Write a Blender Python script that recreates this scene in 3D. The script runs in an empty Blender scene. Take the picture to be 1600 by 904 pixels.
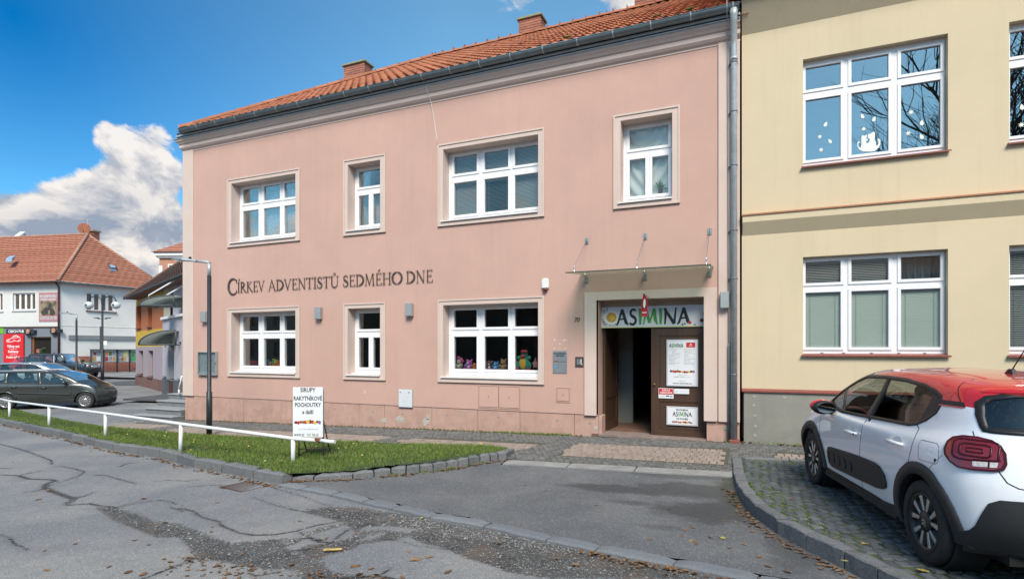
import bpy, bmesh, math, random
import numpy as np
from mathutils import Vector, Matrix, noise
from mathutils.bvhtree import BVHTree
PI = math.pi
R = math.radians
random.seed(7)
rng = np.random.default_rng(7)
sc = bpy.context.scene
C = bpy.data.collections.new('scene')
sc.collection.children.link(C)

# ------------------------------------------------------------------ camera
F, TH, EYE, D, HOR = 863.0, R(22.93), 1.65, 10.65, 545.0
CT, ST = math.cos(TH), math.sin(TH)
cam = bpy.data.cameras.new('camera')
cam.lens = 36 * F / 1600
cam.sensor_width = 36
cam.shift_y = (HOR - 452) / 1600
cam.clip_start = 0.05
cam.clip_end = 3000
camo = bpy.data.objects.new('camera', cam)
C.objects.link(camo)
camo.location = (0, 0, EYE)
camo.rotation_euler = (R(90), 0, TH)
sc.camera = camo

# ------------------------------------------------------------------ view
sc.view_settings.view_transform = 'Standard'
sc.view_settings.look = 'None'
sc.view_settings.exposure = 1.48
sc.view_settings.gamma = 1
sc.view_settings.use_curve_mapping = False
sc.cycles.max_bounces = 7
sc.cycles.diffuse_bounces = 3
sc.cycles.glossy_bounces = 4
sc.cycles.transparent_max_bounces = 12
sc.cycles.caustics_reflective = False
sc.cycles.caustics_refractive = False
sc.cycles.sample_clamp_indirect = 6

# ------------------------------------------------------------------ sun and sky
SUN_EL, SUN_AZ = R(47), R(154)          # azimuth clockwise from +y (the facade looks to -y)
sd = Vector((math.sin(SUN_AZ) * math.cos(SUN_EL), math.cos(SUN_AZ) * math.cos(SUN_EL), math.sin(SUN_EL)))
sun = bpy.data.lights.new('sun', 'SUN')
sun.energy = 1.8
sun.angle = R(24)
sun.color = (1.0, 0.90, 0.77)
suno = bpy.data.objects.new('sun', sun)
C.objects.link(suno)
suno.rotation_euler = sd.to_track_quat('Z', 'Y').to_euler()
suno.location = (0, -5, 30)


class NT:
    """tiny node-graph helper"""
    def __init__(s, tree):
        s.t = tree
        s.n = tree.nodes
        s.l = tree.links

    def __call__(s, typ, **kw):
        nd = s.n.new(typ)
        ins = kw.pop('i', {})
        for k, v in kw.items():
            setattr(nd, k, v)
        for k, v in ins.items():
            if isinstance(v, bpy.types.NodeSocket):
                s.l.new(v, nd.inputs[k])
            else:
                nd.inputs[k].default_value = v
        return nd

    def math(s, op, a, b=0.0, c=None, clamp=False):
        ins = {0: a, 1: b}
        if c is not None:
            ins[2] = c
        return s('ShaderNodeMath', operation=op, use_clamp=clamp, i=ins).outputs[0]

    def mix(s, f, a, b, blend='MIX'):
        nd = s.n.new('ShaderNodeMix')
        nd.data_type = 'RGBA'
        nd.blend_type = blend
        for idx, v in ((0, f), (6, a), (7, b)):
            if isinstance(v, bpy.types.NodeSocket):
                s.l.new(v, nd.inputs[idx])
            else:
                if idx and len(v) == 3:
                    v = (*v, 1)
                nd.inputs[idx].default_value = v
        return nd.outputs[2]

    def noise(s, vec, scale, detail=4, rough=.55, dist=0.0):
        nd = s('ShaderNodeTexNoise', i={'Vector': vec, 'Scale': scale, 'Detail': detail, 'Roughness': rough, 'Distortion': dist})
        return nd.outputs[0]

    def ramp(s, v, a, b, lo=0.0, hi=1.0, smooth=False):
        nd = s('ShaderNodeMapRange', i={0: v, 1: a, 2: b, 3: lo, 4: hi})
        nd.interpolation_type = 'SMOOTHSTEP' if smooth else 'LINEAR'
        return nd.outputs[0]

    def vmath(s, op, a, b=(0, 0, 0)):
        nd = s('ShaderNodeVectorMath', operation=op, i={0: a, 1: b})
        return nd.outputs[0]


def pdir(px, py):
    """direction in the world of a point of the picture, for laying out cloud banks"""
    X, Z, U = (px - 800) / F, 1.0, (HOR - py) / F
    v = Vector((X * CT - Z * ST, X * ST + Z * CT, U))
    return v.normalized()


world = bpy.data.worlds.new("World")
sc.world = world
world.use_nodes = True
W = NT(world.node_tree)
bg = W.n['Background']
sky = W('ShaderNodeTexSky', sky_type='NISHITA', sun_disc=False, sun_elevation=SUN_EL, sun_rotation=SUN_AZ,
        altitude=200, air_density=1.0, dust_density=0.6, ozone_density=2.0)
tc = W('ShaderNodeTexCoord')
gen = tc.outputs['Generated']
sep = W('ShaderNodeSeparateXYZ', i={0: gen})
dz = sep.outputs[2]
# deep clear blue, paler towards the horizon
dist0 = W('ShaderNodeVectorMath', operation='DISTANCE', i={0: gen, 1: tuple(pdir(20, 20))}).outputs['Value']
skc = W.mix(W.ramp(dist0, 0, .55, 0, 1), (.006, .39, .66), (.66, 1.0, .96))
blue = W.mix(1.0, sky.outputs[0], skc, 'MULTIPLY')
# clouds: low bank of cumulus plus scattered wisps
st = W.vmath('MULTIPLY', gen, (1, 1, 1.7))
w1 = W.noise(st, 3.1, 2, .5)
warp = W.vmath('ADD', st, W.vmath('MULTIPLY', W('ShaderNodeTexNoise', i={'Vector': st, 'Scale': 5.0, 'Detail': 3.0}).outputs[1], (.13, .13, .13)))
n1 = W.noise(warp, 13.0, 12, .58)
lit = W.vmath('ADD', warp, (-.02, -.012, .034))
n2 = W.noise(lit, 13.0, 8, .58)
bank = W.ramp(dz, .03, .27, .30, -.34, True)
masks = None
MIRR = Vector((.22, -.90, .36)).normalized()
for (px, py, rad, amt) in [(None, MIRR, .42, -.42), (163, 195, .055, .52), (190, 245, .085, .30), (235, 285, .12, .27), (130, 285, .08, .24), (40, 345, .16, .34), (265, 250, .075, .32), (20, 300, .09, .16),
                           (150, 350, .14, .22), (250, 380, .14, .25), (78, 190, .035, .42), (235, 198, .05, .36), (30, 215, .12, -.25), (100, 235, .05, -.10),
                           (790, -25, .11, .50), (960, -5, .09, .50), (1010, 5, .06, .34), (105, 390, .05, -.2), (60, 60, .25, -.3),
                           (420, 80, .35, -.2)]:
    d = py if px is None else pdir(px, py)
    dist = W('ShaderNodeVectorMath', operation='DISTANCE', i={0: gen, 1: tuple(d)}).outputs[1]
    m = W.ramp(dist, 0.0, rad, amt, 0.0, True)
    masks = m if masks is None else W.math('ADD', masks, m)
far_side = W.ramp(sep.outputs[1], -.35, .15, .30, 0.0, True)  # unseen cloud cover behind the view, added to whiten the sky light
bias = W.math('ADD', W.math('ADD', bank, masks), far_side)
dens = W.math('ADD', W.math('SUBTRACT', n1, .52), bias)
alpha = W.ramp(dens, -.02, .13, 0, 1, True)
shade = W.math('ADD', W.ramp(W.math('SUBTRACT', n1, n2), -.12, .12, 0, .85), W.ramp(W.noise(st, 4.2, 4, .5), .38, .62, -.1, .40))
core = W.ramp(dens, .15, .6, 0, .16, True)
shade = W.math('SUBTRACT', shade, core, clamp=True)
warm = W.mix(W.ramp(dz, .05, .3, 0, 1), (4.5, 4.1, 3.65), (3.95, 3.8, 3.7))
ccol = W.mix(shade, (1.4, 1.65, 2.1), warm)
col = W.mix(alpha, blue, ccol)
W.l.new(col, bg.inputs[0])
bg.inputs[1].default_value = 0.084


# ------------------------------------------------------------------ terrain and placing helpers
XS = [-400, -90, -60, -52, -48, -44, -35, -27, -22.6, -14.45, -7, 0, 50]
ZS = [-.1, -.1, -.2, -.3, -.4, -.62, -.56, -.58, -.57, -.318, -.15, 0, 0]


def G(x):
    return float(np.interp(x, XS, ZS))


def gp(px, py, off=0.0):
    """ground point under a point of the photograph (off: height over the terrain)"""
    z = 0.0
    a = (px - 800) / F
    x = y = 0
    for _ in range(60):
        Z = F * (EYE - z - off) / (py - HOR)
        x, y = a * Z * CT - Z * ST, a * Z * ST + Z * CT
        z = z * .5 + G(x) * .5
    return (x, y)


def cw(X, Z):
    """right/forward distances from the view point to world x, y"""
    return (X * CT - Z * ST, X * ST + Z * CT)


def up(px, py, Z):
    """point at forward distance Z"""
    x, y = cw((px - 800) / F * Z, Z)
    return Vector((x, y, EYE + (HOR - py) / F * Z))


# ------------------------------------------------------------------ materials
MATS = {}


def mat(name, col, rough=.8, var=.12, vscale=6.0, bump=0.0, bscale=60.0, metal=0.0, spec=.5, coat=0.0, dirt=0.0,
        dirtcol=(.12, .10, .08), coord='pos', stretch=(1, 1, 1), rnd=0.0, col2=None, sheen=0.0, bdist=.01, streak=0.0):
    if name in MATS:
        return MATS[name]
    m = bpy.data.materials.new(name)
    m.use_nodes = True
    N = NT(m.node_tree)
    b = N.n['Principled BSDF']
    if coord == 'pos':
        v = N('ShaderNodeNewGeometry').outputs['Position']
    else:
        v = N('ShaderNodeTexCoord').outputs['Object']
    if stretch != (1, 1, 1):
        v = N.vmath('MULTIPLY', v, stretch)
    c = (*col, 1)
    out = None
    if var > 0:
        n = N.noise(v, vscale, 5, .6)
        lo = tuple(max(0, x * (1 - var)) for x in col)
        hi = tuple(min(1, x * (1 + var)) for x in col) if col2 is None else col2
        out = N.mix(N.ramp(n, .3, .7), lo, hi)
    if rnd > 0:
        oi = N('ShaderNodeObjectInfo').outputs['Random']
        src = out if out is not None else c
        hv = N('ShaderNodeHueSaturation', i={'Value': N.ramp(oi, 0, 1, 1 - rnd, 1 + rnd), 'Color': src})
        out = hv.outputs[0]
    if dirt > 0:
        n = N.noise(v, vscale * .35, 6, .65)
        out = N.mix(N.math('MULTIPLY', N.ramp(n, .5, .75), dirt), out if out is not None else c, dirtcol)
    if streak > 0:
        # rain runs and faint trowel clouds
        sn = N.noise(N.vmath('MULTIPLY', v, (7, 7, .35)), 1.0, 5, .65)
        out = N.mix(N.math('MULTIPLY', N.ramp(sn, .52, .78), streak), out, tuple(x * .72 for x in col))
        sn = N.noise(N.vmath('MULTIPLY', v, (1, 1, 1.3)), 2.6, 7, .7)
        out = N.mix(N.math('MULTIPLY', N.ramp(sn, .45, .75), streak * .6), out, tuple(min(1, x * 1.12) for x in col))
        zz = N('ShaderNodeSeparateXYZ', i={0: v}).outputs[2]
        sp_ = N.math('MULTIPLY', N.ramp(zz, -.2, .75, 1, 0), N.ramp(N.noise(v, 5.5, 6, .7), .42, .68))
        out = N.mix(N.math('MULTIPLY', sp_, streak * 1.2), out, tuple(x * .62 for x in col))
    if out is not None:
        N.l.new(out, b.inputs['Base Color'])
    else:
        b.inputs['Base Color'].default_value = c
    b.inputs['Roughness'].default_value = rough
    b.inputs['Metallic'].default_value = metal
    b.inputs['Specular IOR Level'].default_value = spec
    b.inputs['Coat Weight'].default_value = coat
    b.inputs['Coat Roughness'].default_value = .04
    b.inputs['Sheen Weight'].default_value = sheen
    if bump > 0:
        bn = N('ShaderNodeBump', i={'Strength': bump, 'Distance': bdist, 'Height': N.noise(v, bscale, 4, .6)})
        N.l.new(bn.outputs[0], b.inputs['Normal'])
    MATS[name] = m
    return m


def glass_mat(name, tint=(.8, .84, .84), refl=1.0, base=.05, rcol=(1, 1, 1)):
    """thin pane: clear transmission plus mirror reflection rising to grazing angles"""
    m = bpy.data.materials.new(name)
    m.use_nodes = True
    N = NT(m.node_tree)
    for nd in list(N.n):
        if nd.type != 'OUTPUT_MATERIAL':
            N.n.remove(nd)
    out = [n for n in N.n if n.type == 'OUTPUT_MATERIAL'][0]
    tr = N('ShaderNodeBsdfTransparent', i={0: (*tint, 1)})
    gl = N('ShaderNodeBsdfGlossy', i={'Color': (*rcol, 1), 'Roughness': 0.004})
    fr = N('ShaderNodeLayerWeight', i={'Blend': .35}).outputs['Fresnel']
    nv = N('ShaderNodeNewGeometry').outputs['Position']
    # slight waviness of real panes
    bn = N('ShaderNodeBump', i={'Strength': .02, 'Distance': .05, 'Height': N.noise(nv, 1.7, 1, .4)})
    N.l.new(bn.outputs[0], gl.inputs['Normal'])
    f = N.math('ADD', N.math('MULTIPLY', fr, refl), base, clamp=True)
    mx = N('ShaderNodeMixShader', i={0: f, 1: tr.outputs[0], 2: gl.outputs[0]})
    N.l.new(mx.outputs[0], out.inputs[0])
    MATS[name] = m
    return m


# ------------------------------------------------------------------ mesh builder
class MB:
    def __init__(s):
        s.v = []
        s.f = []
        s.m = []
        s.sm = []

    def add(s, vs, fs, mi=0, smooth=False, M=None):
        o = len(s.v)
        if M is not None:
            vs = [tuple(M @ Vector(v)) for v in vs]
        s.v += [tuple(v) for v in vs]
        for f in fs:
            s.f.append(tuple(i + o for i in f))
            s.m.append(mi)
            s.sm.append(smooth)
        return s

    def box(s, x0, x1, y0, y1, z0, z1, mi=0, M=None):
        vs = [(x, y, z) for z in (z0, z1) for y in (y0, y1) for x in (x0, x1)]
        return s.add(vs, [(0, 2, 3, 1), (4, 5, 7, 6), (0, 1, 5, 4), (2, 6, 7, 3), (0, 4, 6, 2), (1, 3, 7, 5)], mi, False, M)

    def prism(s, poly, h0, h1, axis='z', mi=0, M=None, smooth=False):
        """poly in the plane across axis; extruded along axis h0..h1"""
        n = len(poly)
        def P(a, b, h):
            return (a, b, h) if axis == 'z' else ((a, h, b) if axis == 'y' else (h, a, b))
        vs = [P(a, b, h0) for a, b in poly] + [P(a, b, h1) for a, b in poly]
        s.add(vs, [tuple(range(n))[::-1], tuple(range(n, 2 * n))], mi, False, M)
        o = len(s.v) - 2 * n
        for i in range(n):
            j = (i + 1) % n
            s.f.append((o + i, o + j, o + n + j, o + n + i))
            s.m.append(mi)
            s.sm.append(smooth)
        return s

    def tube(s, pts, r, n=8, mi=0, cap=True, smooth=True):
        pts = [Vector(p) for p in pts]
        rs = r if isinstance(r, (list, tuple)) else [r] * len(pts)
        o = len(s.v)
        up_ = Vector((0, 0, 1))
        for k, p in enumerate(pts):
            t = (pts[min(k + 1, len(pts) - 1)] - pts[max(k - 1, 0)]).normalized()
            a = t.cross(up_)
            if a.length < 1e-3:
                a = t.cross(Vector((0, 1, 0)))
            a.normalize()
            b = t.cross(a)
            for i in range(n):
                an = 2 * PI * i / n
                s.v.append(tuple(p + (a * math.cos(an) + b * math.sin(an)) * rs[k]))
        for k in range(len(pts) - 1):
            for i in range(n):
                j = (i + 1) % n
                s.f.append((o + k * n + i, o + k * n + j, o + (k + 1) * n + j, o + (k + 1) * n + i))
                s.m.append(mi)
                s.sm.append(smooth)
        if cap:
            s.f.append(tuple(o + i for i in range(n))[::-1])
            s.f.append(tuple(o + (len(pts) - 1) * n + i for i in range(n)))
            s.m += [mi, mi]
            s.sm += [False, False]
        return s

    def lathe(s, prof, c=(0, 0, 0), n=16, axis='z', mi=0, smooth=True, M=None, cap=True):
        """prof: list of (radius, height)"""
        o = len(s.v)
        for r, h in prof:
            for i in range(n):
                a = 2 * PI * i / n
                p = (r * math.cos(a), r * math.sin(a), h)
                if axis == 'y':
                    p = (p[0], p[2], p[1])
                elif axis == 'x':
                    p = (p[2], p[0], p[1])
                p = Vector(p) + Vector(c)
                if M is not None:
                    p = M @ p
                s.v.append(tuple(p))
        for k in range(len(prof) - 1):
            for i in range(n):
                j = (i + 1) % n
                s.f.append((o + k * n + i, o + k * n + j, o + (k + 1) * n + j, o + (k + 1) * n + i))
                s.m.append(mi)
                s.sm.append(smooth)
        for k in (0, len(prof) - 1):
            if cap and prof[k][0] > 1e-5:
                s.f.append(tuple(o + k * n + i for i in range(n)))
                s.m.append(mi)
                s.sm.append(False)
        return s

    def ell(s, c, r, n=10, mi=0, M=None):
        """ellipsoid"""
        k = max(4, n // 2 + 1)
        prof = [(math.sin(PI * i / k), -math.cos(PI * i / k)) for i in range(k + 1)]
        T = Matrix.Translation(Vector(c)) @ Matrix.Diagonal((*((r, r, r) if isinstance(r, (int, float)) else r), 1))
        if M is not None:
            T = M @ T
        return s.lathe([(max(a, 1e-4), b) for a, b in prof], n=n, mi=mi, M=T)

    def build(s, name, mats, parent=None, bevel=0.0, M=None, seg=1):
        me = bpy.data.meshes.new(name)
        me.from_pydata(s.v, [], s.f)
        if not isinstance(mats, (list, tuple)):
            mats = [mats]
        for m in mats:
            me.materials.append(MATS[m] if isinstance(m, str) else m)
        if len(mats) > 1:
            me.polygons.foreach_set('material_index', s.m)
        me.polygons.foreach_set('use_smooth', s.sm)
        bm = bmesh.new()
        bm.from_mesh(me)
        bmesh.ops.recalc_face_normals(bm, faces=bm.faces)
        if bevel > 0:
            es = [e for e in bm.edges if len(e.link_faces) == 2 and e.calc_face_angle(0) > .6]
            bmesh.ops.bevel(bm, geom=es, offset=bevel, segments=seg, affect='EDGES', clamp_overlap=True)
        if M is not None:
            bm.transform(M)
        bm.to_mesh(me)
        bm.free()
        o = bpy.data.objects.new(name, me)
        C.objects.link(o)
        if parent is not None:
            o.parent = parent
        return o


def put(name, me, parent=None, M=None, loc=None):
    o = bpy.data.objects.new(name, me)
    C.objects.link(o)
    if parent is not None:
        o.parent = parent
    if M is not None:
        o.matrix_basis = M
    if loc is not None:
        o.location = loc
    return o


def thing(name, label, cat, loc=(0, 0, 0), rz=0.0, group=None):
    o = bpy.data.objects.new(name, None)
    C.objects.link(o)
    o.empty_display_size = .2
    o.location = loc
    o.rotation_euler = (0, 0, rz)
    o['label'] = label
    o['category'] = cat
    if group:
        o['group'] = group
    return o


def tag(o, label, cat, group=None):
    o['label'] = label
    o['category'] = cat
    if group:
        o['group'] = group
    return o


def struct(o):
    o['kind'] = 'structure'
    return o


def stuff(o):
    o['kind'] = 'stuff'
    return o


def npmesh(name, V, Fq, mats, smooth=True, parent=None, midx=None):
    """mesh from numpy arrays; Fq (n,3) or (n,4)"""
    me = bpy.data.meshes.new(name)
    V = np.asarray(V, dtype=np.float32)
    Fq = np.asarray(Fq, dtype=np.int32)
    me.vertices.add(len(V))
    me.vertices.foreach_set('co', V.ravel())
    k = Fq.shape[1]
    me.loops.add(Fq.size)
    me.loops.foreach_set('vertex_index', Fq.ravel())
    me.polygons.add(len(Fq))
    me.polygons.foreach_set('loop_start', np.arange(0, Fq.size, k, dtype=np.int32))
    me.polygons.foreach_set('use_smooth', np.full(len(Fq), smooth))
    for m in (mats if isinstance(mats, (list, tuple)) else [mats]):
        me.materials.append(MATS[m] if isinstance(m, str) else m)
    if midx is not None:
        me.polygons.foreach_set('material_index', np.asarray(midx, dtype=np.int32))
    me.update(calc_edges=True)
    me.validate()
    o = bpy.data.objects.new(name, me)
    C.objects.link(o)
    if parent is not None:
        o.parent = parent
    return o


def text(name, s, size, M, m, parent=None, depth=.0015, align='CENTER', wx=1.0, label=None, bold=0.0, shear=0.0):
    """lettering as thin raised mesh; M maps text plane (x right, y up) to the place"""
    cu = bpy.data.curves.new(name, 'FONT')
    cu.body = s
    cu.size = size
    cu.align_x = align
    cu.align_y = 'CENTER'
    cu.extrude = depth / 2
    cu.offset = bold
    cu.shear = shear
    cu.resolution_u = 2
    to = bpy.data.objects.new(name, cu)
    C.objects.link(to)
    dg = bpy.context.evaluated_depsgraph_get()
    dg.update()
    me = bpy.data.meshes.new_from_object(to.evaluated_get(dg))
    bpy.data.objects.remove(to)
    me.transform(M @ Matrix.Diagonal((wx, 1, 1, 1)))
    me.materials.clear()
    me.materials.append(MATS[m] if isinstance(m, str) else m)
    me.name = name
    o = bpy.data.objects.new(name, me)
    C.objects.link(o)
    if parent is not None:
        o.parent = parent
    return o


def wallM(x, z, y=D, rz=0.0):
    """text/plate frame on a wall that faces -y: local x right, local y up, local z out of the wall"""
    return Matrix.Translation((x, y, z)) @ Matrix.Rotation(rz, 4, 'Z') @ Matrix.Rotation(R(90), 4, 'X')


def flatgrid(x0, x1, y0, y1, step):
    nx = max(2, int((x1 - x0) / step) + 1)
    ny = max(2, int((y1 - y0) / step) + 1)
    return np.linspace(x0, x1, nx), np.linspace(y0, y1, ny)


def seg_dist(P, poly, closed=False):
    """distance of points P (n,2) to a polyline"""
    A = np.array(poly)
    if closed:
        A = np.vstack([A, A[:1]])
    d = np.full(len(P), 1e9)
    for a, b in zip(A[:-1], A[1:]):
        ab = b - a
        t = np.clip(((P - a) @ ab) / max(1e-9, ab @ ab), 0, 1)
        d = np.minimum(d, np.hypot(*(P - a - t[:, None] * ab).T))
    return d


def inside(P, poly):
    A = np.array(poly)
    r = np.zeros(len(P), bool)
    x, y = P[:, 0], P[:, 1]
    for i in range(len(A)):
        x1, y1 = A[i]
        x2, y2 = A[i - 1]
        c = ((y1 > y) != (y2 > y)) & (x < (x2 - x1) * (y - y1) / (y2 - y1 + 1e-12) + x1)
        r ^= c
    return r


def sdist(P, poly):
    """signed: positive inside"""
    d = seg_dist(P, poly, True)
    return np.where(inside(P, poly), d, -d)


def resample(pts, step):
    pts = [Vector((*p, 0)) if len(p) == 2 else Vector(p) for p in pts]
    out = [pts[0]]
    for a, b in zip(pts[:-1], pts[1:]):
        n = max(1, int(round((b - a).length / step)))
        out += [a.lerp(b, (i + 1) / n) for i in range(n)]
    return out

# ================================================================== GROUND
K1 = [(-34, 12.6), (-26, 10.75)] + [gp(*p) for p in [(0, 655), (91, 673), (163, 691), (251, 703), (303, 717), (364, 728), (400, 735), (441, 742)]]
K2B = [gp(*p, -.09) for p in [(447, 748), (500, 747), (551, 746), (610, 741), (667, 738), (714, 733), (749, 728), (791, 724)]]
K2H = [-.06, -.04, -.02, 0.0, .035, .06, .08, .105]
GB = [(-34, 14.2), (-26, 11.9), (-23.5, 11.3), (-15.3, 8.95), (-11.5, 8.55), (-9.4, 8.56), (-6.6, 8.66), (-4.0, 8.62), (-3.66, 8.5)]
LOW = [gp(*p, -.1) for p in [(444, 751), (532, 766), (567, 774.6), (623, 786.6), (676, 798), (727, 805), (800, 821), (852, 832),
                             (915, 845), (994, 859), (1085, 874.6), (1166, 890), (1242, 904)]] + [(1.2, 4.45), (2.6, 4.1)]
PKO = [(-.19, 9.0), (-.14, 7.7), (-.06, 6.95), (.08, 6.36), (.24, 5.93), (.43, 5.57), (.66, 5.24), (.86, 4.94), (1.02, 4.62), (1.3, 4.25), (1.8, 3.9), (3.0, 3.3)]


def xi(line, x):
    a = sorted(line)
    return float(np.interp(x, [p[0] for p in a], [p[1] for p in a]))


def road_z(X, Y):
    g = np.interp(X, XS, ZS)
    yk = np.interp(X, *zip(*sorted(K1)))
    yb = np.interp(X, *zip(*sorted(GB)))
    mid = (yk + yb) / 2
    behind = np.clip((Y - mid) / .3 + .5, 0, 1) * np.clip((-15.0 - X) / .3, 0, 1)
    drop = np.interp(X, [-34, -22, -18], [.06, .10, .14])
    und = .006 * np.sin(X * 1.3 + Y * .9) + .005 * np.sin(X * .7 - Y * 2.1)
    return g - drop * (1 - behind) + und * (Y < 12)


# --- materials of the ground
def ground_mats():
    # road asphalt: pale worn slabs, dark broken strips, cracks (attributes hold distances)
    m = bpy.data.materials.new('road_asphalt')
    m.use_nodes = True
    N = NT(m.node_tree)
    b = N.n['Principled BSDF']
    P = N('ShaderNodeNewGeometry').outputs['Position']
    dc = N('ShaderNodeAttribute', attribute_name='dcrack').outputs['Fac']
    dw = N('ShaderNodeAttribute', attribute_name='wcrack').outputs['Fac']
    dp = N('ShaderNodeAttribute', attribute_name='dpatch').outputs['Fac']
    nb = N.noise(P, .55, 4, .55)
    nf = N.noise(P, 150, 3, .7)
    nm = N.noise(P, 12, 5, .6)
    nj = N.noise(P, 28, 4, .65)
    base = N.mix(N.ramp(nb, .35, .65, 0, 1, True), (.205, .212, .230), (.320, .310, .298))
    base = N.mix(N.ramp(nm, .3, .75), base, N.mix(1.0, base, (.84, .84, .84), 'MULTIPLY'))
    stone = N('ShaderNodeTexVoronoi', i={'Vector': P, 'Scale': 70.0})
    sc_r = N('ShaderNodeSeparateColor', i={0: stone.outputs['Color']}).outputs[0]
    base = N.mix(N.math('MULTIPLY', N.ramp(stone.outputs['Distance'], .25, .55, 1, 0), N.ramp(sc_r, .45, 1.0, 0, .8)), base, (.52, .51, .50))
    base = N.mix(N.math('MULTIPLY', N.ramp(stone.outputs['Distance'], .25, .5, 1, 0), N.ramp(sc_r, .0, .4, .7, 0)), base, (.11, .11, .112))
    base = N.mix(N.ramp(nf, .40, .60, .6, 0), base, (.06, .06, .062))
    base = N.mix(N.ramp(N.noise(P, 2.3, 6, .7), .50, .72, 0, .4), base, (.13, .128, .125))
    # worn strips with loose chippings
    pj = N.math('ADD', dp, N.math('MULTIPLY', N.math('SUBTRACT', nj, .5), .22))
    pm = N.ramp(pj, -.012, .03, 0, 1, True)
    pc = N.mix(N.ramp(N.noise(P, 3.2, 4, .6), .35, .65), (.052, .050, .050), (.105, .100, .096))
    st2 = N('ShaderNodeTexVoronoi', i={'Vector': P, 'Scale': 62.0})
    rnd = N('ShaderNodeSeparateColor', i={0: st2.outputs['Color']}).outputs[0]
    pc = N.mix(N.math('MULTIPLY', N.ramp(rnd, .62, .95), N.ramp(st2.outputs['Distance'], .25, .5, 1, 0)), pc, (.34, .33, .32))
    brown = N.ramp(N.noise(P, 1.9, 3, .5), .52, .66, 0, .55, True)
    pc = N.mix(brown, pc, (.14, .10, .075))
    col = N.mix(pm, base, pc)
    # cracks
    cj = N.math('ADD', dc, N.math('MULTIPLY', N.math('SUBTRACT', N.math('ADD', N.math('MULTIPLY', nj, .5), N.math('MULTIPLY', N.noise(P, 9, 5, .7), .5)), .5), .085))
    wide = N.ramp(N.math('SUBTRACT', cj, dw), -.006, .012, 1, 0, True)
    cm = N.ramp(N.math('SUBTRACT', cj, N.math('MULTIPLY', N.math('MINIMUM', dw, .013), .7)), -.004, .006, .85, 0, True)
    halo = N.ramp(N.math('SUBTRACT', cj, dw), 0, .08, .22, 0, True)
    col = N.mix(halo, col, (.085, .083, .082))
    col = N.mix(wide, col, (.070, .067, .064))
    col = N.mix(cm, col, (.022, .021, .021))
    # wider hairline crazing on the left slabs
    vz = N('ShaderNodeTexVoronoi', feature='DISTANCE_TO_EDGE', i={'Vector': N.vmath('ADD', N.vmath('MULTIPLY', P, (.55, .8, 0.0)), N.vmath('MULTIPLY', N('ShaderNodeTexNoise', i={'Vector': P, 'Scale': 1.6, 'Detail': 5.0}).outputs[1], (.55, .55, 0))), 'Scale': .8})
    hz = N.math('MULTIPLY', N.ramp(vz.outputs['Distance'], .001, .004, .4, 0), N.ramp(N.noise(P, .9, 2, .5), .52, .62))
    col = N.mix(hz, col, (.06, .06, .06))
    N.l.new(col, b.inputs['Base Color'])
    b.inputs['Roughness'].default_value = .88
    b.inputs['Specular IOR Level'].default_value = .35
    h = N.math('ADD', N.math('MULTIPLY', N.noise(P, 130, 3, .7), N.ramp(pm, 0, 1, .5, 1.4)), N.math('MULTIPLY', cm, -3.0))
    bn = N('ShaderNodeBump', i={'Strength': .7, 'Distance': .008, 'Height': h})
    N.l.new(bn.outputs[0], b.inputs['Normal'])
    MATS['road_asphalt'] = m

    m = bpy.data.materials.new('drive_asphalt')
    m.use_nodes = True
    N = NT(m.node_tree)
    b = N.n['Principled BSDF']
    P = N('ShaderNodeNewGeometry').outputs['Position']
    nf = N.noise(P, 190, 3, .7)
    base = N.mix(N.ramp(N.noise(P, .9, 4, .6), .35, .65, 0, 1, True), (.115, .119, .128), (.165, .167, .170))
    base = N.mix(N.ramp(nf, .4, .62, .5, 0), base, (.035, .035, .037))
    stone = N('ShaderNodeTexVoronoi', i={'Vector': P, 'Scale': 120.0})
    base = N.mix(N.ramp(stone.outputs['Distance'], 0, .55, .35, 0), base, (.26, .26, .26))
    stone = N('ShaderNodeTexVoronoi', i={'Vector': P, 'Scale': 75.0})
    sc_r = N('ShaderNodeSeparateColor', i={0: stone.outputs['Color']}).outputs[0]
    base = N.mix(N.math('MULTIPLY', N.ramp(stone.outputs['Distance'], .25, .55, 1, 0), N.ramp(sc_r, .6, 1.0, 0, .7)), base, (.36, .36, .36))
    base = N.mix(N.math('MULTIPLY', N.ramp(stone.outputs['Distance'], .25, .5, 1, 0), N.ramp(sc_r, .0, .4, .6, 0)), base, (.05, .05, .052))
    base = N.mix(N.ramp(N.noise(P, 2.1, 6, .7), .5, .72, 0, .35), base, (.075, .075, .078))
    wet = None
    for (px, py, rx, ry, a) in [(965, 765, .75, .22, .8), (1080, 768, .8, .35, .75), (1120, 800, .8, .45, .8), (985, 784, .3, .12, .6),
                                (1060, 750, .9, .16, .5), (1030, 822, .3, .1, .4), (1165, 770, .35, .9, .9), (1240, 850, .3, .6, .6)]:
        x, y = gp(px, py, -.1)
        dv = N('ShaderNodeVectorMath', operation='LENGTH', i={0: N.vmath('MULTIPLY', N.vmath('SUBTRACT', P, (x, y, 0)), (1 / rx, 1 / ry, 0))}).outputs['Value']
        dj = N.math('ADD', dv, N.math('MULTIPLY', N.math('SUBTRACT', N.noise(P, 3.5, 5, .6), .5), 1.5))
        w = N.ramp(dj, .55, 1.1, a, 0, True)
        wet = w if wet is None else N.math('MAXIMUM', wet, w)
    col = N.mix(N.math('MULTIPLY', wet, .8), base, (.034, .034, .035))
    xg, yg = gp(1165, 762, -.1)
    dv = N('ShaderNodeVectorMath', operation='LENGTH', i={0: N.vmath('MULTIPLY', N.vmath('SUBTRACT', P, (xg, yg, 0)), (2.2, .8, 0))}).outputs['Value']
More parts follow.
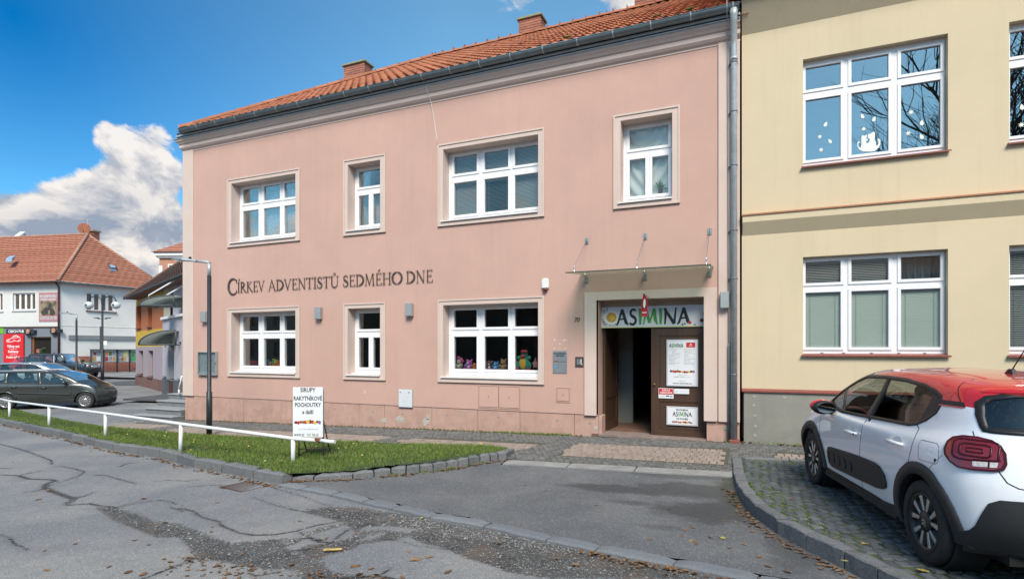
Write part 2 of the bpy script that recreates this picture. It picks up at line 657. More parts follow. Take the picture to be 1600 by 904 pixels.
    col = N.mix(N.math('MULTIPLY', N.ramp(dv, .2, 1.1, 1, 0, True), N.ramp(N.noise(P, 5, 5, .7), .42, .6, 0, .75)), col, (.05, .062, .022))
    N.l.new(col, b.inputs['Base Color'])
    N.l.new(N.math('SUBTRACT', .85, N.math('MULTIPLY', wet, .25)), b.inputs['Roughness'])
    b.inputs['Specular IOR Level'].default_value = .35
    bn = N('ShaderNodeBump', i={'Strength': .6, 'Distance': .005, 'Height': N.noise(P, 170, 3, .7)})
    N.l.new(bn.outputs[0], b.inputs['Normal'])
    MATS['drive_asphalt'] = m

    def island(name, cols, rough=.85, bs=70, bump=.5, noise_amt=.35, spec=.35, moss=0.0):
        m = bpy.data.materials.new(name)
        m.use_nodes = True
        N = NT(m.node_tree)
        b = N.n['Principled BSDF']
        g = N('ShaderNodeNewGeometry')
        P = g.outputs['Position']
        oi = N('ShaderNodeObjectInfo').outputs['Random']
        r = N.math('FRACT', N.math('ADD', g.outputs['Random Per Island'], oi))
        cr = N('ShaderNodeValToRGB', i={0: r})
        e = cr.color_ramp.elements
        e[0].color = (*cols[0], 1)
        e[1].color = (*cols[-1], 1)
        for k, c in enumerate(cols[1:-1]):
            q = e.new((k + 1) / (len(cols) - 1))
            q.color = (*c, 1)
        col = N.mix(N.ramp(N.noise(P, bs * .5, 5, .7), .35, .7, noise_amt, 0), cr.outputs[0], tuple(x * .35 for x in cols[0]))
        col = N.mix(N.ramp(N.noise(P, bs * 1.6, 2, .5), .55, .75, 0, .35), col, tuple(min(1, x * 1.9) for x in cols[-1]))
        if moss:
            col = N.mix(N.math('MULTIPLY', N.ramp(N.noise(P, 2.6, 5, .7), .52, .7), moss), col, (.07, .085, .03))
        N.l.new(col, b.inputs['Base Color'])
        b.inputs['Roughness'].default_value = rough
        b.inputs['Specular IOR Level'].default_value = spec
        bn = N('ShaderNodeBump', i={'Strength': bump, 'Distance': .006, 'Height': N.noise(P, bs, 4, .7)})
        N.l.new(bn.outputs[0], b.inputs['Normal'])
        MATS[name] = m

    island('granite_kerb', [(.15, .155, .168), (.225, .228, .235), (.19, .193, .20)], bs=70, bump=1.0, noise_amt=.6, moss=.35)
    island('granite_low', [(.15, .165, .185), (.20, .21, .225), (.17, .18, .20)], bs=90, bump=.8)
    island('parking_sett', [(.070, .078, .090), (.115, .124, .138), (.085, .093, .105), (.15, .158, .170)], bs=60, moss=.35)
    island('grey_sett', [(.12, .117, .115), (.17, .165, .160), (.10, .10, .102), (.20, .19, .18)], bs=60, moss=.25)
    island('pink_paver', [(.30, .232, .196), (.345, .275, .235), (.265, .205, .175), (.32, .27, .24)], bs=60, noise_amt=.25, moss=.1)
    island('gravel', [(.16, .155, .15), (.40, .39, .38), (.24, .235, .23), (.09, .088, .087)], bs=40)
    island('leaf_brown', [(.15, .080, .042), (.22, .12, .06), (.11, .062, .036), (.29, .18, .09), (.18, .095, .05)], rough=.75, bs=60, bump=.3, noise_amt=.4)
    island('leaf_yellow', [(.50, .36, .05), (.42, .32, .09), (.50, .40, .16), (.36, .34, .07)], rough=.7, bs=50, bump=.3, noise_amt=.3)
    island('grass_blade', [(.07, .13, .016), (.125, .22, .026), (.10, .18, .02), (.26, .27, .10), (.14, .20, .035)], rough=.6, bs=6, bump=0, noise_amt=.25)
    mat('joint_soil', (.030, .030, .022), .95, .4, 5, .5, 80, col2=(.075, .105, .02, 1))
    mat('sidewalk_bed', (.10, .094, .086), .95, .3, 12, .4, 80, col2=(.085, .09, .055, 1))
    mat('turf_soil', (.035, .055, .018), .95, .4, 9, .5, 60)
    mat('strip_concrete', (.27, .265, .26), .85, .12, 5, .4, 120, dirt=.4)
    mat('iron_grate', (.10, .055, .040), .65, .3, 30, .4, 90, metal=.5)


ground_mats()


# --- road sheet (reaches the horizon), finely gridded near the view
def axis(dense0, dense1, step, far0, far1):
    a = list(np.arange(dense0, dense1, step))
    lo, hi, s = [], [], step
    x = dense0
    while x > far0:
        s = min(s * 1.22, 60)
        x -= s
        lo.append(x)
    s = step
    x = a[-1]
    while x < far1:
        s = min(s * 1.22, 60)
        x += s
        hi.append(x)
    return np.array(lo[::-1] + a + hi)


gx = axis(-15.5, 1.6, .035, -900, 900)
gy = axis(2.9, 8.2, .03, -900, 900)
GX, GY = np.meshgrid(gx, gy, indexing='ij')
RZ = road_z(GX.ravel(), GY.ravel())
nx, ny = len(gx), len(gy)
idx = np.arange(nx * ny).reshape(nx, ny)
RF = np.stack([idx[:-1, :-1], idx[1:, :-1], idx[1:, 1:], idx[:-1, 1:]], -1).reshape(-1, 4)
P2 = np.stack([GX.ravel(), GY.ravel()], 1)


def q(pts, off=-.14):
    return [gp(px, py, off) for px, py in pts]


P1W = q([(149, 792), (181, 790), (204, 798), (242, 812), (280, 817), (305, 826), (337, 840), (365, 847), (405, 842), (440, 840), (445, 847),
         (450, 857), (465, 862), (485, 870), (505, 876), (515, 890), (555, 897), (590, 904), (470, 904), (465, 890), (415, 887), (385, 885),
         (350, 877), (310, 874), (295, 870), (300, 862), (290, 850), (277, 839), (245, 840), (210, 827), (175, 812), (164, 803)])
P2W = q([(480, 800), (477, 794), (505, 790), (555, 789), (605, 798), (660, 803), (720, 812), (850, 842), (950, 862), (1050, 880), (1130, 898), (1110, 904),
         (860, 904), (800, 896), (724, 871), (692, 856), (662, 850), (637, 838), (615, 843), (567, 849), (542, 860), (510, 867), (497, 876),
         (480, 872), (462, 858), (480, 850), (520, 846), (545, 838), (552, 826), (540, 818), (530, 812)])
P3W = q([(96, 787), (114, 774), (131, 773), (120, 779), (108, 788)])
P4W = q([(441, 840), (470, 838), (480, 830), (500, 822), (530, 816), (540, 818), (520, 824), (490, 832), (470, 842), (455, 852)])
ISL = [q(p) for p in ([(560, 829), (600, 826), (635, 830), (655, 826), (600, 820), (570, 822)], [(565, 845), (590, 838), (602, 830), (575, 833)])]
CR = [([(280, 793), (300, 796), (317, 807), (340, 812), (348, 820), (372, 830), (395, 834), (430, 833), (465, 827), (490, 819), (530, 812)], .016),
      ([(470, 830), (480, 838), (500, 845), (520, 845), (530, 835), (545, 825)], .014),
      ([(450, 850), (480, 836), (505, 843)], .012), ([(455, 858), (480, 855), (500, 850), (520, 846)], .014),
      ([(535, 899), (590, 898), (620, 904)], .018), ([(594, 896), (605, 890), (612, 884)], .010),
      ([(390, 893), (400, 897), (430, 892)], .009), ([(395, 775), (430, 786), (455, 793), (478, 797)], .008),
      ([(-20, 688), (0, 692), (40, 704), (80, 718), (81, 724)], .016), ([(-20, 731), (0, 731), (16, 731)], .02),
      ([(-20, 741), (0, 741), (28, 742), (62, 735)], .018), ([(28, 742), (45, 747), (80, 748), (88, 750)], .030),
      ([(88, 750), (72, 755), (70, 760), (80, 765), (100, 772), (112, 776)], .038), ([(40, 767), (60, 765), (75, 758), (92, 752), (103, 750)], .012),
      ([(112, 776), (131, 774), (145, 768)], .014), ([(86, 728), (97, 727), (115, 730), (132, 735), (124, 742), (103, 749)], .016),
      ([(106, 787), (140, 785), (160, 789), (181, 791)], .018), ([(181, 791), (215, 785), (250, 780), (268, 783), (276, 787)], .012),
      ([(150, 741), (165, 741), (187, 748), (212, 755)], .013), ([(245, 752), (260, 750), (282, 751)], .010), ([(287, 752), (310, 750)], .012),
      ([(0, 834), (14, 838), (22, 848), (34, 854), (45, 860)], .010), ([(218, 904), (240, 897), (258, 889), (275, 884), (300, 870)], .014),
      ([(188, 727), (198, 722), (215, 721)], .020), ([(266, 790), (285, 798)], .008), ([(300, 760), (345, 757), (349, 763)], .007),
      ([(413, 757), (440, 764), (470, 772), (520, 790)], .006), ([(600, 838), (655, 852), (700, 858)], .005)]
near = (P2[:, 0] > -22) & (P2[:, 0] < 3) & (P2[:, 1] > 2) & (P2[:, 1] < 10)
NPt = P2[near]
dcr = np.full(len(NPt), 9.0)
wcr = np.full(len(NPt), 0.0)
for pts, w in CR:
    d_ = seg_dist(NPt, q(pts))
    better = (d_ - w) < (dcr - wcr)
    dcr = np.where(better, d_, dcr)
    wcr = np.where(better, w, wcr)
dpt = np.full(len(NPt), -9.0)
for pl in (P1W, P2W, P3W, P4W):
    dpt = np.maximum(dpt, sdist(NPt, pl))
for pl in ISL:
    dpt = np.minimum(dpt, -sdist(NPt, pl))
A_c = np.full(len(P2), 9.0)
A_w = np.zeros(len(P2))
A_p = np.full(len(P2), -9.0)
A_c[near], A_w[near], A_p[near] = dcr, wcr, dpt
RZ = RZ - np.clip((A_p + .03) / .12, 0, 1) * .014 - np.clip(1 - (A_c - A_w) / .03, 0, 1) * (A_c < 8) * .008
road = struct(npmesh('road', np.column_stack([P2, RZ]), RF, 'road_asphalt'))
for nme, arr in (('dcrack', A_c), ('wcrack', A_w), ('dpatch', A_p)):
    at = road.data.attributes.new(nme, 'FLOAT', 'POINT')
    at.data.foreach_set('value', arr.astype(np.float32))


# --- loose chippings on the broken strips
def stones(name, pts, sizes, m, parent=None, z=None):
    base = np.array([(1, 0, 0), (-.4, .9, 0), (-.6, -.8, .1), (.2, .1, .8), (0, 0, -.4), (.5, -.7, .3)])
    fc = np.array([(0, 1, 3), (1, 2, 3), (2, 5, 3), (5, 0, 3), (1, 0, 4), (2, 1, 4), (5, 2, 4), (0, 5, 4)])
    n = len(pts)
    V = np.zeros((n, 6, 3))
    ang = rng.uniform(0, 2 * PI, n)
    for k in range(6):
        bx = base[k][None] * (1 + rng.uniform(-.35, .35, (n, 3)))
        V[:, k, 0] = (bx[:, 0] * np.cos(ang) - bx[:, 1] * np.sin(ang)) * sizes
        V[:, k, 1] = (bx[:, 0] * np.sin(ang) + bx[:, 1] * np.cos(ang)) * sizes
        V[:, k, 2] = bx[:, 2] * sizes * .8
    V += np.column_stack([pts, z])[:, None, :]
    Fc = (fc[None] + (np.arange(n) * 6)[:, None, None]).reshape(-1, 3)
    return npmesh(name, V.reshape(-1, 3), Fc, m, False, parent)


def scatter(poly, n, pad=0.0):
    A = np.array(poly)
    lo, hi = A.min(0), A.max(0)
    P = rng.uniform(lo, hi, (n * 4, 2))
    s = sdist(P, poly)
    return P[s > pad][:n]


sp = np.vstack([scatter(P2W, 2600, .02), scatter(P1W, 900, .02), scatter(P4W, 300, 0),
                scatter(q([(600, 800), (700, 812), (800, 832), (900, 852), (930, 866), (850, 862), (760, 845), (690, 838), (640, 825)]), 1700)])
sz = rng.uniform(.003, .009, len(sp)) * np.where(rng.random(len(sp)) < .12, 1.9, 1)
o = stones('gravel', sp, sz, 'gravel', None, road_z(sp[:, 0], sp[:, 1]) - .008)
stuff(o)
tag(o, 'loose grey stone chippings strewn over the broken road surface', 'gravel')


# --- sheets following the terrain
def gridsheet(name, poly, zf, m, step=.08, parent=None):
    A = np.array(poly)
    (x0, y0), (x1, y1) = A.min(0) - step, A.max(0) + step
    xs, ys = flatgrid(x0, x1, y0, y1, step)
    X, Y = np.meshgrid(xs, ys, indexing='ij')
    Pp = np.stack([X.ravel(), Y.ravel()], 1)
    # snap border vertices onto the outline
    s = sdist(Pp, poly)
    keep = s > -step * .72
    Vn = Pp.copy()
    outv = (s < 0) & keep
    Vn[outv] = nearest_on(Pp[outv], poly)
    ids = np.arange(len(Pp)).reshape(len(xs), len(ys))
    Fq = np.stack([ids[:-1, :-1], ids[1:, :-1], ids[1:, 1:], ids[:-1, 1:]], -1).reshape(-1, 4)
    Fq = Fq[keep[Fq].all(1)]
    used = np.unique(Fq)
    remap = np.full(len(Pp), -1)
    remap[used] = np.arange(len(used))
    Vn = Vn[used]
    return npmesh(name, np.column_stack([Vn, zf(Vn[:, 0], Vn[:, 1])]), remap[Fq], m, True, parent)


def nearest_on(P, poly):
    A = np.array(poly)
    best = np.full(len(P), 1e9)
    out = P.copy()
    for i in range(len(A)):
        a, b = A[i - 1], A[i]
        ab = b - a
        t = np.clip(((P - a) @ ab) / max(1e-9, ab @ ab), 0, 1)
        pt = a + t[:, None] * ab
        d_ = np.hypot(*(P - pt).T)
        mk = d_ < best
        best[mk] = d_[mk]
        out[mk] = pt[mk]
    return out


gi = lambda X: np.interp(X, XS, ZS)
SW_POLY = [(-16.2, 9.25)] + [(x, y - .04) for x, y in GB if x > -15.4] + [(-3.5, 8.0), (-.15, 8.05), (-.1, 8.98), (4.5, 9.75), (4.5, 10.9), (-16.2, 10.9)]
sidewalk = struct(gridsheet('sidewalk', SW_POLY, lambda X, Y: gi(X) - .012, 'sidewalk_bed', .15))
DRV = [LOW[0], (-5.9, 6.12)] + K2B[2:] + [(-3.45, 7.72), (-.15, 7.82)] + [(x + .05, y) for x, y in PKO[1:10]] + LOW[::-1][2:-1]


def drive_z(X, Y):
    return gi(X) - np.interp(Y, [5.0, 6.7, 7.8], [.115, .105, .03]) + .004 * np.sin(X * 2.1 + Y * 1.7)


driveway = struct(gridsheet('driveway', DRV, drive_z, 'drive_asphalt', .06))
GRASS = [(x, y + .08) for x, y in K1] + [(x, y + .1) for x, y in K2B[1:]] + GB[::-1]


def grass_z(X, Y):
    d_ = np.hypot((X + 3.9) / 1.6, (Y - 8.1) / 1.1)
    return gi(X) + .012 + .07 * np.exp(-d_ * d_) - .05 * np.exp(-(((X + 5.4) / .5) ** 2 + ((Y - 6.2) / .35) ** 2))


lawn = struct(gridsheet('lawn', GRASS, grass_z, 'turf_soil', .12))
PARK = [(x + .07, y) for x, y in PKO] + [(5.5, 2.6), (5.5, 9.9), (-.04, 8.95)]
parking = struct(gridsheet('parking_bay', PARK, lambda X, Y: gi(X) + .003 + .0 * Y, 'joint_soil', .15))


# --- setts
def frusta(cx, cy, sx, sy, ang, ztop, h, tilt=.006, inset=.010):
    """arrays -> vertices/faces of stone blocks with worn top edges"""
    n = len(cx)
    V = np.zeros((n, 12, 3))
    k = 0
    jit = lambda a: rng.uniform(-a, a, n)
    tz = jit(.004)
    for lvl, (fx, dzv) in enumerate(((1.0, -h), (1.0, -.010), (None, 0.0))):
        for (ux, uy) in ((-1, -1), (1, -1), (1, 1), (-1, 1)):
            hx = sx / 2 - (inset if fx is None else 0)
            hy = sy / 2 - (inset if fx is None else 0)
            lx = ux * hx + jit(.004)
            ly = uy * hy + jit(.004)
            V[:, k, 0] = cx + lx * np.cos(ang) - ly * np.sin(ang)
            V[:, k, 1] = cy + lx * np.sin(ang) + ly * np.cos(ang)
            V[:, k, 2] = ztop + tz + dzv + (jit(tilt) if lvl else 0)
            k += 1
    fc = []
    for l in (0, 4):
        for i in range(4):
            j = (i + 1) % 4
            fc.append((l + i, l + j, l + 4 + j, l + 4 + i))
    fc.append((8, 9, 10, 11))
    return V, np.array(fc)


def sett_field(poly_ok, x0, x1, y0, y1, sx, sy, ang, gap, jitter=.12):
    c, s_ = math.cos(ang), math.sin(ang)
    pts = []
    rows = int((y1 - y0) / (sy + gap))
    for r_ in range(rows):
        cols = int((x1 - x0) / (sx + gap))
        for c_ in range(cols):
            u = x0 + (c_ + (r_ % 2) * .5) * (sx + gap) + random.uniform(-1, 1) * jitter * sx * .3
            v = y0 + r_ * (sy + gap) + random.uniform(-1, 1) * jitter * sy * .15
            pts.append((u * c - v * s_, u * s_ + v * c))
    P = np.array(pts)
    return P[poly_ok(P)]


PINKS = [[(-2.80, 8.44), (-.25, 8.50), (-.22, 9.93), (-2.84, 9.74)],
         [(-5.75, 8.62), (-3.74, 8.30), (-3.30, 9.68), (-5.95, 9.68), (-6.3, 9.0)],
         [(-12.6, 8.4), (-6.9, 8.4), (-6.55, 9.68), (-12.9, 9.68)],
         [(-15.9, 9.15), (-13.5, 8.75), (-13.4, 9.68), (-15.9, 9.9)],
         [(.40, 9.2), (3.6, 9.75), (3.6, 9.98), (.42, 9.98)]]


def okgrey(P):
    r = sdist(P, SW_POLY) > .03
    for pk in PINKS:
        r &= ~(sdist(P, pk) > -.01)
    return r & (P[:, 1] < D - .04)


P = sett_field(okgrey, -16.5, 4.6, 7.9, 10.7, .088, .088, 0, .012)
V, fc = frusta(P[:, 0], P[:, 1], np.full(len(P), .088) + rng.uniform(-.008, .004, len(P)), np.full(len(P), .088), rng.uniform(-.06, .06, len(P)), gi(P[:, 0]) + .002, .03)
stuff(npmesh('grey_sett', V.reshape(-1, 3), (fc[None] + (np.arange(len(P)) * 12)[:, None, None]).reshape(-1, 4), 'grey_sett', False, sidewalk))
for pk in PINKS:
    A = np.array(pk)
    P = sett_field(lambda P_: (sdist(P_, pk) > .03) & (sdist(P_, SW_POLY) > .03), A[:, 0].min(), A[:, 0].max(), A[:, 1].min(), A[:, 1].max(), .093, .19, 0, .009, .04)
    if not len(P):
        continue
    V, fc = frusta(P[:, 0], P[:, 1], np.full(len(P), .093), np.full(len(P), .19), rng.uniform(-.02, .02, len(P)), gi(P[:, 0]) + .003, .03, .002, .006)
    stuff(npmesh('pink_paver', V.reshape(-1, 3), (fc[None] + (np.arange(len(P)) * 12)[:, None, None]).reshape(-1, 4), 'pink_paver', False, sidewalk))

# parking setts: the 300 that show largest as single stones, the rest joined
ang = TH
P = sett_field(lambda P_: (sdist(P_, PARK) > .07), -1.5, 10, -2.5, 10.5, .092, .108, ang, .019, .5)
Zc = -P[:, 0] * ST + P[:, 1] * CT
Xc = P[:, 0] * CT + P[:, 1] * ST
vis = (Xc / Zc * F + 800 < 1610) & (EYE / Zc * F + HOR < 915) & (Zc > 2)
# stones under the car hide: rank them last
hid = (P[:, 0] > 1.25 - (P[:, 1] - 5.17) * .2) & (P[:, 1] > 4.2)
rank = np.where(vis & ~hid, 1.0 / Zc, 0)
order = np.argsort(-rank)
big, rest = order[:300], order[300:]
for k in range(1):
    V, fc = frusta(P[rest, 0], P[rest, 1], rng.uniform(.078, .098, len(rest)), rng.uniform(.095, .114, len(rest)), ang + rng.uniform(-.05, .05, len(rest)), gi(P[rest, 0]) + .014, .05)
    stuff(npmesh('sett', V.reshape(-1, 3), (fc[None] + (np.arange(len(rest)) * 12)[:, None, None]).reshape(-1, 4), 'parking_sett', False, parking))
protos = []
for k in range(16):
    V, fc = frusta(np.zeros(1), np.zeros(1), rng.uniform(.078, .098, 1), rng.uniform(.095, .114, 1), np.zeros(1), np.zeros(1), .05)
    ob = npmesh('sett', V.reshape(-1, 3), fc, 'parking_sett', False, parking)
    protos.append(ob.data)
    bpy.data.objects.remove(ob)
for k, i in enumerate(big):
    so = put('sett', protos[k % 16], parking, loc=(P[i, 0], P[i, 1], G(P[i, 0]) + .014))
    so.rotation_euler = (0, 0, ang + random.uniform(-.05, .05) + (PI if random.random() < .5 else 0))


# --- kerb stones
def stone_between(a, b, w, zt0, zt1, zb, parent, m, name='kerb_stone', rough=.006, bev=.012):
    """block from a to b (front edge, xy); w extends to the left of a->b; tops zt0/zt1"""
    a, b = Vector((*a, 0)), Vector((*b, 0))
    L = (b - a).length
    ux = (b - a) / L
    uy = Vector((-ux.y, ux.x, 0))
    bm = bmesh.new()
    nxx, nyy, nzz = max(2, int(L / .09)), 2, 2
    bmesh.ops.create_cube(bm, size=1.0)
    es = [e for e in bm.edges if abs((e.verts[0].co - e.verts[1].co).x) > .5]
    bmesh.ops.subdivide_edges(bm, edges=es, cuts=nxx - 1, use_grid_fill=True)
    es = [e for e in bm.edges if abs((e.verts[0].co - e.verts[1].co).z) > .5]
    bmesh.ops.subdivide_edges(bm, edges=es, cuts=1, use_grid_fill=True)
    g = .009
    mid = (a + b) / 2
    for v in bm.verts:
        x, y, z = v.co.x + .5, v.co.y + .5, v.co.z + .5
        end = 1 - min(1, min(x, 1 - x) * L / .05)
        px_ = g + x * (L - 2 * g)
        py_ = y * w
        pz = (zb if z < .25 else (zt0 + (zt1 - zt0) * x - (bev if z < .75 else 0)))
        if z > .75:
            py_ = bev + y * (w - 2 * bev)
            pz -= end * bev * .7
        p = a + ux * px_ + uy * py_ + Vector((0, 0, pz))
        if z > .25:
            nv = noise.noise_vector(p * 9.0)
            p += nv * rough
        v.co = p - Vector((mid.x, mid.y, 0))
    bmesh.ops.recalc_face_normals(bm, faces=bm.faces)
    me = bpy.data.meshes.new(name)
    bm.to_mesh(me)
    bm.free()
    me.materials.append(MATS[m])
    return put(name, me, parent, loc=(mid.x, mid.y, 0))


def kerb_line(pts, step, w, zt, zb, parent, m, jit=.25, **kw):
    """pts polyline; split into stones of about step"""
    pts = [Vector((*p, 0)) for p in pts]
    cum = [0]
    for a, b in zip(pts[:-1], pts[1:]):
        cum.append(cum[-1] + (b - a).length)

    def at(s_):
        return Vector((float(np.interp(s_, cum, [p.x for p in pts])), float(np.interp(s_, cum, [p.y for p in pts])), 0))
    s0 = 0
    while s0 < cum[-1] - .05:
        s1 = min(cum[-1], s0 + step * random.uniform(1 - jit, 1 + jit))
        if cum[-1] - s1 < step * .4:
            s1 = cum[-1]
        a, b = at(s0), at(s1)
        stone_between(a.xy, b.xy, w, zt(a.x, a.y, s0 / cum[-1]), zt(b.x, b.y, s1 / cum[-1]), zb(a.x), parent, m, **kw)
        s0 = s1


def kroot(name):
    o = bpy.data.objects.new(name, None)
    C.objects.link(o)
    return struct(o)


r_ = random.random
kerb_line(K1, .82, .17, lambda x, y, t: G(x) + .012 + random.uniform(-.006, .01), lambda x: G(x) - .2, kroot('lawn_kerb'), 'granite_kerb', rough=.010, bev=.018)
kk = kroot('driveway_kerb')
jp = [447, 490, 551, 584, 610.6, 634, 655.6, 677, 698, 715.6, 732.5, 750, 766, 778, 791.6]
K2X = [p for p in [447, 500, 551, 610, 667, 714, 749, 791]]
for a_, b_ in zip(jp[:-1], jp[1:]):
    pa = [float(np.interp(a_, K2X, [p[k] for p in K2B])) for k in (0, 1)]
    pb = [float(np.interp(b_, K2X, [p[k] for p in K2B])) for k in (0, 1)]
    ha, hb = float(np.interp(a_, K2X, K2H)), float(np.interp(b_, K2X, K2H))
    j = random.uniform(-.006, .008)
    stone_between(pa, pb, .14, G(pa[0]) + ha + j, G(pb[0]) + hb + j, G(pa[0]) - .2, kk, 'granite_kerb', rough=.012, bev=.02)
# the granite edge turns the corner to the pavement
stone_between(K2B[-1], (K2B[-1][0] - .03, K2B[-1][1] + .42), .15, G(-3.5) + .10, G(-3.5) + .09, G(-3.5) - .2, kk, 'granite_kerb', rough=.012, bev=.02)
kerb_line([(x + .02, y - .15) for x, y in LOW], .62, .15, lambda x, y, t: G(x) - .098 + random.uniform(-.004, .004), lambda x: G(x) - .25, kroot('dropped_kerb'), 'granite_low', rough=.008, bev=.022)
kerb_line(PKO, .42, .13, lambda x, y, t: G(x) + .03 + random.uniform(-.006, .006), lambda x: G(x) - .25, kroot('parking_kerb'), 'granite_kerb', rough=.011, bev=.012)
kerb_line([(-.02, 8.93), (.79, 9.05), (2.2, 9.3), (4.5, 9.7)], .5, .09, lambda x, y, t: G(x) + .035, lambda x: G(x) - .1, kroot('bay_kerb'), 'granite_kerb', rough=.006, bev=.012)
kerb_line([(-3.42, 7.70), (-.15, 7.80)], 1.0, .27, lambda x, y, t: G(x) - .008, lambda x: G(x) - .15, kroot('concrete_strip'), 'strip_concrete', jit=.05, rough=.002, bev=.006)

# --- drain grate in the road
dg_ = [gp(*p, -.14) for p in [(349, 762), (385, 768), (413, 757), (378, 753)]]
t = thing('drain_grate', 'rusty iron storm drain grate set in the road near the lawn kerb', 'drain', (-6.47, 5.67, G(-6.47) - .14), R(-9))
b_ = MB()
b_.box(-.27, .27, -.21, -.18, -.03, .008).box(-.27, .27, .18, .21, -.03, .008).box(-.27, -.24, -.18, .18, -.03, .008).box(.24, .27, -.18, .18, -.03, .008)
b_.build('frame', 'iron_grate', t, .003)
MB().box(-.24, .24, -.18, .18, -.12, -.028).build('sump', mat('black_void', (.008, .008, .008), .9, 0), t)
bb = MB().box(-.012, .012, -.18, .18, -.025, .006).build('bar', 'iron_grate', t, .003)
bb.location = (-.2, 0, 0)
for k in range(1, 9):
    put('bar', bb.data, t, loc=(-.2 + .05 * k, 0, 0))


# --- grass blades
def blades(name, pts, z, hmin, hmax, wid, m, parent=None):
    n = len(pts)
    h = rng.uniform(hmin, hmax, n)
    a = rng.uniform(0, 2 * PI, n)
    ln = rng.uniform(.1, .75, n) * h
    la = rng.uniform(0, 2 * PI, n)
    w = wid * rng.uniform(.6, 1.2, n)
    V = np.zeros((n, 5, 3))
    dx, dy = np.cos(a) * w / 2, np.sin(a) * w / 2
    for k, (t_, s_) in enumerate(((0, -1), (0, 1), (.55, .8), (.55, -.8), (1, 0))):
        V[:, k, 0] = pts[:, 0] + dx * s_ + np.cos(la) * ln * t_ ** 1.8
        V[:, k, 1] = pts[:, 1] + dy * s_ + np.sin(la) * ln * t_ ** 1.8
        V[:, k, 2] = z + h * t_ - ln * .3 * t_
    fc = np.array([(0, 1, 2), (0, 2, 3), (3, 2, 4)])
    return npmesh(name, V.reshape(-1, 3), (fc[None] + (np.arange(n) * 5)[:, None, None]).reshape(-1, 3), m, False, parent)


allp = []
for (x0, x1, dens_) in ((-16, -3.3, 3600), (-27, -16, 1500)):
    A = rng.uniform((x0, 5.2), (x1, 12.4), (int((x1 - x0) * 7.2 * dens_), 2))
    # cheap prefilter
    lo = np.interp(A[:, 0], *zip(*sorted(K1 + [(-5.4, 6.3), (-3.6, 8.0)]))) + .05
    hi = np.interp(A[:, 0], *zip(*sorted(GB)))
    A = A[(A[:, 1] > lo) & (A[:, 1] < hi)]
    A = A[sdist(A, GRASS) > .01]
    allp.append(A)
A = np.vstack(allp)
gn = np.array([noise.noise(Vector((p[0] * .9, p[1] * 1.5, 5))) + .5 * noise.noise(Vector((p[0] * 4, p[1] * 4, 1))) for p in A])
A = A[rng.uniform(0, 1, len(A)) < np.clip(1.0 + gn * 1.3, .22, 1)]
o = blades('grass', A, grass_z(A[:, 0], A[:, 1]) - .005, .022, .075, .007, 'grass_blade')
stuff(o)
tag(o, 'short green lawn grass between the kerb stones and the pavement', 'grass')
# weeds along the wall foot, kerb joints and sett joints
wp = []
for (x0, x1, y0, y1, n, k) in ((-4.9, -3.2, D - .16, D - .05, 900, 1), (-7, -5.0, D - .09, D - .05, 250, 1), (-.35, -.1, D - .14, D - .04, 150, 1),
                               (-14, -7, D - .08, D - .05, 300, 1), (.1, 2.5, D - .1, D - .05, 160, 1)):
    wp.append(rng.uniform((x0, y0), (x1, y1), (n, 2)))
for (px, py, n) in ((586, 741, 50), (660, 739, 60), (678, 736, 160), (730, 731, 60), (444, 747, 120), (700, 735, 120), (612, 742, 40), (747, 728, 70)):
    x, y = gp(px, py, -.1)
    wp.append(rng.normal((x, y - .02), (.07, .02), (n, 2)))
wp = np.vstack(wp)
o = blades('weeds', wp, np.where(wp[:, 1] > 9, gi(wp[:, 0]), drive_z(wp[:, 0], wp[:, 1])) - .004, .02, .075, .010, 'grass_blade')
stuff(o)
tag(o, 'small green weeds rooted along the foot of the pink wall and in kerb joints', 'weeds')
Pm = scatter([p for p in PARK if p[1] > 4.3] + [(3.4, 4.3), (1.2, 4.3)], 42000, .05)
sn = np.array([noise.noise(Vector((p[0] * 1.6, p[1] * 1.6, 3))) for p in Pm])
Pm = Pm[sn > -.12][:30000]
o = blades('joint_moss', Pm, gi(Pm[:, 0]) + .002, .006, .020, .010, 'grass_blade', parking)
stuff(o)


# --- fallen leaves
def leaf_mesh(k, maple=False):
    bm_ = MB()
    n = 11 if maple else 8
    pts = [(0, 0, .004)]
    for i in range(n):
        a = 2 * PI * i / n
        rr = (1.0 if i % 2 == 0 else .48) if maple else (.75 + .25 * math.cos(a) ** 2) * (1 if i % 2 == 0 else .85)
        rr *= random.uniform(.8, 1.1)
        curl = random.uniform(-.15, .5)
        pts.append((math.cos(a) * rr * .5, math.sin(a) * rr * (.5 if maple else .36), .05 + .28 * curl * rr))
    bm_.add(pts, [(0, i + 1, (i + 1) % n + 1) for i in range(n)], 0, True)
    o_ = bm_.build('fallen_leaf', 'leaf_brown' if not maple else 'leaf_yellow')
    me = o_.data
    bpy.data.objects.remove(o_)
    return me


LV = [leaf_mesh(k) for k in range(5)]
LY = [leaf_mesh(k, True) for k in range(5)]


def surf(px, py):
    """which surface lies under that point of the ground"""
    x, y = gp(px, py, -.12)
    Pq = np.array([(x, y)])
    if sdist(Pq, DRV)[0] > 0:
        return x, y, float(drive_z(np.array([x]), np.array([y]))[0])
    return x, y, float(road_z(np.array([x]), np.array([y]))[0])


def put_leaf(x, y, z, s_, yellow, label, group):
    o_ = bpy.data.objects.new('fallen_leaf', random.choice(LY if yellow else LV))
    C.objects.link(o_)
    o_.location = (x, y, z + .003)
    o_.rotation_euler = (random.uniform(-.15, .15), random.uniform(-.15, .15), random.uniform(0, 6.28))
    o_.scale = (s_, s_, s_ * .7)
    tag(o_, label, 'leaf', group)
    return o_


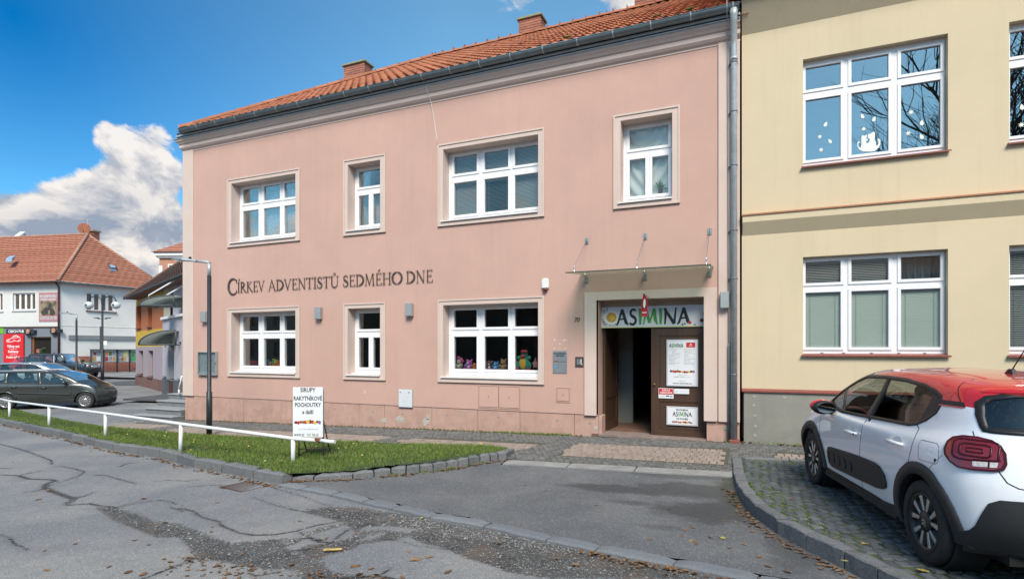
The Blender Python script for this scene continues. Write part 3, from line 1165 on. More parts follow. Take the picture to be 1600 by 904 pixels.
for (px, py, s_) in [(75, 763, .13), (225, 777, .12), (60, 777, .12), (210, 842, .11), (232, 849, .09), (256, 871, .10), (70, 859, .08), (73, 888, .10),
                     (170, 883, .07), (200, 891, .10), (223, 894, .09), (118, 848, .09), (285, 787, .07), (290, 792, .06), (258, 814, .10),
                     (332, 820, .07), (330, 828, .08), (378, 861, .10), (345, 883, .07), (392, 879, .08), (455, 877, .1), (300, 770, .05),
                     (340, 782, .07), (383, 795, .06), (468, 810, .08), (510, 838, .06), (583, 832, .09), (612, 808, .06), (570, 778, .06), (600, 785, .06),
                     (650, 872, .14), (700, 891, .14), (555, 881, .12), (580, 885, .1), (560, 893, .1), (640, 860, .07), (670, 868, .09),
                     (815, 821, .06), (870, 870, .07), (900, 880, .09), (780, 846, .08), (760, 830, .06), (20, 720, .08), (120, 745, .06)]:
    x, y, z = surf(px, py)
    put_leaf(x, y, z, s_ * random.uniform(.6, 1.05), False, 'brown fallen leaf lying on the grey road asphalt', 'brown leaves on the road')
for (px, py, s_) in [(958, 773, .07), (853, 768, .05), (905, 767, .06), (820, 760, .06), (840, 780, .06), (932, 791, .07), (1015, 844, .07), (1030, 790, .05),
                     (1037, 803, .05), (1066, 787, .05), (1150, 777, .06), (1120, 762, .06), (1045, 797, .07), (1080, 847, .09), (1088, 850, .09),
                     (1070, 829, .08), (1065, 838, .06), (1083, 826, .07), (1150, 817, .07), (1130, 815, .07), (1164, 852, .08), (1185, 871, .09),
                     (700, 768, .06), (572, 763, .05), (610, 767, .05), (745, 765, .05), (1110, 841, .1), (1140, 857, .09), (1200, 886, .1), (1230, 895, .09)]:
    x, y, z = surf(px, py)
    put_leaf(x, y, z, s_ * random.uniform(.6, 1.0), False, 'brown fallen leaf lying on the dark driveway asphalt', 'brown leaves on the driveway')
for (px, py, s_) in [(1130, 842, .10), (1112, 739, .09), (870, 726, .08), (995, 753, .05), (663, 805, .09)]:
    x, y, z = surf(px, py)
    put_leaf(x, y, z, s_, True, 'bright yellow leaf lying on the asphalt of the driveway', 'yellow leaves on the driveway')
for (px, py, s_) in [(1230, 829, .15), (1233, 835, .13), (1238, 838, .11), (1252, 848, .20), (1268, 849, .15), (1262, 842, .12), (1275, 851, .13), (1243, 832, .12), (1354, 895, .12), (1362, 900, .14), (1372, 893, .1)]:
    x, y, z = surf(px, py)
    put_leaf(x - .05, y, z + .01 + random.random() * .03, s_ * .85, True, 'large yellow maple leaf heaped against the parking kerb', 'yellow leaves by the parking kerb')
for (px, py, s_) in [(1441, 893, .09), (1352, 851, .08), (1290, 845, .08), (1320, 878, .07), (1238, 780, .07), (1190, 727, .07), (1480, 885, .06)]:
    x, y = gp(px, py, .01)
    put_leaf(x, y, .018, s_, random.random() < .4, 'small orange leaf lying on the parking bay setts', 'leaves on the parking setts')
# the long wooden scrap by the pothole
x, y = gp(520, 860, -.14)
t = thing('wood_scrap', 'short yellow-brown strip of bark lying in the broken road strip', 'bark', (x, y, road_z(np.array([x]), np.array([y]))[0] + .008), R(30))
MB().box(-.085, .085, -.02, .02, 0, .014).build('strip', mat('bark_yellow', (.42, .30, .10), .8, .3, 30, .3, 60, coord='obj'), t, .006)


def litter(name, pts, n, spread, zf, label, size=(.012, .032), m='leaf_brown', inward=0):
    """small crumbled leaves along a line"""
    L_ = resample(pts, .1)
    k = rng.integers(0, len(L_), n)
    cl = np.array([[L_[i].x, L_[i].y] for i in k])
    dens_ = np.array([noise.noise(Vector((c[0] * 1.7, c[1] * 1.7, 9))) for c in cl])
    cl = cl[dens_ > -.22 + rng.uniform(-.2, .2, len(cl))]
    cl = cl + np.abs(rng.normal(0, 1, (len(cl), 2))) * np.array(spread) * np.sign([1e-9 + 1, -1])
    n = len(cl)
    s_ = rng.uniform(*size, n)
    a = rng.uniform(0, 2 * PI, n)
    V = np.zeros((n, 5, 3))
    base = np.array([(-1, 0), (-.1, -.6), (1, -.1), (.2, .6), (0, 0)])
    for j in range(5):
        bx = base[j] * (1 + rng.uniform(-.3, .3, (n, 2)))
        V[:, j, 0] = cl[:, 0] + (bx[:, 0] * np.cos(a) - bx[:, 1] * np.sin(a)) * s_
        V[:, j, 1] = cl[:, 1] + (bx[:, 0] * np.sin(a) + bx[:, 1] * np.cos(a)) * s_
        V[:, j, 2] = zf(cl[:, 0], cl[:, 1]) + (rng.uniform(0, .6, n) * s_ + .002 if j < 4 else .001)
    fc = np.array([(0, 1, 4), (1, 2, 4), (2, 3, 4), (3, 0, 4)])
    o_ = npmesh(name, V.reshape(-1, 3), (fc[None] + (np.arange(n) * 5)[:, None, None]).reshape(-1, 3), m, False)
    stuff(o_)
    tag(o_, label, 'leaf litter')


litter('leaf_litter', [(x, y - .04) for x, y in K1[2:]], 1100, (.03, .07), road_z, 'crumbled brown leaves gathered along the lawn kerb')
litter('leaf_litter', [(x - .01, y - .03) for x, y in K2B], 500, (.05, .05), drive_z, 'brown leaf crumbs along the upright granite stones of the driveway')
litter('leaf_litter', [(x, y - .16) for x, y in LOW[8:]], 420, (.05, .06), road_z, 'brown leaf litter banked against the dropped kerb of the driveway')
litter('leaf_litter', [(x - .03, y - .02) for x, y in PKO[1:10]], 330, (-.07, .02), drive_z, 'brown leaf litter along the foot of the parking kerb')
litter('leaf_litter', [(-14.3, D - .05), (-3, D - .05)], 1300, (.02, .03), lambda X, Y: gi(X) + .004, 'thin line of brown leaves at the foot of the pink wall', (.012, .03))
litter('leaf_litter', [(-.05, D - .05), (3, D - .05)], 300, (.02, .04), lambda X, Y: gi(X) + .004, 'thin line of orange leaves at the foot of the yellow building', (.012, .035))
Pl = scatter(P2W, 500, 0)
litter('leaf_litter', [tuple(p) for p in P1W[20:26]], 120, (.2, .2), road_z, 'brown leaf crumbs in the broken strip of the road', (.012, .03))
litter('leaf_litter', [gp(470, 890, -.14), gp(560, 895, -.14), gp(620, 900, -.14)], 70, (.2, .12), road_z, 'brown leaf crumbs at the near edge of the road slab', (.012, .035))
A = scatter(GRASS[2:-2], 170, .05)
n = len(A)
for yy, nm, lab in ((0, 'leaf_brown', 'small brown leaves scattered over the lawn'), (1, 'leaf_yellow', 'small pale leaves scattered over the lawn')):
    Q = A[yy::2]
    Q = Q[Q[:, 0] > -14]
    V = np.zeros((len(Q), 4, 3))
    for j, (bx, by) in enumerate(((-1, 0), (0, -.7), (1, 0), (0, .7))):
        s_ = rng.uniform(.018, .04, len(Q))
        V[:, j, 0] = Q[:, 0] + bx * s_
        V[:, j, 1] = Q[:, 1] + by * s_
        V[:, j, 2] = grass_z(Q[:, 0], Q[:, 1]) + .03 + rng.uniform(0, .03, len(Q))
    o_ = npmesh('lawn_leaves', V.reshape(-1, 3), (np.array([(0, 1, 2, 3)])[None] + (np.arange(len(Q)) * 4)[:, None, None]).reshape(-1, 4), nm, False)
    stuff(o_)
    tag(o_, lab, 'leaves')

# ================================================================== PINK BUILDING
mat('pink_plaster', (.53, .335, .278), .9, .06, .8, .3, 110, dirt=.16, dirtcol=(.40, .27, .22), streak=.22)
mat('pink_trim', (.60, .475, .42), .88, .04, 2, .2, 130, dirt=.10, dirtcol=(.42, .34, .30), streak=.25)
mat('plinth_plaster', (.475, .300, .243), .88, .08, 2.2, .3, 110, dirt=.28, dirtcol=(.36, .25, .20), streak=.55)
mat('yellow_plaster', (.60, .505, .345), .9, .035, .9, .2, 150, dirt=.10, dirtcol=(.50, .42, .28), streak=.26)
mat('plinth_concrete', (.255, .245, .215), .85, .12, 1.7, .25, 100, dirt=.35, dirtcol=(.19, .185, .16), streak=.5)
mat('pvc_white', (.78, .78, .80), .35, .03, 3, 0)
mat('pvc_seam', (.30, .30, .32), .6, 0)
mat('sill_white', (.74, .74, .73), .45, .06, 9, 0)
mat('red_metal', (.24, .07, .055), .5, .15, 8, 0)
mat('orange_metal', (.42, .17, .08), .5, .15, 8, 0)
mat('gutter_zinc', (.15, .19, .21), .42, .18, 3.5, 0, metal=.55)
mat('gutter_dark', (.030, .036, .042), .6, .2, 5, 0)
mat('galvanised', (.40, .44, .46), .45, .16, 9, .05, 20, metal=.25)
mat('pipe_grey', (.16, .19, .22), .5, .15, 9, 0, metal=.3)
mat('steel', (.55, .55, .53), .3, .1, 12, 0, metal=.9)
mat('lamp_grey', (.38, .41, .42), .45, .06, 9, 0, metal=.4)
mat('black_print', (.012, .012, .013), .55, 0)
mat('dark_letter', (.085, .068, .058), .5, .25, 14, 0, metal=.3)
mat('dark_grey', (.07, .075, .08), .5, .1, 8, 0)
mat('white_print', (.80, .80, .80), .5, 0)
mat('grey_print', (.28, .29, .30), .6, 0)
mat('green_print', (.06, .26, .05), .55, 0)
mat('red_print', (.55, .02, .025), .5, 0)
mat('sign_white', (.72, .73, .76), .35, .03, 3, 0)
mat('door_brown', (.066, .035, .021), .45, .18, 5, .15, 40, stretch=(5, 5, .5))
mat('door_edge', (.050, .027, .016), .5, .1, 5, 0)
mat('room_wall', (.07, .068, .065), .9, .1, 1, 0)
mat('room_dark', (.06, .06, .065), .9, .1, 1, 0)
mat('passage_wall', (.085, .105, .12), .8, .1, 1.5, 0)
mat('passage_white', (.22, .22, .21), .8, .1, 1.5, 0)
mat('passage_floor', (.17, .095, .070), .6, .25, 5, .2, 30)
mat('blind', (.72, .80, .73), .6, .03, 3, 0)
mat('blind_grey', (.40, .42, .42), .6, .05, 3, 0)
mat('curtain', (.85, .87, .84), .85, .05, 3, 0)
mat('lace', (.45, .46, .50), .85, .3, 25, 0)
mat('mortar', (.33, .27, .24), .9, .1, 12, .3, 60)
mat('brass', (.5, .38, .15), .35, .1, 9, 0, metal=.8)
glass_mat('window_glass', (.95, .97, .96), .55, .015)
glass_mat('window_glass_blue', (.62, .66, .67), 1.0, .22)


def tile_mat(name, cols, bs=26):
    m = bpy.data.materials.new(name)
    m.use_nodes = True
    N = NT(m.node_tree)
    b = N.n['Principled BSDF']
    g = N('ShaderNodeNewGeometry')
    P_ = g.outputs['Position']
    oi = N('ShaderNodeObjectInfo').outputs['Random']
    r = N.math('FRACT', N.math('ADD', N.math('MULTIPLY', g.outputs['Random Per Island'], 7.31), oi))
    col = N.mix(r, cols[0], cols[1])
    col = N.mix(N.ramp(N.noise(P_, 2.2, 5, .65), .45, .75, 0, .55), col, cols[2])
    col = N.mix(N.ramp(N.noise(P_, bs, 5, .7), .5, .75, 0, .4), col, tuple(c * .4 for c in cols[0]))
    N.l.new(col, b.inputs['Base Color'])
    b.inputs['Roughness'].default_value = .8
    bn = N('ShaderNodeBump', i={'Strength': .4, 'Distance': .006, 'Height': N.noise(P_, 60, 4, .7)})
    N.l.new(bn.outputs[0], b.inputs['Normal'])
    MATS[name] = m


tile_mat('clay_tile', ((.32, .105, .050), (.43, .155, .075), (.18, .07, .045)))
tile_mat('clay_tile_pale', ((.33, .125, .075), (.42, .175, .11), (.22, .10, .07)))
tile_mat('dark_tile', ((.13, .075, .055), (.20, .115, .085), (.07, .05, .04)))
tile_mat('brick_red', ((.34, .12, .075), (.46, .19, .125), (.24, .10, .07)), 40)


def wall_holes(b, x0, x1, z0, z1, y0, y1, holes, mi=0, zbase=None):
    """plate y0 (front) .. y1 (back) with rectangular openings; reveals included"""
    xs = sorted({x0, x1, *[h[0] for h in holes], *[h[1] for h in holes]})
    zs = sorted({z0, z1, *[h[2] for h in holes], *[h[3] for h in holes]})
    hol = lambda i, j: any(h[0] - 1e-6 <= xs[i] and xs[i + 1] <= h[1] + 1e-6 and h[2] - 1e-6 <= zs[j] and zs[j + 1] <= h[3] + 1e-6 for h in holes)
    for i in range(len(xs) - 1):
        for j in range(len(zs) - 1):
            if hol(i, j):
                continue
            a, c, e, f = xs[i], xs[i + 1], zs[j], zs[j + 1]
            b.add([(a, y0, e), (c, y0, e), (c, y0, f), (a, y0, f)], [(0, 1, 2, 3)], mi)
            b.add([(a, y1, e), (c, y1, e), (c, y1, f), (a, y1, f)], [(3, 2, 1, 0)], mi)
    for h in holes:
        a, c, e, f = h
        b.add([(a, y0, e), (a, y1, e), (a, y1, f), (a, y0, f)], [(0, 1, 2, 3)], mi)
        b.add([(c, y0, e), (c, y1, e), (c, y1, f), (c, y0, f)], [(3, 2, 1, 0)], mi)
        b.add([(a, y0, f), (a, y1, f), (c, y1, f), (c, y0, f)], [(0, 1, 2, 3)], mi)
        if e > z0:
            b.add([(a, y0, e), (a, y1, e), (c, y1, e), (c, y0, e)], [(3, 2, 1, 0)], mi)
    b.add([(x0, y0, z0), (x0, y1, z0), (x0, y1, z1), (x0, y0, z1)], [(0, 1, 2, 3)], mi)
    b.add([(x1, y0, z0), (x1, y1, z0), (x1, y1, z1), (x1, y0, z1)], [(3, 2, 1, 0)], mi)
    return b


def ring(b, x0, x1, z0, z1, w, y0, y1, mi=0, wb=None):
    wb = w if wb is None else wb
    b.box(x0, x0 + w, y0, y1, z0, z1, mi).box(x1 - w, x1, y0, y1, z0, z1, mi)
    b.box(x0 + w, x1 - w, y0, y1, z1 - w, z1, mi).box(x0 + w, x1 - w, y0, y1, z0, z0 + wb, mi)
    return b


def window(parent, ox0, ox1, oz0, oz1, y, panes, glass='window_glass', sash=.052, name='window'):
    """panes: list of glass rectangles (x0,x1,z0,z1). frame = one plate with glass openings, sashes proud"""
    b = MB()
    wall_holes(b, ox0, ox1, oz0, oz1, y, y + .07, panes)
    for p in panes:
        ring(b, p[0] - sash, p[1] + sash, p[2] - sash, p[3] + sash, sash - .004, y - .016, y + .001)
        ring(b, p[0] - .006, p[1] + .006, p[2] - .006, p[3] + .006, .008, y - .008, y + .002)
    w = b.build(name, 'pvc_white', parent, 0)
    for p in panes:
        g = MB().box(p[0] - .003, p[1] + .003, y + .022, y + .026, p[2] - .003, p[3] + .003).build('pane', glass, w)
    return w


pink = thing('pink_building', 'two-storey pink rendered building with tiled roof, church lettering and brown double door', 'building', (0, 0, 0))
XW = [(-12.613, -10.384), (-8.764, -7.821), (-6.152, -3.911), (-2.226, -1.255)]
ZL, ZU = (1.05, 2.62), (4.48, 6.052)
holes = [(a, c, *ZU) for a, c in XW] + [(a, c, *ZL) for a, c in XW[:3]] + [(-2.66, -.66, .356, 2.60)]
b = MB()
wall_holes(b, -14.451, -.10, .356, 7.30, D, D + .45, holes)
wall = b.build('wall', 'pink_plaster', pink)
# side and rear walls, floors, partitions
b = MB()
b.box(-14.451, -14.05, D + .452, 20.3, -.6, 7.46).box(-.40, -.10, D + .452, 20.3, -.3, 7.46).box(-14.05, -.40, 20.0, 20.3, -.6, 7.46)
b.build('rear_wall', 'pink_plaster', pink)
for s_, x in ((1, -.11),):
    MB().prism([(D - .20, 7.50), (15.4, 10.96), (20.6, 7.46)], x - .16, x + .16, 'x').build('gable', 'pink_plaster', pink)
b = MB()
b.box(-14.05, -2.8, D + .452, 19.99, -.4, .30).box(-14.05, -.41, D + .452, 19.99, 3.15, 3.55).box(-14.05, -.41, D + .452, 19.99, 6.85, 7.2)
for x in (-9.9, -7.0, -3.4):
    b.box(x, x + .12, D + .452, 16.2, .3, 3.149).box(x, x + .12, D + .452, 16.2, 3.551, 6.849)
b.box(-14.05, -2.8, 16.2, 16.35, .3, 3.149).box(-14.05, -.41, 16.2, 16.35, 3.551, 6.849)
b.build('inner_wall', 'room_wall', pink)
# passage behind the door
b = MB()
b.box(-2.80, -2.70, D + .452, 12.5, -.1, 3.149).box(-.55, -.402, D + .452, 17.2, -.1, 3.149)
b.build('passage_side', 'passage_wall', pink)
MB().box(-2.80, -2.34, 12.5, 12.64, -.05, 3.149).build('passage_pier', 'passage_white', pink)
MB().box(-2.80, -.55, 17.2, 17.3, -.1, 3.149).box(-3.2, -2.8, 12.64, 17.2, -.1, 3.149).build('passage_end', 'room_dark', pink)
MB().box(-2.80, -.55, D + .0, 17.2, -.2, -.012).build('passage_floor', 'passage_floor', pink)
# jambs of the opening below the plinth line
PJ = [-14.449, -13.35, -12.2, -10.546, -9.55, -8.46, -7.73, -6.459, -5.312, -4.332, -3.158, -2.66]
for a_, c_ in zip(PJ[:-1], PJ[1:]):
    pb = MB().box(a_ + .004, c_ - .004, D + .014, D + .30, G((a_ + c_) / 2) - .35, .352)
    pp = pb.build('plinth_panel', 'plinth_plaster', pink, .004)
    xc = a_ + (c_ - a_) * random.uniform(.3, .7)
    MB().lathe([(.020, 0), (.020, .006), (.012, .010)], (0, 0, 0), 10, 'y').build('bolt', 'lamp_grey', pp).location = (xc, D + .006, .20 + random.uniform(-.02, .03))
MB().box(-14.449, -2.664, D + .06, D + .44, -.7, .350).build('plinth_core', 'door_edge', pink)
pp = MB().box(-.656, -.10, D + .014, D + .44, -.35, .352).build('plinth_panel', 'plinth_plaster', pink, .004)
MB().box(-.36, -.29, D + .004, D + .015, .20, .27).build('inspection_cap', 'lamp_grey', pp, .002)
MB().box(-14.449, -2.664, D + .009, D + .013, .3535, .3555).build('plinth_line', 'dark_grey', pink)
# old render patches on the plinth
pa = MB()
for (x0, z0, s_) in ((-6.62, .02, .10), (-6.55, .12, .06), (-7.3, .03, .12), (-2.72, .1, .05), (-7.75, .0, .08)):
    n = 9
    pts = [(x0 + math.cos(2 * PI * i / n) * s_ * random.uniform(.5, 1.2), z0 + math.sin(2 * PI * i / n) * s_ * random.uniform(.4, 1.0)) for i in range(n)]
    pa.prism(pts, D + .0115, D + .0145, 'y')
pa.build('render_patch', mat('bare_render', (.42, .40, .36), .9, .2, 20, .3, 60), pink)

# pilasters
MB().box(-14.475, -14.06, D - .035, D + .10, .356, 7.16).build('pilaster', 'pink_trim', pink, .006)
MB().box(-.455, -.095, D - .035, D - .001, .34, 7.16).build('pilaster', 'pink_trim', pink, .006)


# cornice: moulded profile swept along the front with a mitred return at the left
def sweep_front(prof, x0, x1, name, m, ret=True, yb=D):
    """prof list of (out, z). left end mitred, returning along the side"""
    b = MB()
    n = len(prof)
    for o_, z in prof:
        b.v.append((x0 - o_, 16.0, z))
    for o_, z in prof:
        b.v.append((x0 - o_, yb - o_, z))
    for o_, z in prof:
        b.v.append((x1, yb - o_, z))
    for k in (0, 1):
        for i in range(n - 1):
            b.f.append((k * n + i, (k + 1) * n + i, (k + 1) * n + i + 1, k * n + i + 1))
            b.m.append(0)
            b.sm.append(False)
    b.f.append(tuple(range(2 * n, 3 * n)))
    b.m.append(0)
    b.sm.append(False)
    return b.build(name, m, pink)


sweep_front([(-.02, 7.13), (.012, 7.13), (.012, 7.165), (.05, 7.19), (.085, 7.235), (.085, 7.305), (.075, 7.31), (.075, 7.325), (.10, 7.335), (.125, 7.375),
             (.155, 7.405), (.165, 7.445), (.165, 7.462), (-.02, 7.475)], -14.46, -.09, 'cornice', 'pink_trim')
sweep_front([(-.02, 7.472), (.178, 7.466), (.18, 7.452), (.183, 7.452), (.185, 7.474), (-.02, 7.48)], -14.46, -.09, 'cornice_flashing', 'galvanised')
# soffit board, fascia and gutter
MB().box(-14.48, -.09, D - .20, D - .03, 7.482, 7.60).build('eaves_board', 'gutter_dark', pink)
MB().box(-14.5, -.09, D - .215, D - .201, 7.492, 7.535).build('drip_edge', 'galvanised', pink)
GYc, GZc, GR = D - .285, 7.618, .086
b = MB()
n = 12
for k, x in enumerate([-14.22, -.10]):
    for rr in (GR, GR - .006):
        for i in range(n + 1):
            a = PI + PI * i / n
            b.v.append((x, GYc + rr * math.cos(a), GZc + rr * math.sin(a)))
for i in range(n):
    for o1, o2 in ((0, 2 * (n + 1)), (n + 1, 3 * (n + 1))):
        b.f.append((o1 + i, o1 + i + 1, o2 + i + 1, o2 + i))
        b.m.append(0)
        b.sm.append(True)
gut = b.build('gutter', 'gutter_zinc', pink)
MB().tube([(-14.22, GYc - GR, GZc + .004), (-.10, GYc - GR, GZc + .004)], .009, 6).build('bead', 'gutter_zinc', gut)
b = MB()
b.prism([(GYc + (GR - .003) * math.cos(PI + PI * i / n), GZc + (GR - .003) * math.sin(PI + PI * i / n)) for i in range(n + 1)], -14.225, -14.215, 'x')
b.build('end_cap', 'gutter_zinc', gut)
br = MB()
for i in range(n + 1):
    a = PI + PI * i / n
    for rr, xx in ((GR + .005, -.012), (GR + .005, .012)):
        br.v.append((xx, rr * math.cos(a), rr * math.sin(a)))
for i in range(n):
    br.f.append((2 * i, 2 * i + 1, 2 * i + 3, 2 * i + 2))
    br.m.append(0)
    br.sm.append(True)
br.box(-.012, .012, -.09, -.075, -.005, .02)
bo = br.build('gutter_bracket', 'galvanised', pink)
bo.location = (-14.2, GYc, GZc)
for k in range(1, 21):
    put('gutter_bracket', bo.data, pink, loc=(-14.2 + k * .70, GYc, GZc))

# --- roof
RE, RR_ = (D - .27, 7.665), (15.4, 11.03)
PIT = math.atan2(RR_[1] - RE[1], RR_[0] - RE[0])
RL = math.hypot(RR_[0] - RE[0], RR_[1] - RE[1])
HX = -14.28 + (RR_[0] - RE[0])            # ridge starts where the hip meets it
roof = MB()
roof.add([(-14.28, RE[0] + .02, RE[1] - .03), (-.06, RE[0] + .02, RE[1] - .03), (-.06, RR_[0], RR_[1] - .03), (HX, RR_[0], RR_[1] - .03),
          (-14.28, 20.7, 7.45), (-.06, 20.7, 7.45)], [(0, 1, 2, 3), (3, 2, 5, 4), (0, 3, 4)])
roof.add([(-14.2, RE[0] + .02, RE[1] - .10), (-.06, RE[0] + .02, RE[1] - .10), (-.06, RR_[0], RR_[1] - .10), (HX, RR_[0], RR_[1] - .10)], [(0, 1, 2, 3)])
roof = roof.build('roof', 'dark_tile', pink)


def tile_shape(w, l, seg=6, amp=.022):
    """interlocking clay tile lying on the slope: local x across, y up the slope, z out"""
    b = MB()
    for j, (yy, zz) in enumerate(((0, .032), (l * 1.12, .004))):
        for i in range(seg + 1):
            u = i / seg
            b.v.append((u * w * 1.04 - w * .52, yy + (-.01 * math.sin(u * PI) if j == 0 else 0), zz + amp * math.sin(u * 2 * PI)))
    for i in range(seg + 1):
        u = i / seg
        b.v.append((u * w * 1.04 - w * .52, -.002, .010 + amp * math.sin(u * 2 * PI)))
    m_ = seg + 1
    for i in range(seg):
        b.f.append((i, i + 1, m_ + i + 1, m_ + i))
        b.f.append((2 * m_ + i, 2 * m_ + i + 1, i + 1, i))
        b.m += [0, 0]
        b.sm += [True, False]
    return b


def roof_tiles(parent, x0, x1, w, l, mat_name, frame, n_single, eye=Vector((0, 0, EYE)), u_lo=None, u_hi=None, seg=6, amp=.022, name='roof_tile', L=None):
    """frame(u, v) -> Matrix placing a tile at distance u along the eave and v up the slope"""
    tb = tile_shape(w, l, seg, amp)
    proto_ = tb.build(name, mat_name)
    me = proto_.data
    bpy.data.objects.remove(proto_)
    cells = []
    rows = int(L / l)
    for r in range(rows):
        v = r * l
        lo, hi = (x0, x1) if u_lo is None else (u_lo(v), u_hi(v))
        k = int((hi - lo) / w)
        for c in range(k):
            cells.append((lo + (c + .5) * w + (r % 2) * 0, v))
    def score(c_):
        M_ = frame(*c_)
        d_ = (M_.translation - eye)
        nrm = (M_.to_3x3() @ Vector((0, 0, 1))).normalized()
        return abs(d_.normalized().dot(nrm)) / d_.length ** 2
    cells.sort(key=score, reverse=True)
    for c_ in cells[:n_single]:
        M_ = frame(*c_) @ Matrix.Translation((0, 0, random.uniform(-.003, .004))) @ Matrix.Rotation(random.uniform(-.012, .012), 4, 'Z')
        put(name, me, parent, M_)
    rest_ = cells[n_single:]
    if rest_:
        vv = np.array(tb.v)
        Vs, Fs = [], []
        fc = np.array(tb.f)
        for k, c_ in enumerate(rest_):
            M_ = np.array(frame(*c_) @ Matrix.Translation((0, 0, random.uniform(-.003, .004))))
            Vs.append(vv @ M_[:3, :3].T + M_[:3, 3])
            Fs.append(fc + k * len(vv))
        stuff(npmesh(name, np.vstack(Vs), np.vstack(Fs), mat_name, True, parent))


roof_tiles(roof, -14.2, -.07, .222, .345, 'clay_tile',
           lambda u, v: Matrix.Translation((u, RE[0] + v * math.cos(PIT), RE[1] + v * math.sin(PIT))) @ Matrix.Rotation(PIT, 4, 'X'), 300, L=RL, u_lo=lambda v: -.07 - .222 * int((14.2 - (v + .15) * math.cos(PIT)) / .222), u_hi=lambda v: -.07)
# ridge tiles
rb = MB()
for k, x in enumerate((0, .40)):
    for i in range(9):
        a = PI * i / 8
        rr = .115 - .014 * k
        rb.v.append((x, rr * math.cos(a), rr * math.sin(a) * .9 - .02))
for i in range(8):
    rb.f.append((i, i + 1, 10 + i, 9 + i))
    rb.m.append(0)
    rb.sm.append(True)
rb.box(-.012, .012, -.122, .122, -.04, .095)
rt = rb.build('ridge_tile', 'clay_tile', roof)
rt.location = (HX, 15.4, 11.05)
for k in range(1, 25):
    put('ridge_tile', rt.data, roof, loc=(HX + k * .39, 15.4, 11.05 + random.uniform(-.006, .006)))
hb_ = MB()
hb_.v, hb_.f, hb_.m, hb_.sm = rb.v[:18], rb.f[:8], rb.m[:8], rb.sm[:8]
ho_ = hb_.build('hip_tile', 'clay_tile')
hipm = ho_.data
bpy.data.objects.remove(ho_)
h0, h1 = Vector((-14.28, RE[0], RE[1])), Vector((HX, 15.4, 11.05))
hd_ = (h1 - h0).normalized()
Rh = hd_.to_track_quat('X', 'Z').to_matrix().to_4x4()
for k in range(int((h1 - h0).length / .39)):
    put('hip_tile', hipm, roof, Matrix.Translation(h0 + hd_ * .39 * k + Vector((0, 0, .02))) @ Rh)
sg = MB().box(-.05, -.035, 0, .02, 0, .10).box(.035, .05, 0, .02, 0, .10).box(-.05, .05, 0, .02, .0, .02).build('snow_guard', 'clay_tile', roof)
sg.location = (-1.4, RE[0] + .32, RE[1] + .24)
for k in range(1, 7):
    put('snow_guard', sg.data, roof, loc=(-1.4 - k * .92, RE[0] + .32, RE[1] + .24))
for k in range(5):
    MB().box(-.01, .01, -.01, .01, 0, .07).build('ridge_clip', 'dark_grey', roof).location = (-9.2 + k * 1.86, 15.42, 11.14)
# moss cushions on the lower tiles
for (x, v) in ((-1.55, .45), (-.95, .3), (-3.3, .35)):
    mb_ = MB()
    for k in range(6):
        mb_.ell((random.uniform(-.06, .06), random.uniform(-.05, .05), 0), (.035, .03, .018), 7)
    mb_.build('moss_cushion', mat('moss', (.10, .13, .03), .95, .3, 30, .3, 60), roof).location = (x, RE[0] + v * math.cos(PIT), RE[1] + v * math.sin(PIT) + .05)


def chimney(parent, x0, x1, y0, y1, z0, z1):
    ch = MB().box(x0 + .012, x1 - .012, y0 + .012, y1 - .012, z0, z1 - .07).build('chimney', 'mortar', parent)
    bl, bh, gp_ = .24, .065, .012
    pb = MB().box(-bl / 2, bl / 2, -.05, .05, 0, bh).build('brick', 'brick_red', None, .003)
    me = pb.data
    bpy.data.objects.remove(pb)
    hb = MB().box(-bl / 4 + .003, bl / 4 - .003, -.05, .05, 0, bh).build('brick', 'brick_red', None, .003)
    meh = hb.data
    bpy.data.objects.remove(hb)
    z = z0
    r = 0
    while z < z1 - .08:
        for (a, c, fixed, rot) in ((x0, x1, y0 + .05, 0), (y0, y1, x1 - .05, R(90))):
            u = a + (0 if (r % 2) == (rot > 0) else -bl / 2)
            while u < c - .02:
                s_, e_ = max(a, u), min(c, u + bl)
                if e_ - s_ > .06:
                    m_ = me if e_ - s_ > bl * .8 else meh
                    cx = (s_ + e_) / 2
                    sc_ = (e_ - s_ - gp_) / (bl if m_ is me else bl / 2)
                    o_ = put('brick', m_, ch)
                    dj = random.uniform(-.004, .002)
                    o_.matrix_basis = (Matrix.Translation((cx, fixed + dj, z)) if rot == 0 else Matrix.Translation((fixed - dj, cx, z))) @ Matrix.Rotation(rot, 4, 'Z') @ Matrix.Diagonal((sc_, 1, 1, 1))
                u += bl
        z += bh + gp_
        r += 1
    MB().box(x0 - .05, x1 + .05, y0 - .05, y1 + .05, z1 - .07, z1).build('cap', mat('cap_stone', (.30, .27, .20), .9, .2, 8, .3, 50, col2=(.28, .30, .16, 1)), ch, .01)
    return ch


chimney(roof, -13.06, -12.16, 15.62, 16.07, 10.1, 11.66)
chimney(roof, -6.39, -5.68, 15.62, 16.07, 10.75, 11.74)
chimney(roof, -2.88, -2.30, 15.62, 16.07, 10.75, 11.9)

# --- window surrounds, windows, sills
WY = D + .25


def surround(x0, x1, z0, z1, hx0, hx1, hz0, hz1):
    b = MB()
    wall_holes(b, x0, x1, z0, z1, D - .022, D - .001, [(hx0, hx1, hz0, hz1)])
    ring(b, hx0 + .001, hx1 - .001, hz0 + .001, hz1 - .001, .004, D - .021, D + .249)
    ring(b, x0 - .002, x1 + .002, z0 - .002, z1 + .002, .035, D - .038, D - .0215)
    return b.build('window_surround', 'pink_trim', pink, 0)


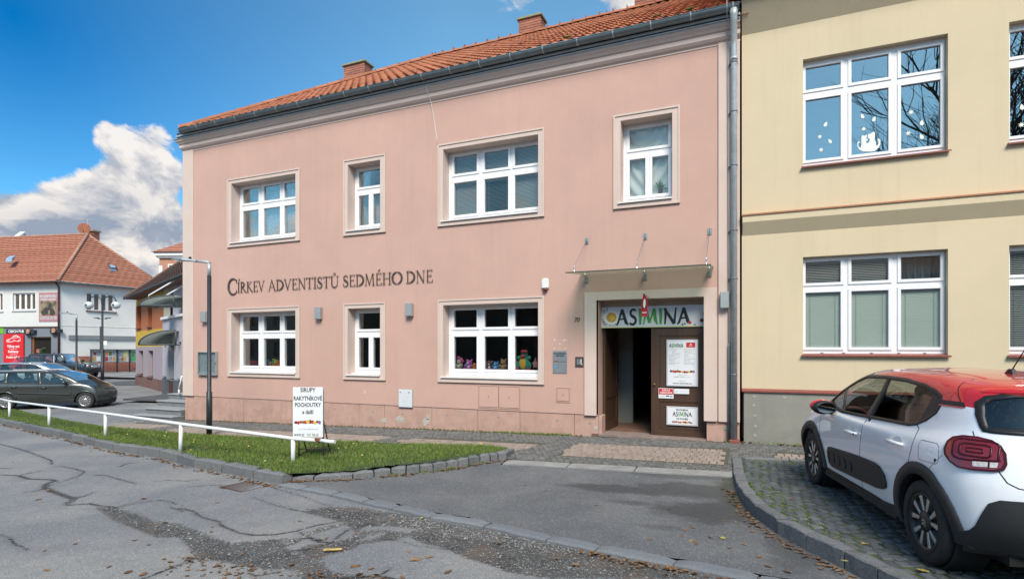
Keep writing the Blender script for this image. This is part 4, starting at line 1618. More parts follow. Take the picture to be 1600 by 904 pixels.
GL3 = [(.137, .702), (.892, 1.456), (1.609, 2.165)]     # glass spans from the opening's left edge
WIN = {}
SUR = [(-12.755, -10.243), (-8.887, -7.672), (-6.278, -3.784), (-2.360, -1.119)]
for fl, dzv in (('g', 0), ('u', 3.43)):
    for k, (a, c) in enumerate(XW):
        if fl == 'g' and k == 3:
            continue
        oz0, oz1 = 1.05 + dzv, 2.62 + dzv
        surround(SUR[k][0], SUR[k][1], .928 + dzv, 2.735 + dzv, a, c, oz0, oz1)
        ztop, zbot = (2.128 + dzv, 2.515 + dzv), (1.205 + dzv, 1.925 + dzv)
        if k in (0, 2):
            sc_ = (c - a) / 2.241
            panes = [(a + u * sc_, a + v * sc_, *z) for z in (zbot, ztop) for u, v in GL3]
        else:
            W_ = c - a
            panes = [(a + .125, c - .105, *ztop), (a + .125, a + W_ / 2 - .055, *zbot), (a + W_ / 2 + .075, c - .105, *zbot)]
        w = window(pink, a + .002, c - .002, oz0 + .002, oz1 - .002, WY, panes)
        WIN[fl + str(k)] = (w, panes)
        b = MB()
        b.add([(a - .045, D - .055, oz0 - .012), (c + .0, D - .055, oz0 - .012), (c + .0, WY + .002, oz0 + .03), (a + .0, WY + .002, oz0 + .03), (a - .045, D - .022, oz0 - .008)],
              [(0, 1, 2, 3, 4)])
        b.box(a - .045, c + .0, D - .058, D - .053, oz0 - .030, oz0 - .010)
        b.build('sill', 'sill_white', w)

# blinds, curtains
def blind(parent, x0, x1, z0, z1, y, m='blind', pitch=.028, tilt=60, wd=.030):
    n = int((z1 - z0) / pitch)
    a = R(tilt)
    dy, dz_ = math.cos(a) * wd / 2, math.sin(a) * wd / 2
    V, Fc = [], []
    for k in range(n):
        z = z1 - (k + .5) * pitch
        j = random.uniform(-.0015, .0015)
        V += [(x0, y - dy, z - dz_ + j), (x1, y - dy, z - dz_ - j), (x1, y + dy, z + dz_), (x0, y + dy, z + dz_)]
        Fc.append((4 * k, 4 * k + 1, 4 * k + 2, 4 * k + 3))
    o_ = npmesh('blind', V, Fc, m, False, parent)
    stuff(o_)
    b = MB()
    for u in (.14, .86):
        x = x0 + (x1 - x0) * u
        b.box(x - .002, x + .002, y - .019, y - .016, z0, z1)
    b.box(x0, x1, y - .02, y + .02, z1, z1 + .03)
    b.build('blind_cord', 'blind_grey', parent)


w, ps = WIN['u2']
for p in ps:
    blind(w, p[0] - .02, p[1] + .02, p[2] + (.0 if p != ps[1] else .0), p[3] - .03, WY + .10, 'blind_grey', tilt=(62 if p != ps[1] else 25))


def curtain(parent, x0, x1, z0, z1, y, m='curtain', folds=7, amp=.025, sag=None, name='curtain'):
    nx_, nz_ = 60, 24
    V = []
    for j in range(nz_ + 1):
        t_ = j / nz_
        for i in range(nx_ + 1):
            s_ = i / nx_
            x = x0 + (x1 - x0) * s_
            z = z1 + (z0 - z1) * t_
            if sag:
                # folds hang in catenary swags gathered at a point
                ax, az = sag
                r_a = math.hypot(x - ax, (z - az) * .8)
                yy = y + amp * math.sin(r_a * folds * 6)
            else:
                yy = y + amp * math.sin(s_ * folds * 2 * PI + .6 * math.sin(t_ * 3)) * (.6 + .4 * t_)
            V.append((x, yy, z))
    ids = np.arange(len(V)).reshape(nz_ + 1, nx_ + 1)
    Fq = np.stack([ids[:-1, :-1], ids[1:, :-1], ids[1:, 1:], ids[:-1, 1:]], -1).reshape(-1, 4)
    return npmesh(name, V, Fq, m, True, parent)


w, ps = WIN['u3']
a, c = XW[3]
curtain(w, a + .06, c - .05, ps[0][2] - .1, ps[0][3] + .05, WY + .12, folds=6.5, amp=.022, sag=((a + c) / 2 - .12, ps[0][3] + .12))
V_ = []
for (xa, xb, gx) in ((a + .05, (a + c) / 2 - .02, a - .02), ((a + c) / 2 - .01, c - .04, c + .04)):
    curtain(w, xa, xb, ps[1][2] + .02, ps[1][3] + .1, WY + .13, folds=5.5, amp=.022, sag=(xb + .35 if gx < a + .1 else xa - .30, ps[1][3] + .25))
w, ps = WIN['u0']
curtain(w, XW[0][0] + .75, XW[0][1], ps[0][2] + .02, ps[0][3] + .45, WY + .14, 'lace', folds=10, amp=.03)
curtain(w, XW[0][0] + .05, XW[0][0] + .6, ps[0][2], ps[0][3] + .5, WY + .3, 'blind_grey', folds=3, amp=.03)
w, ps = WIN['u1']
curtain(w, XW[1][0] + .3, XW[1][1], ps[1][2], ps[1][3] + .02, WY + .16, 'lace', folds=5, amp=.03)
curtain(w, XW[1][0] + .05, XW[1][0] + .30, ps[1][2], ps[0][3], WY + .2, 'blind_grey', folds=2, amp=.03)
# pot plant behind the upper right window
pl = thing('pot_plant', 'small green pot plant behind the draped curtains of the upper right window', 'plant', (-1.52, WY + .085, 4.66))
MB().lathe([(.03, 0), (.045, .09), (.048, .09), (.04, .085)], n=12).build('pot', mat('pot_clay', (.3, .13, .07), .8), pl)
mb_ = MB()
for k in range(46):
    a_ = random.uniform(0, 2 * PI)
    el = random.uniform(-.1, 1.3)
    L_ = random.uniform(.06, .17)
    d_ = Vector((math.cos(a_) * math.cos(el), math.sin(a_) * math.cos(el) * .25, math.sin(el)))
    p0 = Vector((0, 0, .09)) + d_ * L_ * .3
    p1 = p0 + d_ * L_
    s_ = Vector((-math.sin(a_), .2, .3)) * .016
    mb_.add([p0, p0.lerp(p1, .5) + s_, p1, p0.lerp(p1, .5) - s_], [(0, 1, 2, 3)])
mb_.build('foliage', 'grass_blade', pl)

# --- door surround, doors
b = MB()
wall_holes(b, -2.935, -.475, .345, 2.767, D - .04, D - .001, [(-2.70, -.70, .345, 2.605)])
b.build('door_surround', 'pink_trim', pink, .006)
b = MB().box(-2.70, -2.662, D + .0, D + .40, .34, 2.60).box(-.698, -.66, D + .0, D + .40, .34, 2.60)
b.build('door_jamb', 'pink_trim', pink, .004)
MB().box(-2.66, -2.60, D + .02, D + .42, -.1, .34).build('door_jamb', 'plinth_plaster', pink, .004)
MB().box(-2.66, -.66, D + .26, D + .44, 2.10, 2.60).build('transom', mat('beige_board', (.36, .31, .23), .8, .1, 4), pink)
MB().box(-2.66, -.66, D - .03, D + .45, -.06, -.004).build('threshold', mat('threshold_stone', (.23, .17, .15), .8, .2, 6, .3, 60), pink, .006)


def door_leaf(parent, w, h, panels, name='door'):
    """hinged at local x=0, face towards -y"""
    b = MB()
    wall_holes(b, 0, w, 0, h, 0, .05, panels)
    d_ = b.build(name, 'door_brown', parent)
    for (x0, x1, z0, z1) in panels:
        pb_ = MB()
        pb_.box(x0 - .001, x1 + .001, .016, .034, z0 - .001, z1 + .001)
        ring(pb_, x0 + .001, x1 - .001, z0 + .001, z1 - .001, .018, .004, .0165)
        pb_.build('panel', 'door_brown', d_, .003)
    return d_


dr = door_leaf(pink, .985, 2.06, [(.12, .865, .13, .66), (.12, .865, .86, 1.92)])
dr.location = (-1.648, D + .25, -.005)
MB().box(-.035, .012, -.018, .0, 0, 2.06).build('cover_strip', 'door_brown', dr, .004)
MB().box(.02, .965, -.022, 0, 0, .09).build('kick_rail', 'door_brown', dr, .004)
MB().lathe([(.018, 0), (.02, -.03), (.012, -.045)], (.03, -.01, .98), 10, 'y').build('knob', 'brass', dr)
dl = door_leaf(pink, .985, 2.06, [(.12, .865, .13, .66), (.12, .865, .86, 1.92)])
dl.location = (-2.60, D + .31, -.005)
dl.rotation_euler = (0, 0, R(87))
MB().tube([(.93, -.01, 1.0), (.93, -.05, 1.0), (.84, -.055, 1.0)], .009, 6).build('handle', 'black_print', dl)


# --- metal hatches in the wall
def hatch(x0, x1, z0, z1, doors, nm='hatch'):
    b = MB()
    ring(b, x0 - .02, x1 + .02, z0 - .02, z1 + .02, .018, D - .012, D - .0005)
    h = b.build(nm, 'pink_plaster', pink)
    MB().box(x0, x1, D - .006, D - .0008, z0, z1).build('gap', 'dark_letter', h)
    n = doors
    for k in range(n):
        a_ = x0 + (x1 - x0) * k / n + .006
        c_ = x0 + (x1 - x0) * (k + 1) / n - .006
        MB().box(a_, c_, D - .013, D - .007, z0 + .006, z1 - .006).build('hatch_door', 'pink_plaster', h, .002)
        MB().box((a_ + c_) / 2 - .004, (a_ + c_) / 2 + .006, D - .016, D - .0125, (z0 + z1) / 2 - .03, (z0 + z1) / 2 + .02).build('lock', 'red_metal', h)
    return h


hatch(-5.275, -4.335, .415, .862, 2)
hatch(-3.515, -3.255, .60, .862, 1)

# --- downpipe
dp = MB()
dp.tube([(-.19, GYc, GZc - .06), (-.19, GYc, GZc - .16), (-.19, GYc + .05, GZc - .28), (-.19, D - .135, GZc - .52), (-.19, D - .115, GZc - .62), (-.19, D - .115, .05)],
        [.075, .062, .056, .054, .054, .054], 14)
dpo = dp.build('downpipe', 'galvanised', pink)
MB().lathe([(.06, 0), (.066, .03), (.06, .06)], (-.19, D - .115, 6.75), 14).build('collar', 'galvanised', dpo)
for z in (6.72, 5.85, 4.9, 3.75, 2.9, 1.2):
    c_ = MB().lathe([(.058, -.012), (.062, 0), (.058, .012)], (-.19, D - .115, z), 14).box(-.28, -.24, D - .09, D - .035, z - .008, z + .008)
    c_.box(-.25, -.13, D - .085, D - .03, z - .006, z + .006)
    c_.build('pipe_clip', 'pipe_grey', dpo)
MB().box(-.27, -.11, D - .19, D - .04, -.03, .05).build('gully_box', 'red_metal', dpo, .01)
MB().tube([(-.275, D - .06, -.02), (-.275, D - .06, 1.70), (-.275, D - .06, 1.78)], [.024, .024, .008], 10).build('conduit', 'pipe_grey', pink)
MB().tube([(-.30, GYc - .09, 7.72), (-.30, GYc - .09, 7.5), (-.30, D - .2, 7.44), (-.30, D - .06, 7.1), (-.285, D - .055, 1.75)], .005, 5).build('lightning_wire', 'galvanised', pink)
# loose cable on the wall
MB().tube([(-6.46, D - .19, 7.47), (-6.475, D - .19, 7.40), (-6.47, D - .10, 7.28), (-6.44, D - .05, 7.12), (-6.41, D - .012, 6.9), (-6.36, D - .008, 6.6), (-6.32, D - .006, 6.36), (-6.30, D - .006, 6.18)],
          .006, 5).build('loose_cable', 'sill_white', pink)
# scars where an older plate was screwed
sc_b = MB()
for (x, z, w_, h_) in ((-3.57, 1.84, .05, .03), (-3.35, 1.83, .09, .025), (-3.455, 1.755, .035, .035), (-3.575, 1.66, .04, .018), (-3.45, 1.665, .06, .008), (-3.34, 1.66, .05, .018)):
    sc_b.prism([(x + math.cos(2 * PI * i / 8) * w_ / 2 * random.uniform(.8, 1.1), z + math.sin(2 * PI * i / 8) * h_ / 2 * random.uniform(.8, 1.1)) for i in range(8)], D - .0025, D - .0005, 'y')
sc_b.build('plaster_scar', mat('filler_white', (.66, .60, .56), .9, .1, 30), pink)
# little vertical anchor seen left of the cabinet
MB().box(-8.28, -8.26, D - .006, D - .0005, .60, .68).build('plaster_scar', 'filler_white', pink)

# ================================================================== YELLOW BUILDING
yel = thing('yellow_building', 'cream yellow rendered building with large white windows, right of the pink one', 'building')
YX0, YX1 = -.062, 12.5
YW = [(.905, 2.925), (3.68, 5.70), (6.455, 8.475)]
yh = [(a, c, z0, z1) for a, c in YW for z0, z1 in ((1.553, 3.222), (4.762, 6.60))]
wall_holes(MB(), 0, 1, 0, 1, 0, 1, [])
b = MB()
wall_holes(b, YX0, YX1, .90, 7.22, D, D + .45, yh)
b.box(YX0, YX0 + .3, D + .452, 20, .0, 9.5).box(YX1 - .3, YX1, D + .452, 20, 0, 9.5).box(YX0 + .3, YX1 - .3, 19.7, 20, 0, 9.5)
b.build('wall', 'yellow_plaster', yel)
b = MB()
b.box(YX0 + .3, YX1 - .3, D + .452, 19.7, 3.3, 3.7).box(YX0 + .3, YX1 - .3, D + .452, 19.7, 7.0, 7.3).box(YX0 + .3, YX1 - .3, D + .452, 19.7, .5, .9)
b.box(YX0 + .3, YX1 - .3, 15.0, 15.1, .9, 7.0)
for x in (3.25, 6.0):
    b.box(x, x + .12, D + .452, 15.0, .9, 3.3).box(x, x + .12, D + .452, 15.0, 3.7, 7.0)
b.build('inner_wall', 'room_wall', yel)
b = MB()
b.prism([(D - .001, 7.22), (D - .30, 7.70), (D - .30, 9.6), (D + .45, 9.6), (D + .45, 7.22)], YX0, YX1, 'x')
b.build('upper_cornice', 'yellow_plaster', yel)
MB().box(YX0 - .01, YX1, D - .33, D - .301, 7.69, 7.735).build('cornice_flashing', 'orange_metal', yel, .004)
b = MB()
b.prism([(D - .001, 3.66), (D - .115, 3.875), (D - .115, 4.005), (D - .001, 4.03)], YX0 + .012, YX1, 'x')
b.build('string_course', 'yellow_plaster', yel)
b = MB()
b.add([(YX0 - .005, D - .135, 3.99), (YX1, D - .135, 3.99), (YX1, D - .135, 4.014), (YX0 - .005, D - .135, 4.014), (YX0 - .005, D - .002, 4.04), (YX1, D - .002, 4.04)], [(0, 1, 2, 3), (3, 2, 5, 4)])
b.build('string_flashing', 'orange_metal', yel)
b = MB()
b.box(YX0 + .03, YX1, D - .045, D - .001, -.4, .905)
b.build('plinth', 'plinth_concrete', yel, .006)
b = MB()
b.add([(YX0, D - .075, .905), (YX1, D - .075, .905), (YX1, D - .075, .925), (YX0, D - .075, .925), (YX0, D - .002, .955), (YX1, D - .002, .955)], [(0, 1, 2, 3), (3, 2, 5, 4)])
b.box(YX0, YX1, D - .078, D - .072, .898, .926)
b.build('plinth_flashing', 'red_metal', yel)
MB().prism([(D - .7, 9.6), (15.4, 12.3), (20.6, 9.6)], YX0, YX1, 'x').build('roof', 'clay_tile', yel)
for (x, z) in ((.14, .82), (.13, .66), (.15, .48), (.16, .30), (.15, .14), (.62, .82)):
    MB().lathe([(.026, 0), (.026, -.004)], (x, D - .046, z), 9, 'y').build('filled_hole', mat('hole_filler', (.33, .33, .31), .9, .2, 30), yel)

YG = [(.046, .573), (.729, 1.253), (1.425, 1.952)]
for k, (a, c) in enumerate(YW[:2]):
    for fl, (z0, z1) in enumerate(((1.553, 3.222), (4.762, 6.60))):
        if fl == 0:
            zr = [(1.679, 2.616), (2.782, 3.145)]
        else:
            zr = [(4.899, 5.935), (6.111, 6.491)]
        panes = [(a + u, a + v, *z) for z in zr for u, v in YG]
        w = window(yel, a + .002, c - .002, z0 + .002, z1 - .002, D + .12, panes, 'window_glass' if fl == 0 else 'window_glass_blue', sash=.045)
        b = MB()
        b.add([(a - .03, D - .06, z0 - .004), (c + .03, D - .06, z0 - .004), (c - .002, D + .12, z0 + .022), (a + .002, D + .12, z0 + .022)], [(0, 1, 2, 3)])
        b.box(a - .03, c + .03, D - .062, D - .057, z0 - .028, z0 - .003)
        b.build('sill', 'red_metal', w)
        for q_, x in enumerate((a + .3, a + .62, a + 1.02, a + 1.4, a + 1.75)):
            MB().box(x - .02, x + .02, D + .104, D + .119, z0 + .032, z0 + .040).build('drain_slot', 'pvc_seam', w)
        if fl == 0:
            for pi_, p in enumerate(panes):
                if k == 0 and pi_ == 5:
                    continue
                blind(w, p[0] + .0, p[1] - .0, p[2] + .0, p[3] - .035, D + .165, 'blind' if (k == 0 and pi_ < 3) else 'blind_grey', tilt=74 if (k == 0 and pi_ < 3) else 50)
            if k == 0:
                curtain(w, a + 1.42, c, 2.75, 3.16, D + .4, 'blind_grey', folds=6)
        else:
            for p in panes:
                if p[2] < 6:
                    MB().box(p[0], p[1], D + .15, D + .18, p[3] - .05, p[3]).build('blind_box', 'blind_grey', w)
                else:
                    MB().box(p[0], p[1], D + .15, D + .18, p[3] - .045, p[3]).build('blind_box', 'blind_grey', w)
        if fl == 1:
            WIN['y%d' % k] = (w, panes)


# paper stickers on the upper window
def leaf_poly(cx, cz, s_, kind, rot):
    pts = []
    if kind == 0:   # ovate leaf with stem
        for i in range(10):
            a_ = 2 * PI * i / 10
            pts.append((math.sin(a_) * .42 * (1 + .12 * (i % 2)), math.cos(a_) * .62))
        pts[0] = (0.05, .95)
    else:
        for i in range(14):
            a_ = 2 * PI * i / 14
            r_a = 1.0 if i % 2 == 0 else .45
            pts.append((math.sin(a_) * .72 * r_a, math.cos(a_) * .72 * r_a))
    c_, s2 = math.cos(rot), math.sin(rot)
    return [(cx + (x * c_ - z * s2) * s_, cz + (x * s2 + z * c_) * s_) for x, z in pts]


mat('sticker_green', (.74, .78, .72), .7, .05, 20)
w, panes = WIN['y0']


def yw(px, py):
    a_ = (px - 800) / F
    Z = (D + .135) / (a_ * ST + CT)
    return (a_ * Z * CT - Z * ST, EYE + (HOR - py) / F * Z)


for (u, v, s_, kd, rt_) in [(225, 610, .058, 0, -.4), (185, 695, .056, 1, 0), (258, 728, .055, 0, .5), (194, 787, .055, 1, .3), (487, 552, .055, 0, .4), (567, 573, .058, 0, -.3),
                            (495, 640, .055, 1, .2), (829, 522, .060, 1, 0), (905, 600, .060, 0, .1), (809, 670, .058, 1, .3), (905, 697, .06, 0, .4)]:
    x, z = yw(1240 + u / 4.52, 60 + v / 4.52)
    MB().prism(leaf_poly(x, z, s_, kd, rt_), D + .134, D + .138, 'y').build('leaf_sticker', 'sticker_green', w)
cat = [(450, 735), (462, 725), (466, 735), (458, 742), (458, 765), (474, 775), (480, 745), (478, 715), (480, 690), (488, 684), (498, 690), (506, 686), (516, 678), (517, 695), (512, 705), (524, 712),
       (522, 722), (512, 728), (514, 738), (524, 740), (536, 728), (538, 712), (528, 706), (524, 690), (528, 676), (540, 674), (560, 662), (568, 658), (576, 672), (574, 700), (570, 712), (582, 735), (585, 762), (600, 745),
       (598, 722), (590, 712), (604, 708), (614, 722), (612, 748), (598, 775), (572, 795), (540, 800), (490, 798), (462, 785), (450, 762)]
cp = [yw(1240 + u / 4.52, 60 + v / 4.52) for u, v in cat]
MB().prism(cp, D + .134, D + .138, 'y').build('cat_sticker', 'sticker_green', w)
w2, _ = WIN['y1']
for (px, py, kd) in ((1597, 168, 0), (1596, 195, 1)):
    x, z = yw(px, py)
    MB().prism(leaf_poly(x, z, .06, kd, .2), D + .134, D + .138, 'y').build('leaf_sticker', 'sticker_green', w2)

# ================================================================== LETTERING
def glyph(ch):
    """strokes on a unit-high letter: list of (points, widths); returns strokes, advance width"""
    T, t, S = .085, .030, .026

    def arc(cx, cy, rx, ry, a0, a1, w0, w1, n=14, mid=None):
        pts, ws = [], []
        for i in range(n + 1):
            u = i / n
            a = R(a0 + (a1 - a0) * u)
            pts.append((cx + rx * math.cos(a), cy + ry * math.sin(a)))
            m_ = mid if mid is not None else max(w0, w1)
            ws.append(w0 + (m_ - w0) * math.sin(u * PI) if w0 == w1 else w0 + (w1 - w0) * u)
        return (pts, ws)

    def ln(x0, y0, x1, y1, w, w2=None):
        return ([(x0, y0), (x1, y1)], [w, w if w2 is None else w2])

    def ser(x, y, w=.15):
        return ln(x - w, y, x + w, y, S)
    o = 0.022
    base = ch
    acc = None
    if ch in 'ÍÉŮ':
        base = {'Í': 'I', 'É': 'E', 'Ů': 'U'}[ch]
        acc = ch
    g = {
        'A': ([ln(.10, o, .40, 1, t), ln(.37, 1.0, .74, o, T), ln(.2, .36, .6, .36, t), ser(.09, o, .10), ser(.75, o, .12)], .85),
        'C': ([arc(.50, .5, .42, .49, 48, 312, t, t, 22, .15), ln(.79, .93, .79, .72, .05), ln(.80, .27, .80, .10, .04)], .86),
        'D': ([ln(.18, 0, .18, 1, T), arc(.22, .5, .56, .48, 88, -88, t, t, 20, .15), ser(.15, o, .13), ser(.15, 1 - o, .13)], .88),
        'E': ([ln(.18, 0, .18, 1, T), ln(.1, 1 - .03, .56, 1 - .03, t), ln(.2, .52, .48, .52, t), ln(.1, .03, .60, .03, t), ln(.56, 1, .56, .86, .045), ln(.60, 0, .61, .17, .045), ln(.48, .60, .48, .44, .04)], .66),
        'H': ([ln(.18, 0, .18, 1, T), ln(.72, 0, .72, 1, T), ln(.2, .52, .7, .52, t), ser(.18, o), ser(.18, 1 - o), ser(.72, o), ser(.72, 1 - o)], .90),
        'I': ([ln(.18, 0, .18, 1, T), ser(.18, o), ser(.18, 1 - o)], .36),
        'K': ([ln(.18, 0, .18, 1, T), ln(.22, .50, .62, .98, t), ln(.27, .56, .74, o, T), ser(.18, o), ser(.18, 1 - o), ser(.62, 1 - o, .10), ser(.76, o, .10)], .84),
        'M': ([ln(.16, 0, .20, 1, t), ln(.20, 1, .50, .04, T), ln(.50, .04, .80, 1, t), ln(.82, 1, .88, 0, T), ser(.15, o, .11), ser(.88, o, .13), ser(.17, 1 - o, .08), ser(.84, 1 - o, .08)], 1.04),
        'N': ([ln(.17, 0, .17, 1, t), ln(.15, 1, .74, 0, T), ln(.74, 0, .74, 1, t), ser(.17, o, .11), ser(.12, 1 - o, .09), ser(.74, 1 - o, .11)], .90),
        'O': ([arc(.5, .5, .43, .49, 90, 270, t, t, 16, .15), arc(.5, .5, .43, .49, 90, -90, t, t, 16, .15)], 1.0),
        'R': ([ln(.18, 0, .18, 1, T), arc(.2, .74, .34, .24, 90, -90, t, t, 12, .13), ln(.30, .5, .74, .0, T), ser(.18, o), ser(.15, 1 - o, .12), ser(.77, o, .08)], .82),
        'S': ([arc(.33, .74, .20, .235, 40, 225, t, .10, 12), arc(.30, .26, .23, .24, 45, -150, .11, t, 12), ln(.20, .60, .48, .40, .145), ln(.49, .92, .49, .74, .04), ln(.07, .30, .08, .10, .04)], .62),
        'T': ([ln(.36, 0, .36, 1, T), ln(.03, .97, .69, .97, t), ser(.36, o), ln(.04, 1, .03, .84, .045), ln(.69, 1, .70, .84, .045)], .74),
        'U': ([ln(.17, 1, .17, .32, T), arc(.45, .32, .28, .31, 180, 360, .11, t, 14), ln(.73, .32, .73, 1, t), ser(.17, 1 - o), ser(.73, 1 - o, .11)], .90),
        'V': ([ln(.10, 1, .43, 0, T), ln(.40, 0, .72, 1, t), ser(.10, 1 - o, .12), ser(.73, 1 - o, .10)], .82),
    }[base]
    st, w = list(g[0]), g[1]
    if acc in ('Í', 'É'):
        x = .2 if acc == 'Í' else .34
        st.append(ln(x - .05, 1.10, x + .11, 1.30, .04, .075))
    elif acc == 'Ů':
        st.append(arc(.45, 1.17, .085, .085, 0, 360, .04, .0401, 12))
    return st, w


def stroke_mesh(b, pts, ws, sc_, ox, oy, d0, d1, shear=0.0, wsc=1.0):
    """ribbon along pts; x,y in glyph plane; thickness d0..d1 in z"""
    n = len(pts)
    L_, R_ = [], []
    for k in range(n):
        p0, p1 = pts[max(0, k - 1)], pts[min(n - 1, k + 1)]
        dx, dy = p1[0] - p0[0], p1[1] - p0[1]
        l = math.hypot(dx, dy) or 1
        nx_, ny_ = -dy / l, dx / l
        w = ws[k] * wsc / 2
        for lst, s_ in ((L_, 1), (R_, -1)):
            x, y = pts[k][0] + nx_ * w * s_, pts[k][1] + ny_ * w * s_
            lst.append((ox + (x + y * shear) * sc_[0], oy + y * sc_[1]))
    o = len(b.v)
    for z in (d0, d1):
        b.v += [(x, y, z) for x, y in L_] + [(x, y, z) for x, y in R_]
    for k in range(n - 1):
        a, c, e, f = o + k, o + k + 1, o + n + k + 1, o + n + k
        q_ = 2 * n
        for fc in ((a, c, e, f), (a + q_, f + q_, e + q_, c + q_), (a, a + q_, c + q_, c), (f, e, e + q_, f + q_)):
            b.f.append(fc)
            b.m.append(0)
            b.sm.append(False)
    for k in (0, n - 1):
        b.f.append((o + k, o + n + k, o + 3 * n + k, o + 2 * n + k))
        b.m.append(0)
        b.sm.append(False)


sign = thing('church_lettering', 'dark metal raised serif letters reading CÍRKEV ADVENTISTŮ SEDMÉHO DNE on the pink wall', 'lettering', (0, 0, 0))


def fx(px, y=D):
    a_ = (px - 800) / F
    Z = y / (a_ * ST + CT)
    return a_ * Z * CT - Z * ST


for word, pa_, pb_ in (('CÍRKEV', 356.4, 414.2), ('ADVENTISTŮ', 420, 530.6), ('SEDMÉHO', 536, 629.6), ('DNE', 634.7, 677.4)):
    xa, xb = fx(pa_), fx(pb_)
    gl = [glyph(c_) for c_ in word]
    tot = sum(g[1] * (1.5 if (i == 0 and word[0] == 'C') else 1) for i, g in enumerate(gl))
    u = (xb - xa) / tot
    x = xa
    for i, (st, w_) in enumerate(gl):
        big_ = i == 0 and word[0] == 'C'
        hh = .42 if big_ else .275
        k = u * (1.5 if big_ else 1)
        b = MB()
        for si, (pts, ws) in enumerate(st):
            stroke_mesh(b, pts, ws, (k, hh), 0, 0, .016 + si * .0004, .026 + si * .0004)
        lo = b.build('letter', 'dark_letter', sign)
        lo.matrix_basis = wallM(x, 3.145 if not big_ else 3.10)
        # stand-off pins
        MB().lathe([(.006, .0), (.006, .02)], (.18 * k, .5 * hh, 0), 6).build('pin', 'dark_letter', lo)
        x += w_ * k


# ================================================================== THINGS ON THE PINK FACADE
def wall_lamp(x, z, label):
    t = thing('wall_lamp', label, 'wall lamp', (x, D, z), group='up and down wall lamps on the pink facade')
    MB().box(-.085, .085, -.115, -.012, -.145, .145).build('housing', 'lamp_grey', t, .008)
    MB().box(-.05, .05, -.012, -.001, -.10, .10).build('bracket', 'pipe_grey', t)
    MB().box(-.07, .07, -.10, -.025, -.152, -.146).build('lens', 'sill_white', t)
    return t


wall_lamp(-9.62, 2.53, 'small grey box wall lamp between the two left ground floor windows')
wall_lamp(-7.0, 2.54, 'small grey box wall lamp between the narrow and the wide toy window')
wall_lamp(-13.60, 2.53, 'small grey box wall lamp behind the street lamp, leftmost on the pink facade')
t = wall_lamp(-.345, 2.525, 'small grey box wall lamp on the right pilaster beside the downpipe')
t.location.y = D - .035
t.scale = (.85, 1, 1)

t = thing('alarm_siren', 'white alarm siren with dark red lens high on the pink wall', 'alarm', (-3.755, D, 2.95))
MB().box(-.075, .075, -.07, -.001, -.08, .14).build('housing', 'sill_white', t, .025, seg=3)
MB().lathe([(.002, -.13), (.03, -.125), (.05, -.10), (.056, -.078)], (0, -.045, 0), 14).build('lens', mat('siren_red', (.14, .018, .018), .25, 0), t)

t = thing('notice_board', 'glazed aluminium notice case behind the street lamp on the pink wall', 'notice board', (-13.48, D, 1.26))
b = MB()
ring(b, -.36, .36, -.32, .32, .028, -.075, -.002)
b.build('frame', 'lamp_grey', t, .003)
MB().box(-.33, .33, -.03, -.003, -.29, .29).build('back_panel', mat('board_grey', (.66, .72, .76), .6, .08, 3), t)
MB().box(-.33, .33, -.062, -.058, -.29, .29).build('pane', 'window_glass', t)
MB().box(.335, .35, -.085, -.07, -.03, .03).build('lock', 'dark_grey', t)

t = thing('meter_cabinet', 'flat white metal meter cabinet door low on the pink wall', 'cabinet', (-7.127, D, .53))
MB().box(-.18, .18, -.035, -.001, -.20, .20).build('door', mat('cabinet_white', (.60, .63, .66), .5, .05, 6), t, .005)
MB().box(-.19, .19, -.020, -.0008, -.21, .21).build('frame', 'lamp_grey', t, .003)
for x in (-.13, .10):
    MB().lathe([(.014, 0), (.014, -.006)], (x, -.036, .14), 8, 'y').build('lock', 'dark_grey', t)

for k, (z0, z1, lab) in enumerate(((1.393, 1.611, 'upper of the two grey metal name plates left of the brown door'), (1.161, 1.375, 'lower of the two grey metal name plates left of the brown door'))):
    t = thing('name_plate', lab, 'plate', (-3.454, D, (z0 + z1) / 2), group='grey name plates left of the door')
    h = (z1 - z0) / 2
    MB().box(-.149, .149, -.012, -.001, -h, h).build('plate', mat('plate_grey', (.30, .34, .37), .35, .06, 8, metal=.5), t, .002)
    M0 = Matrix.Translation((0, -.013, 0)) @ Matrix.Rotation(R(90), 4, 'X')
    if k == 0:
        text('text_line', 'SPOLEČENSKÉ', .038, M0 @ Matrix.Translation((0, .055, 0)), 'black_print', t, bold=.0012)
        text('text_line', 'CENTRUM', .038, M0 @ Matrix.Translation((0, .012, 0)), 'black_print', t, bold=.0012)
        MB().prism([(-.10, -.085), (-.055, -.085), (-.078, -.045)], -.0145, -.0125, 'y').build('emblem', mat('emblem_orange', (.55, .2, .05), .5, 0), t)
        MB().box(-.11, -.04, -.0145, -.0125, -.094, -.088).build('emblem_line', 'black_print', t)
    else:
        MB().prism([(-.095 + .038 * math.cos(a / 10 * 2 * PI), .028 + .022 * math.sin(a / 10 * 2 * PI)) for a in range(10)], -.0145, -.0125, 'y').build('emblem', mat('emblem_blue', (.08, .30, .60), .5, 0), t)
        text('text_line', 'DÍLNA', .04, M0 @ Matrix.Translation((.04, .03, 0)), 'grey_print', t)
        for j in range(3):
            MB().box(-.12, .12 - .02 * j, -.0145, -.0125, -.035 - j * .018, -.028 - j * .018).build('text_line', 'grey_print', t)

